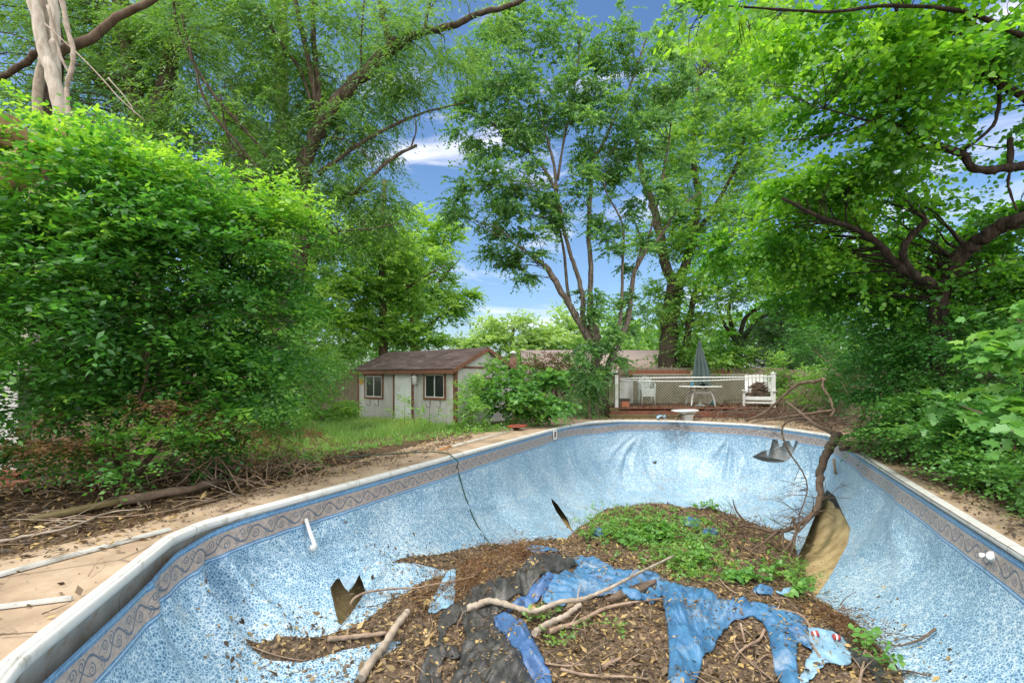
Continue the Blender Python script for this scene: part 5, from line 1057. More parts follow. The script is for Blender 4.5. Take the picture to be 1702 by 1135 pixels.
for b in ((1170, 150, 23.5, 90, 80, 2.2, 700), (1250, 120, 24, 80, 90, 2.2, 620), (1220, 240, 23.5, 90, 80, 2, 700), (1150, 270, 23, 80, 70, 2, 560), (1110, 400, 23.5, 60, 60, 1.5, 330), (1190, 380, 22.6, 80, 70, 1.6, 560), (1280, 330, 23, 80, 80, 2, 520), (1090, 500, 23.6, 50, 50, 1.3, 250), (1160, 520, 22.3, 45, 70, 1.2, 330), (1190, 600, 21.8+.8, 60, 30, 1., 260), (1230, 470, 22.6, 60, 60, 1.3, 380), (1190, 40, 24, 90, 60, 2, 400), (1290, 40, 24, 60, 60, 2, 300), (1100, 590, 23.6, 40, 25, 1., 120)): cr_.pblob(*b[:6], int(b[6]*1.35), tw=.65, m=11, L=.145, Wd=.11, droop=.35, flat=.5, col=(.3, .85), top=.2)
tree('thick_maple', tuple(G(1110, 688, GZ)), 'thick grey trunked maple forking directly behind the deck, left of the umbrella', 'tree', cr_, mb, MAT['bark_mid'], sk=sk, conn=dict(frac=.6))
# ---- spreading tree and conifer right of umbrella
mb = MB(); sk = plimb(mb, ((1224, 670, 23.6), (1226, 600, 23.6), (1226, 569, 23.6)), .28, .24)
for px in (((1226, 572, 23.6), (1205, 540, 23.5), (1190, 500, 23.4)), ((1226, 572, 23.6), (1212, 520, 23.6), (1222, 460, 23.6)), ((1228, 570, 23.6), (1240, 527, 23.4), (1269, 508, 23.3), (1298, 488, 23.2), (1330, 470, 23)), ((1228, 570, 23.6), (1262, 530, 23.4), (1300, 520, 23.2), (1340, 525, 23))): sk += plimb(mb, px, .13, .04)
cr_ = Crown('kite', LM['redbud'])
for b in ((1210, 470, 23.4, 60, 40, 1.2, 260), (1290, 450, 23, 70, 50, 1.4, 420), (1340, 500, 22.6, 60, 40, 1.2, 300), (1180, 560, 23, 40, 40, 1, 160), (1280, 540, 23.5, 50, 20, 1., 100)): cr_.pblob(*b, tw=.6, m=10, L=.14, Wd=.12, droop=.3, flat=.6, col=(.2, .65), top=.25)
tree('spreading_tree', tuple(G(1224, 690, GZ)), 'low branching tree with dark spreading limbs behind the fence, right of the umbrella', 'tree', cr_, mb, MAT['bark_dark'], sk=sk, conn=dict(frac=.6))
mb = MB(); sk = plimb(mb, ((1300, 670, 22.9), (1300, 560, 22.9), (1296, 500, 22.9)), .12, .03); cr_ = Crown('blade', LM['conifer'])
for b in ((1290, 590, 22.9, 60, 30, 1., 520), (1260, 560, 22.9, 45, 22, .8, 280), (1325, 560, 22.9, 40, 30, .8, 300), (1300, 530, 22.9, 35, 22, .8, 200), (1230, 600, 22.8, 30, 15, .6, 120)): cr_.pblob(*b, tw=.8, m=30, L=.16, Wd=.014, droop=.35, flat=.2, col=(.1, .7), top=.1, ang=.5)
tree('feathery_conifer', tuple(G(1300, 688, GZ)), 'dark feathery conifer showing over the fence right of the umbrella', 'conifer', cr_, mb, MAT['bark_dark'], sk=sk, conn=dict(frac=.8))
# ---- redbud on the right
mb = MB(); sk = plimb(mb, ((1575, 760, 8.2), (1568, 640, 8.2), (1560, 547, 8.2), (1561, 480, 8.2)), .15, .13, n=14)
for px, r0, r1 in ((((1560, 495, 8.2), (1548, 473, 8.1), (1514, 455, 8), (1481, 429, 7.9), (1460, 405, 7.8), (1420, 380, 7.6), (1360, 360, 7.4), (1300, 330, 7.2)), .10, .02), (((1514, 455, 8), (1500, 420, 7.8), (1515, 392, 7.7), (1540, 366, 7.6)), .06, .045), (((1561, 490, 8.2), (1570, 469, 8.2), (1596, 425, 8), (1626, 399, 7.8), (1663, 377, 7.6), (1702, 364, 7.4), (1800, 330, 7.2), (1840, 200, 7)), .13, .09),
                   (((1830, 230, 7), (1760, 150, 6.9), (1702, 100, 6.9), (1658, 91, 6.9), (1623, 74, 6.9), (1588, 56, 6.9), (1540, 50, 6.9)), .08, .02), (((1830, 230, 7), (1702, 162, 6.9), (1665, 141, 6.9), (1623, 116, 6.8), (1581, 102, 6.8), (1500, 95, 6.7)), .07, .012), (((1835, 230, 7), (1750, 262, 7), (1702, 275, 7), (1672, 279, 7), (1623, 282, 7), (1598, 256, 7), (1565, 246, 7), (1531, 243, 7), (1508, 212, 7), (1492, 155, 7), (1480, 120, 7), (1484, 63, 7), (1496, -10, 7)), .07, .022), (((1658, 95, 6.9), (1662, 130, 6.9), (1658, 190, 6.9), (1640, 220, 6.9), (1605, 247, 6.9)), .03, .02), (((1678, 277, 7), (1679, 230, 7)), .04, .035), (((1604, 252, 7), (1560, 240, 7), (1520, 215, 6.9), (1440, 200, 6.8), (1370, 180, 6.7)), .03, .01), (((1680, 278, 7), (1676, 310, 7), (1690, 350, 7)), .02, .015),
                   (((1700, 60, 6), (1600, 20, 6), (1480, 10, 5.8), (1380, 20, 5.6), (1280, 15, 5.4), (1180, 10, 5.2)), .03, .008), (((1640, 110, 6.9), (1560, 140, 6.8), (1480, 185, 6.7), (1400, 220, 6.6), (1300, 235, 6.5)), .02, .006), (((1650, 60, 6.9), (1600, 30, 6.8), (1560, -10, 6.7)), .04, .02)): sk += plimb(mb, px, r0, r1, n=10)
cr_ = Crown('heart', LM['redbud']); RB = dict(tw=.5, m=8, L=.09, Wd=.088, droop=.5, flat=.68, col=(.1, .6), top=.25, hr=.30, shell=1/2.2, ang=.9)
for b in ((1350, 50, 7, 75, 60, 1.2, 260), (1430, 70, 6.8, 90, 80, 1.4, 420), (1540, 60, 6.6, 100, 70, 1.2, 380), (1660, 40, 6.3, 90, 60, 1.2, 300), (1680, 170, 7.1, 60, 70, 1.2, 200), (1450, 170, 6.9, 90, 60, 1.4, 420), (1570, 150, 7.3, 60, 35, .8, 90), (1430, 250, 7.2, 70, 55, 1.4, 380), (1340, 320, 7.6, 100, 45, 1.2, 380), (1450, 330, 7.6, 100, 60, 1.4, 560), (1250, 400, 8.6, 70, 35, 1., 230), (1330, 400, 8.3, 90, 45, 1.2, 420), (1560, 395, 8.3, 100, 38, 1.2, 440), (1670, 375, 8, 60, 38, 1., 280), (1450, 440, 8.3, 90, 50, 1.2, 420), (1640, 450, 8, 80, 60, 1.2, 420), (1540, 500, 8.6, 90, 60, 1.2, 460), (1380, 480, 8.8, 80, 40, 1.1, 330), (1250, 450, 9.2, 50, 25, .7, 110), (1700, 440, 7.5, 60, 100, 1., 300), (1700, 230, 7.6, 40, 30, .8, 50)): cr_.pblob(b[0], b[1], b[2]+(1.3 if 300 < b[1] < 445 and b[0] > 1400 else .35), *b[3:6], int(b[6]*.85), **dict(RB, col=(lambda q: (q, q+.42))(random.uniform(-.05, .2)+(.2 if b[0] < 1520 and b[1] < 460 else 0))))
RB2 = dict(RB); RB2.update(tw=.28, m=6, L=.075, Wd=.075, droop=.9, flat=.2, col=(.5, .85), hr=.5)
for b in ((1115, 15, 5.2, 32, 14, .2, 14), (1165, 25, 5.2, 30, 25, .2, 20), (1150, 95, 5.2, 12, 14, .1, 6), (1225, 15, 5.3, 40, 20, .2, 24), (1245, 70, 5.3, 14, 20, .15, 6), (1290, 30, 5.8, 45, 30, .4, 30), (1370, 110, 6.4, 40, 30, .5, 22), (1262, 150, 7, 22, 30, .3, 12), (1440, 75, 6, 30, 20, .2, 10)): cr_.pblob(*b, **RB2)
tree('redbud_tree', tuple(G(1575, 775, GZ)), 'dark limbed tree with big heart shaped leaves overhanging the right side', 'tree', cr_, mb, MAT['bark_dark'], sk=sk, conn=dict(frac=.8, r=.35, rmax=.03, rmin=.004))
# ---- shrubs on the right
def shrub(name, label, base, blobs, lm, shape, kw, group=None, stems=5, cat='shrub'):
    c = Crown(shape, LM[lm])
    for b in blobs: c.pblob(*b, **kw)
    B = Vector(base); mb = MB(); sk = []
    for i in range(stems):
        h = Vector(random.choice(c.hubs)); a = B+Vector((random.gauss(0, .12), random.gauss(0, .12), 0)); sk += limb(mb, [a, a.lerp(h, .5)+Vector((0, 0, .25*(h-a).length*.5)), h], .022, .006, n=6)
    return tree(name, tuple(B), label, cat, c, mb, MAT['bark_brown'], group, sk=sk, conn=dict(frac=.5, r=.5, rmin=.003, rmax=.015, sub=1))
HK = dict(tw=.42, m=9, L=.075, Wd=.046, droop=.35, flat=.7, top=.22, col=(.0, .42), hr=.38)
shrub('dark_shrub', 'tall dark green shrub below the redbud trunk on the right', G(1560, 775, GZ), ((1570, 600, 8.4, 90, 80, 1., 800), (1500, 640, 9, 80, 70, 1., 600), (1560, 690, 8.2, 80, 55, .8, 480), (1620, 560, 8.8, 90, 60, 1, 500)), 'hedge', 'kite', HK)
shrub('dark_shrub', 'dark green shrub right of the fallen branch, behind the far right coping corner', G(1440, 722, GZ), ((1460, 590, 10.5, 60, 60, 1., 480), (1420, 640, 16., 40, 50, .9, 280), (1475, 660, 10.2, 50, 45, .8, 400), (1385, 560, 15.5, 55, 55, 1.2, 420), (1470, 530, 10.5, 60, 50, 1., 330)), 'hedge', 'kite', dict(HK, L=.085, Wd=.055))
shrub('dark_shrub', 'dark shrub filling the right edge of the photo behind the honeysuckle', G(1720, 850, GZ), ((1680, 620, 7, 80, 80, .9, 600), (1660, 720, 6.8, 80, 70, .7, 480), (1740, 700, 6, 60, 100, .8, 330)), 'hedge', 'kite', HK)
shrub('light_shrub', 'bright light green shrub just right of the white deck post', G(1325, 697, GZ), ((1320, 615, 19, 35, 35, .8, 240), (1345, 650, 18, 35, 35, .8, 220), (1370, 620, 17, 35, 40, .8, 200)), 'maple', 'kite', dict(HK, L=.10, Wd=.065, col=(.15, .75)))
shrub('honeysuckle_shrub', 'leafy honeysuckle with paler oval leaves spilling over the right paving', G(1640, 800, GZ), ((1600, 730, 6.9, 75, 40, .5, 330), (1540, 700, 7.8, 60, 35, .5, 260), (1660, 770, 6.1, 50, 35, .4, 220), (1500, 720, 8.8, 50, 22, .5, 180), (1475, 708, 10.2, 34, 18, .5, 110), (1700, 800, 5.6, 30, 30, .3, 90), (1560, 650, 7.8, 60, 25, .4, 160)), 'mulberry', 'kite', dict(tw=.4, m=9, L=.085, Wd=.052, droop=.35, flat=.75, top=.15, col=(.05, .55), hr=.42))
shrub('maple_sapling', 'young maple with large pale lobed leaves at the right edge of the photo', Vector((5.6, 4.4, GZ)), ((1725, 560, 4.5, 40, 50, .3, 34), (1700, 635, 4.6, 48, 35, .3, 40), (1730, 700, 4.4, 40, 30, .3, 26), (1580, 665, 6.6, 26, 18, .25, 12), (1700, 515, 4.8, 25, 18, .2, 8)), 'mulberry', 'lobed', dict(tw=.3, m=6, L=.15, Wd=.14, droop=.35, flat=.75, top=.15, col=(.15, .7), hr=.45, ang=.7), stems=3)
# ---- shrubs round the shed
MK = dict(tw=.4, m=8, L=.15, Wd=.13, droop=.45, flat=.7, top=.15, col=(.15, .6), hr=.36)
shrub('mulberry_bush', 'broad mulberry bush with big glossy leaves between the shed and the far pool corner', G(880, 703, GZ), ((850, 645, 15.3, 44, 28, .7, 170), (900, 645, 15.3, 44, 26, .7, 190), (880, 678, 14.9, 60, 17, .6, 170), (925, 680, 14.9, 22, 14, .4, 36), (835, 610, 15.6, 28, 14, .6, 36), (815, 645, 15.2, 18, 25, .4, 30)), 'mulberry', 'heart', MK)
shrub('green_sapling', 'upright light green sapling at the right corner of the shed', G(775, 716, GZ), ((775, 680, 13.9, 25, 30, .4, 170), (805, 650, 14.6, 24, 36, .4, 130), (770, 640, 14.1, 12, 20, .25, 36), (832, 612, 15.2, 22, 24, .4, 80), (800, 700, 13.6, 35, 15, .4, 90), (760, 700, 13.8, 15, 18, .3, 50)), 'maple', 'kite', dict(tw=.3, m=8, L=.085, Wd=.05, droop=.3, flat=.6, top=.25, col=(.15, .7), hr=.45))
shrub('russet_shrub', 'thin shrub with reddish dead leaves in front of the neighbouring roof', G(925, 690, GZ), ((895, 600, 20, 54, 16, .6, 300), (950, 602, 20, 40, 20, .5, 260)), 'dead', 'kite', dict(tw=.35, m=8, L=.07, Wd=.04, droop=.5, flat=.4, top=0, col=(.1, .7), hr=.5))
shrub('green_shrub', 'airy green shrub half hiding the pinkish roof beside the slender stems', G(940, 690, GZ), ((885, 606, 21, 30, 12, .5, 90), (930, 612, 21, 40, 16, .5, 170), (965, 590, 21, 26, 22, .5, 130)), 'maple', 'kite', dict(tw=.4, m=9, L=.11, Wd=.07, droop=.4, flat=.5, top=.2, col=(.1, .6), hr=.5))
shrub('juniper_shrub', 'fine leaved green shrub at the base of the slender stems, left of the deck', G(985, 698, GZ), ((978, 655, 18.3, 34, 30, .7, 360), (988, 640, 18.3, 24, 22, .5, 200), (960, 675, 18, 25, 18, .5, 150), (982, 684, 18, 24, 10, .4, 120)), 'poplar', 'kite', dict(tw=.35, m=14, L=.05, Wd=.02, droop=.2, flat=.4, top=.3, col=(.2, .7), hr=.5))
shrub('light_shrub', 'light green shrub at the left corner of the shed', G(545, 705, GZ), ((540, 675, 16.5, 40, 32, .6, 300), (572, 690, 16, 20, 20, .4, 110), (500, 680, 16.5, 40, 28, .6, 240)), 'maple', 'kite', dict(tw=.35, m=8, L=.11, Wd=.07, droop=.3, flat=.6, top=.25, col=(.2, .8), hr=.45))
shrub('weeping_shrub', 'shrub with long pale leaves between the big left bush and the shed', G(470, 715, GZ), ((500, 590, 14, 70, 50, 1., 520), (430, 640, 13, 65, 55, 1., 480), (545, 610, 16, 45, 45, .8, 330), (460, 685, 12.2, 50, 34, .6, 330), (400, 690, 11.2, 60, 45, .6, 330)), 'mulberry', 'kite', dict(tw=.45, m=10, L=.11, Wd=.05, droop=.4, flat=.65, top=.2, col=(.15, .6), hr=.4))
for i, (px, py, h, lab) in enumerate(((672, 715, .95, 'thin leafy weed sapling in front of the white shed door'), (688, 716, .85, 'bright leafy weed sapling right of the shed door'), (713, 718, .9, 'dark leafy weed in front of the right shed window'))):
    b = G(px, py, GZ); c = Crown('kite', LM['maple'] if i < 2 else LM['hedge']); mb = MB(); mb.tube([b, b+Vector((.02, 0, h))], [.008, .003], 5)
    c.blob(b+Vector((0, 0, h*.6)), (.22, .2, h*.42), 26, tw=.22, m=6, L=.09, Wd=.05, col=(.3, .8), hr=.6); tree('weed_sapling', tuple(b), lab, 'weed', c, mb, MAT['bark_brown'])
# ---- woods behind everything
cr_ = Crown('kite', LM['maple'])
for px in range(-500, 2300, 70):
    if 740 < px < 1040: d, top_ = 75, 30
    else: d, top_ = rng.uniform(30, 42), 120
    h = rng.uniform(.7, 1.1)*top_; cr_.pblob(px, 640-h*.5, d, 75, h*.62, 3.5, 230, tw=1.6, m=11, L=.42, Wd=.30, droop=.3, flat=.5, col=(.0, .5), top=.2)
for px in range(1350, 2300, 90): cr_.pblob(px, 500, 26, 90, 110, 3, 330, tw=1.4, m=11, L=.3, Wd=.22, droop=.3, flat=.5, col=(.1, .6), top=.2)
for px in range(-600, 420, 90): cr_.pblob(px, 420, 27, 90, 200, 3, 500, tw=1.4, m=11, L=.3, Wd=.2, droop=.3, flat=.5, col=(.1, .6), top=.2)
tag(cr_.build('woods'), 'unbroken mass of green woods far behind the yard', 'woods', kind='stuff')
# ---- long grass in front of the shed
gp = [tuple(G(*q, GZ)[:2]) for q in ((330, 775), (420, 770), (500, 760), (600, 748), (700, 731), (790, 716), (800, 706), (757, 711), (595, 699), (560, 690), (440, 690), (300, 700), (250, 730))]
g = np.array(gp); n = 26000; X = rng.uniform(g[:, 0].min(), g[:, 0].max(), n*3); Y = rng.uniform(g[:, 1].min(), g[:, 1].max(), n*3); k = inpoly(X, Y, gp)
sd_ = segdist(X, Y, gp[:6]); pat = np.array([noise.noise(Vector((x*.8, y*.8, 0))) for x, y in zip(X, Y)]); k &= rng.random(len(X)) < np.clip((sd_+.15)/.9, .12, 1)*(.75+pat)
X, Y, sd_, pat = X[k][:n], Y[k][:n], sd_[k][:n], pat[k][:n]; n = len(X); P = np.stack([X, Y, np.full(n, GZ)], -1)
D = np.stack([rng.normal(size=n)*.32, rng.normal(size=n)*.32, np.ones(n)], -1); N = rng.normal(size=(n, 3)); N[:, 2] *= .2
hh = (.10+.11*np.clip(sd_/1.2, 0, 1))*(.5+rng.random(n)*.9)*(1+.5*pat)
cc = .35+.25*rng.random(n)+.5*pat
V_, f = leaves_geo(P, D, nrm(N), hh, np.full(n, .016)*(.7+rng.random(n)), 'blade'); tag(npmesh('long_grass', V_, [f], LM['grass'], None, {'c': ('FACE', np.clip(cc, 0, 1))}), 'long uncut grass growing in front of the shed', 'grass', kind='stuff')
# ------------------------------------------------------------------ sheets and tarps draped over the mound
def z3(pts): return [(700+x/3.782, 880+y/3.782) for x, y in pts]       # traced on enlargements of the photo
def z5(pts): return [(1100+x/3.782, 880+y/3.782) for x, y in pts]
def drape(name, px, mat, label, cat='tarp', up=.02, fold=(1, 0), famp=.05, fs=3., gs=.017, lift=0., seed=0, rag=.03):
    poly = []
    for q in px:
        h = hit(*q); poly.append((h.x, h.y))
    pc = catmull([poly[-1]]+poly+poly[:2], 5)[5:-5]; poly = [(q[0]+.016*noise.noise(Vector((q[0]*14, q[1]*14, seed)))+.006*noise.noise(Vector((q[0]*50, q[1]*50, seed))), q[1]+.016*noise.noise(Vector((q[0]*14, q[1]*14, seed+9)))) for q in pc]
    p = np.array(poly); xs = np.arange(p[:, 0].min()-gs, p[:, 0].max()+gs, gs); ys = np.arange(p[:, 1].min()-gs, p[:, 1].max()+gs, gs); X, Y = np.meshgrid(xs, ys)
    fx, fy = Vector(fold).normalized(); ins = inpoly(X, Y, poly); sd = segdist(X, Y, poly); sg = np.where(ins, sd, -sd); Z = np.zeros_like(X)
    for i in range(X.shape[0]):
        for j in range(X.shape[1]):
            if sg[i, j] < -gs*2: continue
            x, y = X[i, j], Y[i, j]; al = x*fx+y*fy; ac = -x*fy+y*fx
            w1 = noise.noise(Vector((al*.7, ac*.7, seed))); a = ac*fs+w1*2.2; r1 = 1-abs(noise.noise(Vector((al*fs*.10, a, seed+3))))*3.2; r2 = 1-abs(noise.noise(Vector((al*fs*.25+5, a*2.3, seed+8))))*3
            a3 = ac*fs*4+w1*6+noise.noise(Vector((al*1.5, ac*3, seed+30)))*2; r3 = 1-abs(noise.noise(Vector((al*fs*1.1, a3*.9, seed+40))))*2.6; r4 = 1-abs(noise.noise(Vector((x*11, y*11, seed+50))))*2.; Z[i, j] = ztop(x, y)[0]+up+famp*(max(r1, -.3)*.7+max(r2, -.3)*.45+max(r3, -.4)*.32+r4*.12)*min(1, .12+max(sg[i, j], 0)/.10)+lift*min(1, max(sg[i, j], 0)/.25)+.012*noise.noise(Vector((x*9, y*9, seed)))
    ix = np.arange(X.size).reshape(X.shape); Q = np.stack([ix[:-1, :-1], ix[:-1, 1:], ix[1:, 1:], ix[1:, :-1]], -1).reshape(-1, 4); V_ = np.stack([X, Y, Z], -1).reshape(-1, 3); sgf = sg.ravel().copy()
    for t_ in np.where(np.abs(sgf) < gs*.62)[0]:
        d_, q_ = snap(V_[t_, 0], V_[t_, 1], poly); V_[t_, :2] = q_; sgf[t_] = 0
    ok = (sgf[Q] > -gs*.05).all(1)
    q = Q[ok]; used = np.unique(q); mp2 = -np.ones(len(V_), int); mp2[used] = np.arange(len(used)); o = npmesh(name, V_[used], [mp2[q]], mat, None, None, True)
    s = o.modifiers.new('solid', 'SOLIDIFY'); s.thickness = .003; s.offset = 1
    return tag(o, label, cat)
def tarpmat(nm, c1, c2, rough, dust=(.30, .27, .22), da=.4, bs=.25):
    m = M(nm); a = m.noise(4, 6, .62); col = m.ramp(a, [(.3, c1), (.7, c2)]); col = m.mix(m.noise(2.3, 8, .72).sstep(.50, .75)*da, col, dust)
    return m.bsdf(col, rough, m.noise(26, 5, .6, dist=.8), bs, .02, .5)
MAT['black_tarp'] = tarpmat('black_tarp', (.022, .022, .022), (.065, .064, .06), .36, (.15, .14, .12), .5, .6)
MAT['blue_tarp'] = tarpmat('blue_tarp', (.028, .11, .25), (.075, .22, .39), .36, (.36, .41, .45), .8, .6)
MAT['deep_tarp'] = tarpmat('deep_blue_tarp', (.03, .085, .22), (.07, .16, .34), .38, (.2, .26, .36), .4, .4)
MAT['scrap'] = tarpmat('liner_scrap', (.16, .34, .50), (.30, .48, .62), .5, (.24, .18, .12), .7, .4)
drape('black_tarp', z3([(240, 440), (330, 385), (460, 350), (560, 320), (620, 260), (700, 185), (820, 160), (930, 185), (985, 230), (930, 272), (820, 275), (750, 300), (690, 385), (570, 440), (515, 520), (465, 560), (470, 640), (560, 740), (640, 830), (720, 980), (720, 1060), (215, 1060), (250, 800), (285, 690), (250, 560)]), MAT['black_tarp'], 'large black plastic tarp in long folds over the left half of the mound', fold=(.35, 1), famp=.075, fs=3.2, seed=1, lift=.02)
drape('black_tarp', z3([(215, 480), (242, 500), (235, 580), (160, 640), (145, 740), (240, 780), (235, 830), (135, 830), (130, 1000), (100, 1060), (-10, 1060), (-5, 900), (30, 810), (110, 700), (105, 600), (140, 530)]), MAT['black_tarp'], 'narrow torn strip of black plastic left of the large black tarp', fold=(.2, 1), famp=.06, fs=4, seed=2)
drape('blue_tarp', z3([(650, 112), (780, 122), (890, 150), (965, 185), (1030, 180), (1150, 215), (1300, 262), (1480, 300), (1530, 350), (1510, 430), (1400, 462), (1250, 420), (1080, 440), (900, 492), (760, 465), (800, 340), (870, 285), (950, 275), (990, 235), (930, 180), (830, 150), (700, 150)]), MAT['blue_tarp'], 'crumpled blue tarp across the crest of the mound behind the long log', fold=(1, -.35), famp=.06, fs=3.4, seed=3)
drape('blue_tarp', z3([(800, 275), (835, 300), (800, 380), (740, 450), (650, 525), (540, 525), (600, 450), (690, 380), (755, 310)]), MAT['deep_tarp'], 'rolled deep blue fold of tarp emerging from under the black tarp', fold=(.5, 1), famp=.07, fs=4, seed=4, lift=.05)
drape('blue_tarp', z3([(455, 560), (560, 553), (640, 600), (720, 740), (800, 890), (820, 1060), (730, 1060), (690, 960), (640, 850), (560, 740), (470, 630)]), MAT['deep_tarp'], 'deep blue twisted strip of tarp running down beside the large black tarp', fold=(-.45, 1), famp=.08, fs=4.5, seed=5, lift=.05)
drape('blue_tarp', z5([(0, 325), (60, 352), (180, 368), (330, 415), (480, 465), (640, 520), (660, 560), (510, 572), (420, 622), (340, 740), (250, 860), (205, 1000), (190, 1060), (45, 1060), (50, 720), (10, 480)]), MAT['blue_tarp'], 'wide triangular blue tarp sheet stretched over the right part of the mound', fold=(.0, 1), famp=.065, fs=3, seed=6, lift=.02)
drape('blue_tarp', z5([(440, 430), (600, 470), (760, 515), (860, 548), (920, 640), (945, 700), (940, 770), (850, 720), (855, 850), (865, 1060), (810, 1060), (700, 850), (665, 640), (560, 540)]), MAT['blue_tarp'], 'narrow forked blue tarp strip right of the triangular sheet', fold=(-.5, 1), famp=.07, fs=4, seed=7)
drape('liner_scrap', z5([(900, 640), (1040, 640), (1130, 680), (1185, 780), (1180, 860), (1060, 855), (990, 900), (930, 960), (870, 1060), (850, 960), (900, 860), (945, 770)]), MAT['scrap'], 'pale blue torn liner piece at the lower right of the mound, under the two cans', 'plastic sheet', fold=(1, .2), famp=.03, fs=3, seed=8, rag=.06)
drape('black_strip', z5([(1030, 620), (1090, 640), (1180, 700), (1260, 790), (1350, 850), (1440, 960), (1470, 1060), (1390, 1060), (1300, 900), (1200, 830), (1150, 740), (1060, 660)]), MAT['black_tarp'], 'dark plastic strip along the right foot of the mound', 'plastic sheet', fold=(-.6, 1), famp=.04, fs=4, seed=9)
drape('liner_scrap', z3([(205, 262), (218, 340), (212, 430), (190, 492), (120, 515), (48, 532), (70, 440), (130, 340)]), MAT['scrap'], 'small pale blue rag of liner at the left foot of the black tarp', 'plastic sheet', fold=(.3, 1), famp=.04, fs=4, seed=10)
drape('blue_scrap', z5([(570, 400), (610, 362), (680, 372), (700, 405), (650, 420)]), MAT['blue_tarp'], 'small crumpled blue plastic scrap between green weeds right of the blue tarp', 'plastic sheet', fold=(1, 0), famp=.06, fs=6, seed=11, gs=.015)
drape('blue_scrap', z5([(720, 395), (770, 380), (840, 362), (870, 372), (800, 410), (740, 415)]), MAT['scrap'], 'tiny pale blue plastic scrap right of the crumpled blue one', 'plastic sheet', fold=(1, 0), famp=.04, fs=6, seed=12, gs=.015)
for i, (x, y, lab) in enumerate(((1000, 885, 'dark blue plastic shred among weeds at the left of the mound crest'), (1148, 868, 'dark blue plastic shred right of the mound crest'), (1180, 885, 'dark blue plastic shred lower right of the mound crest'))):
    drape('blue_shred', [(x-14, y+2), (x-6, y-6), (x+8, y-5), (x+16, y+1), (x+6, y+8), (x-8, y+7)], MAT['deep_tarp'], lab, 'plastic sheet', fold=(1, .3), famp=.05, fs=6, seed=20+i, gs=.02)
# two drink cans
MAT['can_red'] = varied('can_red', (.30, .03, .03), (.40, .07, .06), 12, .35); MAT['can_white'] = varied('can_white', (.7, .7, .7), (.8, .8, .8), 12, .35)
for i, (x, y, a, lab) in enumerate(((965, 690, .9, 'red and white drink can on the pale blue liner piece, the left one of two'), (1098, 712, -.15, 'red and white drink can on the pale blue liner piece, the right one of two'))):
    p = hit(1100+x/3.782, 880+y/3.782, .06); ax_ = Vector((math.cos(a), -.25, math.sin(a)*.3)).normalized(); r = empty('drink_can', tuple(p), lab, 'can', 'drink cans')
    mb = MB(); mb.lathe(tuple(p-ax_*.035), [(.022, 0), (.033, .008), (.028, .03), (.033, .058), (.026, .068), (.024, .066)], 16, tuple(ax_)); mb.build('body', MAT['can_red'], r)
    mb = MB(); mb.lathe(tuple(p-ax_*.012), [(.0305, 0), (.031, .002), (.031, .016), (.0305, .018)], 16, tuple(ax_)); mb.build('label_band', MAT['can_white'], r)
# ------------------------------------------------------------------ logs and sticks on the mound
bv2 = None
def stick(name, px, r0, r1, mat, label, cat='stick', n=9, rough=.035, group=None, sub=0):
    pts = []
    for q in px:
        pts.append(hit(q[0], q[1], q[2]) if len(q) == 3 else hit(q[0], q[1], r0*.8+.03))
    mb = MB(); P = limb(mb, pts, r0, r1, n=n, k=6, jit=.12, rough=rough)
    for _ in range(sub):
        j = random.randrange(2, len(P)-1); q = Vector(P[j][0]); d = (Vector(P[j][0])-Vector(P[j-1][0])).normalized(); e = q+(d+Vector((random.gauss(0, .6), random.gauss(0, .6), random.uniform(0, .5)))).normalized()*random.uniform(.12, .4); limb(mb, [q, (q+e)/2+Vector((0, 0, .02)), e], P[j][1]*.5, .002, n=5, k=3)
    return tag(mb.build(name, mat), label, cat, group)
stick('fallen_log', [(*p, u_) for p, u_ in zip(z3([(290, 548), (350, 535), (420, 512), (520, 530), (610, 560), (700, 580), (780, 560), (880, 530), (1000, 515), (1100, 480), (1220, 430), (1400, 350), (1590, 268)]), (.10, .11, .12, .12, .12, .12, .13, .14, .14, .14, .15, .2, .25))], .044, .016, MAT['bark_grey'], 'long bare forked log lying across the blue and black tarps', 'log', n=12, sub=2)
stick('fallen_log', [(*p, .09) for p in z3([(712, 705), (760, 665), (830, 625), (900, 595), (960, 550), (1000, 515)])], .034, .027, MAT['bark_grey'], 'short bare log curving down from the long forked log', 'log', n=10)
stick('fallen_log', [(*p, .05) for p in z3([(800, 670), (880, 640), (960, 620), (1080, 560), (1160, 520), (1320, 485), (1520, 458)])], .034, .012, MAT['dead_stick'], 'brown crooked branch just below the long forked log', 'log', n=9, sub=3)
mb = MB(); ps = [hit(*q, .07) for q in z3([(1150, 495), (1260, 470), (1390, 430), (1470, 385), (1480, 355), (1370, 385), (1240, 440)])]; mb.prism(ps, (0, 0, .035)); tag(mb.build('bark_slab', MAT['log_dark'], None, .006), 'flat rough slab of bark under the right end of the long log', 'bark')
z3b = lambda P: [(380+x/3.388, 800+y/3.388) for x, y in P]
stick('fallen_log', [(*p, .07) for p in z3b([(745, 1150), (800, 1060), (870, 970), (930, 870), (985, 795), (1015, 765)])], .045, .040, MAT['bark_grey'], 'straight pale log standing out at the left of the mound, nearest the bottom edge', 'log', n=10)
stick('fallen_log', [(*p, .05) for p in z3b([(560, 912), (650, 905), (760, 893), (890, 878)])], .028, .022, MAT['dead_stick'], 'straight brown stick crossing behind the straight pale log', 'log')
stick('fallen_stick', [(*p, .03) for p in z3b([(930, 880), (950, 810), (970, 770)])], .018, .014, MAT['dead_stick'], 'short stick leaning on the upper end of the straight pale log')
stick('fallen_stick', [(*p, .07) for p in z3b([(685, 720), (715, 685), (780, 655), (880, 640), (960, 632), (1060, 628), (1200, 600), (1340, 575), (1390, 550), (1430, 500)])], .016, .006, MAT['dead_stick'], 'long thin curved twig from the torn hole to the brown fern heap', sub=3)
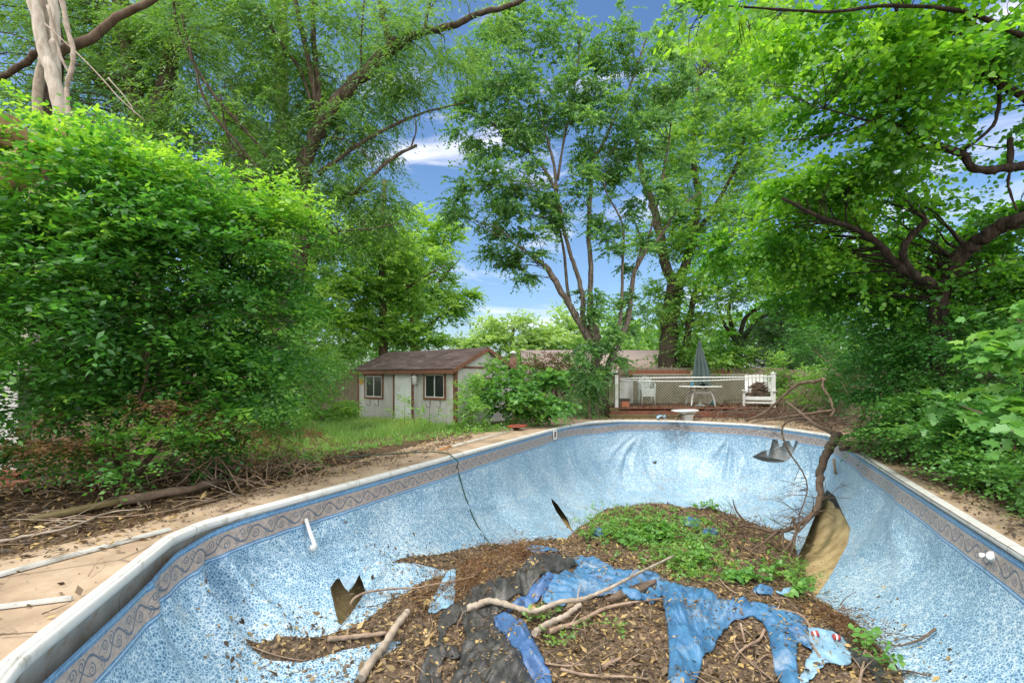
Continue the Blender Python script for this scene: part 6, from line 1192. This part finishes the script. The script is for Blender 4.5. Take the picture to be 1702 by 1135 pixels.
stick('fallen_stick', [(*p, .03) for p in z3b([(780, 718), (830, 712), (900, 680)])], .008, .004, MAT['dark_stick'], 'short dark twig right of the torn square hole')
stick('fallen_stick', [(*p, .03) for p in z3b([(130, 945), (220, 980), (330, 1010), (430, 1025)])], .007, .004, MAT['dead_stick'], 'thin reddish twig lying in the small leaf patch at lower left')
for px, r, lab in ((z5([(650, 400), (700, 440), (740, 480), (725, 515), (690, 520)]), .010, 'thin hooked stick above the pale blue liner piece'), (z5([(690, 520), (800, 535), (880, 560), (925, 620), (945, 690), (965, 730)]), .022, 'pale curved stick arching over the forked blue strip'), (z5([(940, 740), (980, 800), (1020, 870)]), .014, 'short pale stick lying on the light blue liner piece'), (z5([(455, 670), (465, 750), (540, 840), (610, 900), (700, 965)]), .010, 'thin pale stick at the bottom right of the triangular tarp'), (z5([(645, 650), (615, 710), (540, 750), (490, 790), (458, 828)]), .018, 'brown crooked stick between the two blue tarp legs'), (z5([(495, 610), (510, 670), (522, 725)]), .016, 'short pale stump of stick under the triangular tarp edge'), (z3([(1120, 860), (1130, 910), (1150, 960)]), .008, 'small upright twig in the bare soil between tarps'), (z3([(1150, 885), (1200, 855), (1258, 828)]), .022, 'short broken chunk of stick lying in the soil at bottom centre'), (z3([(780, 862), (900, 878), (1030, 870)]), .012, 'horizontal pale stick right of the deep blue strip'), (z3([(880, 900), (1000, 930), (1150, 945), (1300, 950), (1440, 965)]), .014, 'long thin stick along the very bottom edge of the mound'), (z3([(1010, 660), (1030, 740), (1060, 830)]), .008, 'thin slanting twig in the middle of the bare soil'), (z3([(800, 790), (880, 775), (990, 772)]), .007, 'thin twig above the horizontal pale stick'), (z5([(360, 320), (400, 370), (470, 420)]), .014, 'dark stick behind the top edge of the triangular tarp'), ([(1540, 1128), (1500, 1120), (1470, 1126), (1440, 1115)], .009, 'grey twig at the foot of the right liner slope, bottom edge')):
    stick('fallen_stick', [(*q, .035) for q in px], r, r*.55, MAT['dead_stick'] if r > .009 else MAT['dark_stick'], lab, sub=1)
z5c = lambda P: [(1100+x/3.782, 880+y/3.782) for x, y in P]
stick('fallen_branch', [(*q, .06) for q in z5c([(1720, 660), (1640, 720), (1560, 750), (1480, 765), (1380, 745)])], .014, .005, MAT['dark_stick'], 'dark bare branch lying on the right liner slope near the bottom edge', 'branch', sub=4)
stick('fallen_branch', [(*q, .05) for q in z5c([(1240, 1000), (1270, 870), (1275, 800), (1330, 830)])], .014, .005, MAT['dead_stick'], 'forked grey twig beside the dark plastic strip', 'branch', sub=4)
stick('fallen_twig', [(*q, .05) for q in z5c([(1120, 500), (1160, 450), (1222, 412)])], .007, .003, MAT['dark_stick'], 'small curved twig sticking out over the right liner below the sandy hole', 'stick')
# big fallen limb
fl = empty('fallen_limb', tuple(G(1500, 752)), 'big fallen tree limb reaching from the right bank over the coping into the pool', 'fallen branch')
mb = MB(); limb(mb, [G(1560, 762, .10), G(1500, 752, .12), G(1440, 744, .14), G(1395, 741, .14)], .13, .10, n=14, k=6); mb.build('log', MAT['bark_brown'], fl)
def hl(px): return [W(*q) if len(q) == 3 else hit(*q) for q in px]
mb = MB(); main = limb(mb, [W(1392, 722, 11.0), W(1385, 735, 10.8), W(1372, 756, 10.5), W(1364, 785, 10.2), W(1362, 808, 9.9), W(1364, 826, 9.7), W(1353, 851, 9.4), W(1331, 870, 9.2), W(1292, 883, 9.1), W(1245, 874, 9.3), W(1213, 875, 9.3)], .105, .02, n=12, k=6); 
for px in (((1331, 868, 9.2), (1318, 895, 8.9), (1305, 915, 8.7), (1290, 925, 8.6)), ((1300, 880, 9.1), (1302, 905, 8.9), (1306, 935, 8.7)), ((1353, 851, 9.4), (1335, 875, 9.0), (1318, 893, 8.8)), ((1245, 874, 9.3), (1225, 850, 9.4), (1218, 830, 9.4)), ((1318, 860, 9.2), (1322, 895, 8.8), (1300, 960, 8.3)), ((1292, 883, 9.1), (1265, 905, 8.8), (1230, 925, 8.5))): limb(mb, [W(*q) for q in px], .03, .008, n=7)
for i in range(46):
    j = random.randrange(len(main)//2, len(main)-1); q = Vector(main[j][0]); l = random.uniform(.25, .9); d = Vector((random.gauss(-.25, .7), random.gauss(-.1, .6), random.uniform(-.2, .9))).normalized(); P = limb(mb, [q, q+d*l*.5+Vector((random.gauss(0, .05), 0, random.gauss(0, .05))), q+d*l+Vector((0, 0, -.08))], .008, .0025, n=4, k=3)
    for _ in range(2): k_ = random.randrange(2, len(P)-1); s = Vector(P[k_][0]); e = s+(d+Vector((random.gauss(0, .8), random.gauss(0, .8), random.gauss(0, .8)))).normalized()*l*.4; limb(mb, [s, (s+e)/2, e], .004, .0018, n=4, k=2)
mb.build('hanging_branch', MAT['bark_brown'], fl)
mb = MB(); limb(mb, [W(1392, 722, 11.0), W(1355, 706, 11.6), W(1337, 691, 12.2), W(1314, 673, 12.8), W(1306, 667, 13)], .055, .02, n=10); P = limb(mb, [W(1342, 696, 12), W(1322, 696, 11.8), W(1306, 703, 11.6), W(1300, 716, 11.4), W(1304, 735, 11.2), W(1312, 752, 11), W(1324, 769, 10.8), W(1337, 790, 10.5), W(1342, 813, 10.2), W(1335, 838, 9.8), W(1327, 860, 9.5)], .026, .010, n=8)
for i in range(26):
    j = random.randrange(3, len(P)-1); q = Vector(P[j][0]); l = random.uniform(.3, .9); d = Vector((random.gauss(-.3, .8), random.gauss(0, .5), random.uniform(-.7, .5))).normalized(); Q_ = limb(mb, [q, q+d*l*.5+Vector((0, 0, .04)), q+d*l], .007, .002, n=4, k=3); s = Vector(Q_[4][0]); limb(mb, [s, s+d*l*.2+Vector((random.gauss(0, .1), 0, .05)), s+Vector((random.gauss(0, .25), 0, random.gauss(0, .25)))], .003, .0015, n=4, k=2)
mb.build('looping_branch', MAT['bark_brown'], fl)
f2 = empty('fallen_limb', tuple(G(1275, 690)), 'bent bare fallen branch arching over the paving right of the deck', 'fallen branch')
mb = MB(); limb(mb, [W(1240, 700, 16.2), W(1275, 683, 15.8), W(1296, 664, 15.5), W(1319, 643, 15.2), W(1334, 636, 15), W(1352, 634, 14.8), W(1371, 630, 14.6)], .035, .055, n=10); mb.build('arching_branch', MAT['bark_brown'], f2)
mb = MB(); limb(mb, [W(1371, 630, 14.6), W(1367, 642, 14.5), W(1378, 660, 14.3), W(1386, 682, 14), W(1380, 692, 13.8)], .05, .035, n=10); limb(mb, [W(1388, 682, 14), W(1355, 686, 14), W(1320, 691, 14.2), W(1285, 696, 14.6), W(1250, 702, 15)], .05, .02, n=8); mb.build('bent_branch', MAT['bark_brown'], f2)
# driftwood beam on the left soil
mb = MB(); V_a = G(52, 868, .0); V_b = G(275, 822, .0); mb.bar(V_a+Vector((0, 0, .03)), V_b+Vector((0, 0, .05)), .16, .045); mb.bar(V_a.lerp(V_b, .05)+Vector((.02, .17, .02)), V_a.lerp(V_b, .75)+Vector((.02, .15, .03)), .12, .04); tag(mb.build('rotten_plank', MAT['olive_wood'], None, .01), 'rotten grey green planks half buried in the leaf litter beside the red steps', 'planks')
mb = MB(); limb(mb, [G(200, 832, .06), G(300, 815, .08), G(360, 800, .08)], .06, .04, n=9, rough=.05); tag(mb.build('rotten_log', MAT['log_dark']), 'dark rotten log beneath the big left bush', 'log')
def gstick(px, r, lab, mat='dead_stick', sub=2):
    mb = MB(); P = limb(mb, [G(q[0], q[1], r+.01) for q in px], r, r*.4, n=7, k=5, jit=.5)
    for _ in range(sub): j = random.randrange(2, len(P)-1); q = Vector(P[j][0]); e = q+Vector((random.gauss(0, .3), random.gauss(0, .3), random.uniform(0, .15))); limb(mb, [q, (q+e)/2, e], r*.5, .002, n=4, k=3)
    tag(mb.build('fallen_stick', MAT[mat]), lab, 'stick')
gstick([(0, 899), (60, 888), (120, 875), (180, 852), (240, 845)], .014, 'long pale forked stick on the litter left of the coping corner', 'bark_grey')
gstick([(60, 862), (150, 860), (260, 852), (380, 825)], .008, 'thin reddish stick in the litter running below the big bush')
gstick([(340, 805), (370, 790), (385, 818), (395, 822)], .010, 'bent pale stick beside the paving under the big bush', 'bark_grey')
gstick([(0, 1054), (30, 1052), (62, 1050)], .006, 'small dark twig on the near left paving', 'dark_stick', 0)
gstick([(70, 1020), (95, 1010), (118, 1000)], .005, 'tiny twig just below the short pale track strip', 'dark_stick', 0)
gstick([(372, 850), (385, 845), (394, 843)], .012, 'short dark stick touching the left coping', 'dark_stick', 0)
gstick([(1505, 775), (1550, 790), (1590, 798), (1628, 803)], .012, 'slim dark stick lying along the right paving')
gstick([(1530, 784), (1580, 792), (1625, 800)], .02, 'thicker grey stick on the right paving under the honeysuckle', 'bark_grey')
gstick([(1620, 820), (1660, 832), (1700, 838)], .008, 'thin twig on the right paving at the photo edge', 'dark_stick')
gstick([(1404, 738), (1500, 800), (1600, 862), (1702, 925)], .009, 'long thin cable like stick along the top of the right coping', 'dark_stick', 0)
# brush heap in front of the deck
mb = MB()
for i in range(520):
    px = random.choice((random.gauss(1290, 60), random.gauss(1330, 50), random.gauss(1240, 40), random.uniform(1080, 1400))); px = min(max(px, 1040), 1420); yb_ = 700+max(0, (px-1290))*.22
    p = G(px, random.uniform(yb_-11, yb_-1), 0)+Vector((0, 0, abs(random.gauss(0, .17)))); l = random.uniform(.2, 1.0); a = random.gauss(0.2, .7); d = Vector((math.cos(a), math.sin(a)*.8, random.gauss(.05, .22))); e = p+d*l; e.z = max(e.z, .01); r = random.choice((.006, .009, .014, .022))
    limb(mb, [p, (p+e)/2+Vector((0, 0, random.uniform(0, .12))), e], r, r*.4, n=5, k=3, jit=.6)
tag(mb.build('brush_heap', MAT['dark_stick']), 'heap of dead branches and twigs strewn along the far paving in front of the deck', 'brush', kind='stuff')
mb = MB()
for i in range(230):
    x, y = random.uniform(dx0, dx1), random.uniform(dy0, dy1); l = random.uniform(.15, .7); a = random.uniform(0, 3.14); p = Vector((x, y, DZ+.01)); e = p+Vector((math.cos(a)*l, math.sin(a)*l, random.uniform(0, .12))); e.x = min(max(e.x, dx0), dx1); limb(mb, [p, (p+e)/2+Vector((0, 0, .03)), e], random.choice((.005, .009)), .003, n=4, k=2)
tag(mb.build('deck_twigs', MAT['dark_stick']), 'scatter of dead twigs over the deck boards', 'twigs', kind='stuff')
# ------------------------------------------------------------------ litter
def flakes(name, P, Nn, cmin, cmax, Ls, label, yellow=.06):
    n = len(P); D = rng.normal(size=(n, 3)); D -= Nn*(D*Nn).sum(1)[:, None]*.75; N = Nn+rng.normal(size=(n, 3))*.45; L_ = Ls*(.45+rng.random(n)+1.1*(rng.random(n) < .12)); C_ = rng.uniform(cmin, cmax, n)**1.2; yl = rng.random(n) < yellow; C_[yl] = rng.uniform(.75, 1, yl.sum())
    V_, f = leaves_geo(P+Nn*.008, D, nrm(N), L_, L_*(.28+.3*rng.random(n)), 'kite'); return tag(npmesh(name, V_, [f], LM['litter'], None, {'c': ('FACE', np.clip(C_, 0, 1))}), label, 'leaf litter', kind='stuff')
def sample_poly(poly, n):
    p = np.array(poly); X = rng.uniform(p[:, 0].min(), p[:, 0].max(), n*4); Y = rng.uniform(p[:, 1].min(), p[:, 1].max(), n*4); k = inpoly(X, Y, poly); return X[k][:n], Y[k][:n]
X, Y = sample_poly(mpoly, 34000); near = rng.random(len(X)) < np.clip(7.5/np.maximum(Y, 3), .3, 1); X, Y = X[near], Y[near]
P = []; Nv = []
for x, y in zip(X, Y): z, nn_ = ztop(x, y); P.append((x, y, z)); Nv.append(tuple(nn_ if nn_.z > 0 else -nn_))
flakes('mound_litter', np.array(P), np.array(Nv), 0, .95, np.full(len(P), .05), 'brown and yellow fallen leaves covering the mound in the pool')
# loose leaves on tarps and liner close to the mound edges
X = mp_[:, 0]; pts = []
for i in range(2600):
    a = random.choice(mpoly); x, y = a[0]+random.gauss(0, .22), a[1]+random.gauss(0, .22)
    if y > 2: pts.append((x, y))
P = []; Nv = []
for x, y in pts: z, nn_ = ztop(x, y); P.append((x, y, z)); Nv.append(tuple(nn_ if nn_.z > 0 else -nn_))
flakes('edge_litter', np.array(P), np.array(Nv), .1, .9, np.full(len(P), .04), 'scattered dead leaves on the liner around the mound', .12)
lit = [tuple(G(*q)[:2]) for q in ((-300, 960), (0, 915), (160, 882), (310, 842), (430, 812), (500, 790), (640, 752), (560, 745), (420, 755), (200, 770), (-100, 780), (-400, 800))]
X, Y = sample_poly(lit, 20000); P1 = np.c_[X, Y, np.full(len(X), -.03)]
cp2 = [tuple(G(*q)[:2]) for q in ((-300, 1100), (0, 925), (160, 890), (330, 842), (480, 795), (640, 752), (800, 712), (760, 750), (480, 825), (330, 862), (270, 888), (0, 1095))]
X, Y = sample_poly(cp2, 12000); w_ = np.array([noise.noise(Vector((x*1.3, y*1.3, 4))) for x, y in zip(X, Y)]); sdl = segdist(X, Y, conc[1:8]); k = rng.random(len(X)) < np.clip(.02+.75*np.exp(-sdl/.16)+.25*np.clip(w_-.25, 0, 1), 0, 1); P2 = np.c_[X[k], Y[k], np.full(k.sum(), -.004)]
rp = [tuple(G(*q)[:2]) for q in ((1400, 733), (1440, 726), (1560, 780), (1702, 862), (1900, 960), (1900, 1060), (1702, 905), (1550, 815))]
X, Y = sample_poly(rp, 9000); sdl = segdist(X, Y, conc[11:15]); k = rng.random(len(X)) < np.clip(.10+.8*np.exp(-sdl/.3), 0, 1); P3 = np.c_[X[k], Y[k], np.full(k.sum(), -.004)]
fp = [tuple(G(*q)[:2]) for q in ((850, 702), (985, 688), (1300, 690), (1400, 706), (1440, 728), (1390, 722), (1290, 706), (1125, 697), (1000, 697.5))]
X, Y = sample_poly(fp, 4500); P4 = np.c_[X, Y, np.full(len(X), -.004)]
rg = [tuple(G(*q)[:2]) for q in ((1400, 700), (1560, 780), (1702, 862), (1900, 960), (2200, 960), (1900, 800), (1500, 710))]
X, Y = sample_poly(rg, 9000); P5 = np.c_[X, Y, np.full(len(X), -.03)]
dk = [(dx0, dy0), (dx1, dy0), (dx1, dy1), (dx0, dy1)]; X, Y = sample_poly(dk, 7000); P6 = np.c_[X, Y, np.full(len(X), DZ+.004)]
for nm, P, Lz, lab, yl in (('bank_litter', P1, .055, 'thick brown leaf litter on the soil under the big left bush', .07), ('paving_litter', P2, .045, 'dead leaves scattered over the left concrete paving', .12), ('paving_litter', P3, .045, 'dead leaves scattered over the right concrete paving', .04), ('far_litter', P4, .05, 'leaf litter along the far paving in front of the deck', .08), ('bank_litter', P5, .055, 'dark leaf litter under the right shrubs', .03), ('deck_litter', P6, .055, 'dead leaves covering the deck boards', .04)):
    flakes(nm, P, np.tile((0, 0, 1.), (len(P), 1)), 0, .7, np.full(len(P), Lz), lab, yl)
tv = []; tf = []
for o in SC.objects:
    if o.type == 'MESH' and ('tarp' in o.name or 'scrap' in o.name or 'strip' in o.name) and 'track' not in o.name:
        b0 = len(tv); n_ = len(o.data.vertices); a_ = np.empty(n_*3, np.float32); o.data.vertices.foreach_get('co', a_); tv += [tuple(q) for q in a_.reshape(-1, 3)]; tf += [tuple(b0+i for i in p.vertices) for p in o.data.polygons]
bt = BVHTree.FromPolygons(tv, tf); a_ = np.array(tv); ii = rng.integers(0, len(a_), 5200); P = []; Nv = []
for i in ii:
    x, y = a_[i, 0]+random.gauss(0, .02), a_[i, 1]+random.gauss(0, .02); cl = noise.noise(Vector((x*2.5, y*2.5, 7)))
    if random.random() > .12+max(cl, 0)*2: continue
    h = bt.ray_cast(Vector((x, y, 1)), Vector((0, 0, -1)))
    if h[0]: P.append((x, y, h[0].z+.008)); Nv.append(tuple(h[1] if h[1].z > 0 else -h[1]))
flakes('tarp_litter', np.array(P), np.array(Nv), .15, .9, np.full(len(P), .035), 'dead leaves and crumbs lying on the tarps', .15)
# fine twigs over mound, bank and paving
mb = MB()
for x, y in zip(*sample_poly(mpoly, 800)):
    z, nn_ = ztop(x, y); l = random.uniform(.08, .35); a = random.uniform(0, 6.28); x2, y2 = x+math.cos(a)*l, y+math.sin(a)*l; z2 = ztop(x2, y2)[0]; r = random.choice((.0025, .004, .006)); limb(mb, [(x, y, z+.02), ((x+x2)/2, (y+y2)/2, max(z, z2)+random.uniform(.02, .07)), (x2, y2, z2+.02)], r, r*.5, n=4, k=2)
for poly, n, zz in ((lit, 420, -.02), (cp2, 60, 0), (rp, 150, 0)):
    X, Y = sample_poly(poly, n)
    for x, y in zip(X, Y): l = random.uniform(.08, .5); a = random.uniform(0, 6.28); r = random.choice((.003, .004, .008)); limb(mb, [(x, y, zz+.01), (x+math.cos(a)*l*.5, y+math.sin(a)*l*.5, zz+random.uniform(.01, .08)), (x+math.cos(a)*l, y+math.sin(a)*l*.9, zz+.012)], r, r*.5, n=4, k=2)
tag(mb.build('fine_twigs', MAT['dead_stick']), 'fine dead twigs scattered over the mound and the banks', 'twigs', kind='stuff')
# brown withered fern heap at the left crest of the mound
c = Crown('blade', LM['dead']); Pb = []; 
for (px, py, rx, ry, n) in ((850, 925, 55, 14, 190), (800, 945, 45, 16, 190), (870, 915, 40, 9, 90), (770, 970, 45, 18, 130), (745, 985, 40, 20, 90), (700, 1010, 40, 20, 60), (1150, 1025, 30, 10, 20), (1400, 1040, 45, 14, 90), (1350, 1020, 40, 10, 60), (1440, 1065, 40, 18, 60)):
    for i in range(n):
        p = hit(px+random.gauss(0, rx*.5), py+random.gauss(0, ry*.5), random.uniform(.01, .09)); Pb.append(tuple(p))
Pb = np.array(Pb); n = len(Pb); od = nrm(rng.normal(size=(n, 3))*np.array((1, 1, .45))+np.array((0, 0, .22))); c.twigs(Pb, od, n, .28, 12, .045, .011, .35, .2, (.25, .75), np.zeros(n), .7)
tag(c.build('withered_fronds'), 'brown withered fronds heaped along the edges of the mound', 'dead foliage', kind='stuff')
# weeds on the mound
c = Crown('heart', LM['mulberry']); c2 = Crown('kite', LM['maple'])
for (px, py, rx, ry, n, C_) in ((1060, 885, 60, 14, 60, c2), (1000, 870, 35, 12, 50, c2), (1090, 900, 60, 12, 60, c), (1100, 925, 55, 14, 46, c2), (1120, 940, 45, 12, 50, c2), (1175, 845, 25, 6, 22, c), (1170, 930, 14, 14, 22, c), (1230, 970, 28, 9, 30, c), (1280, 958, 26, 12, 26, c), (1320, 950, 22, 26, 46, c2), (1340, 975, 20, 12, 30, c2), (1325, 990, 12, 8, 10, c), (1045, 850, 60, 6, 30, c2), (975, 895, 14, 10, 18, c2), (1140, 960, 40, 8, 30, c2), (900, 1035, 24, 9, 12, c2), (935, 1075, 25, 8, 10, c2), (1447, 1085, 12, 10, 9, c), (1470, 1110, 10, 8, 6, c), (1115, 890, 110, 36, 260, c2), (1180, 950, 60, 20, 70, c2), (1030, 895, 50, 16, 90, c2), (1050, 865, 70, 14, 110, c2), (1010, 885, 40, 14, 70, c2), (1090, 880, 70, 16, 50, c), (1150, 920, 40, 20, 60, c2), (1070, 905, 50, 16, 40, c), (1200, 900, 80, 40, 34, c2), (990, 1060, 60, 20, 10, c2)):
    P = np.array([tuple(hit(px+random.gauss(0, rx*.5), py+random.gauss(0, ry*.5), random.uniform(.03, .12))) for _ in range(n)]); od = nrm(rng.normal(size=(n, 3))*np.array((1, 1, .3))+np.array((0, 0, .7)))
    if C_ is c: c.twigs(P, od, n, .18, 5, .085, .07, .2, .8, (.35, .8), np.zeros(n), 1.)
    else: c2.twigs(P, od, n, .17, 7, .055, .036, .2, .7, (.3, .8), np.zeros(n), 1.)
tag(c.build('broad_weeds'), 'bright broad leaved weeds growing on the mound', 'weeds', kind='stuff'); tag(c2.build('small_weeds'), 'low light green weeds creeping over the mound', 'weeds', kind='stuff')
# weeds along banks: low ground cover
c = Crown('kite', LM['maple'])
X, Y = sample_poly([tuple(G(*q)[:2]) for q in ((400, 760), (520, 765), (700, 735), (880, 708), (850, 700), (780, 712), (600, 742), (420, 748))], 520); P = np.c_[X, Y, np.full(len(X), GZ+.05)]; n = len(P)
c.twigs(P, nrm(rng.normal(size=(n, 3))*np.array((1, 1, .3))+np.array((0, 0, .6))), n, .2, 7, .06, .04, .2, .7, (.25, .75), np.zeros(n), 1.)
X, Y = sample_poly(rg, 500); P = np.c_[X, Y, np.full(len(X), GZ+.08)]; n = len(P); c.twigs(P, nrm(rng.normal(size=(n, 3))*np.array((1, 1, .3))+np.array((0, 0, .6))), n, .25, 7, .07, .045, .2, .7, (.0, .5), np.zeros(n), 1.)
tag(c.build('low_weeds'), 'low weeds along the edges of the paving and grass', 'weeds', kind='stuff')
print('objects', len(bpy.data.objects), 'polys', sum(len(o.data.polygons) for o in bpy.data.objects if o.type == 'MESH'))
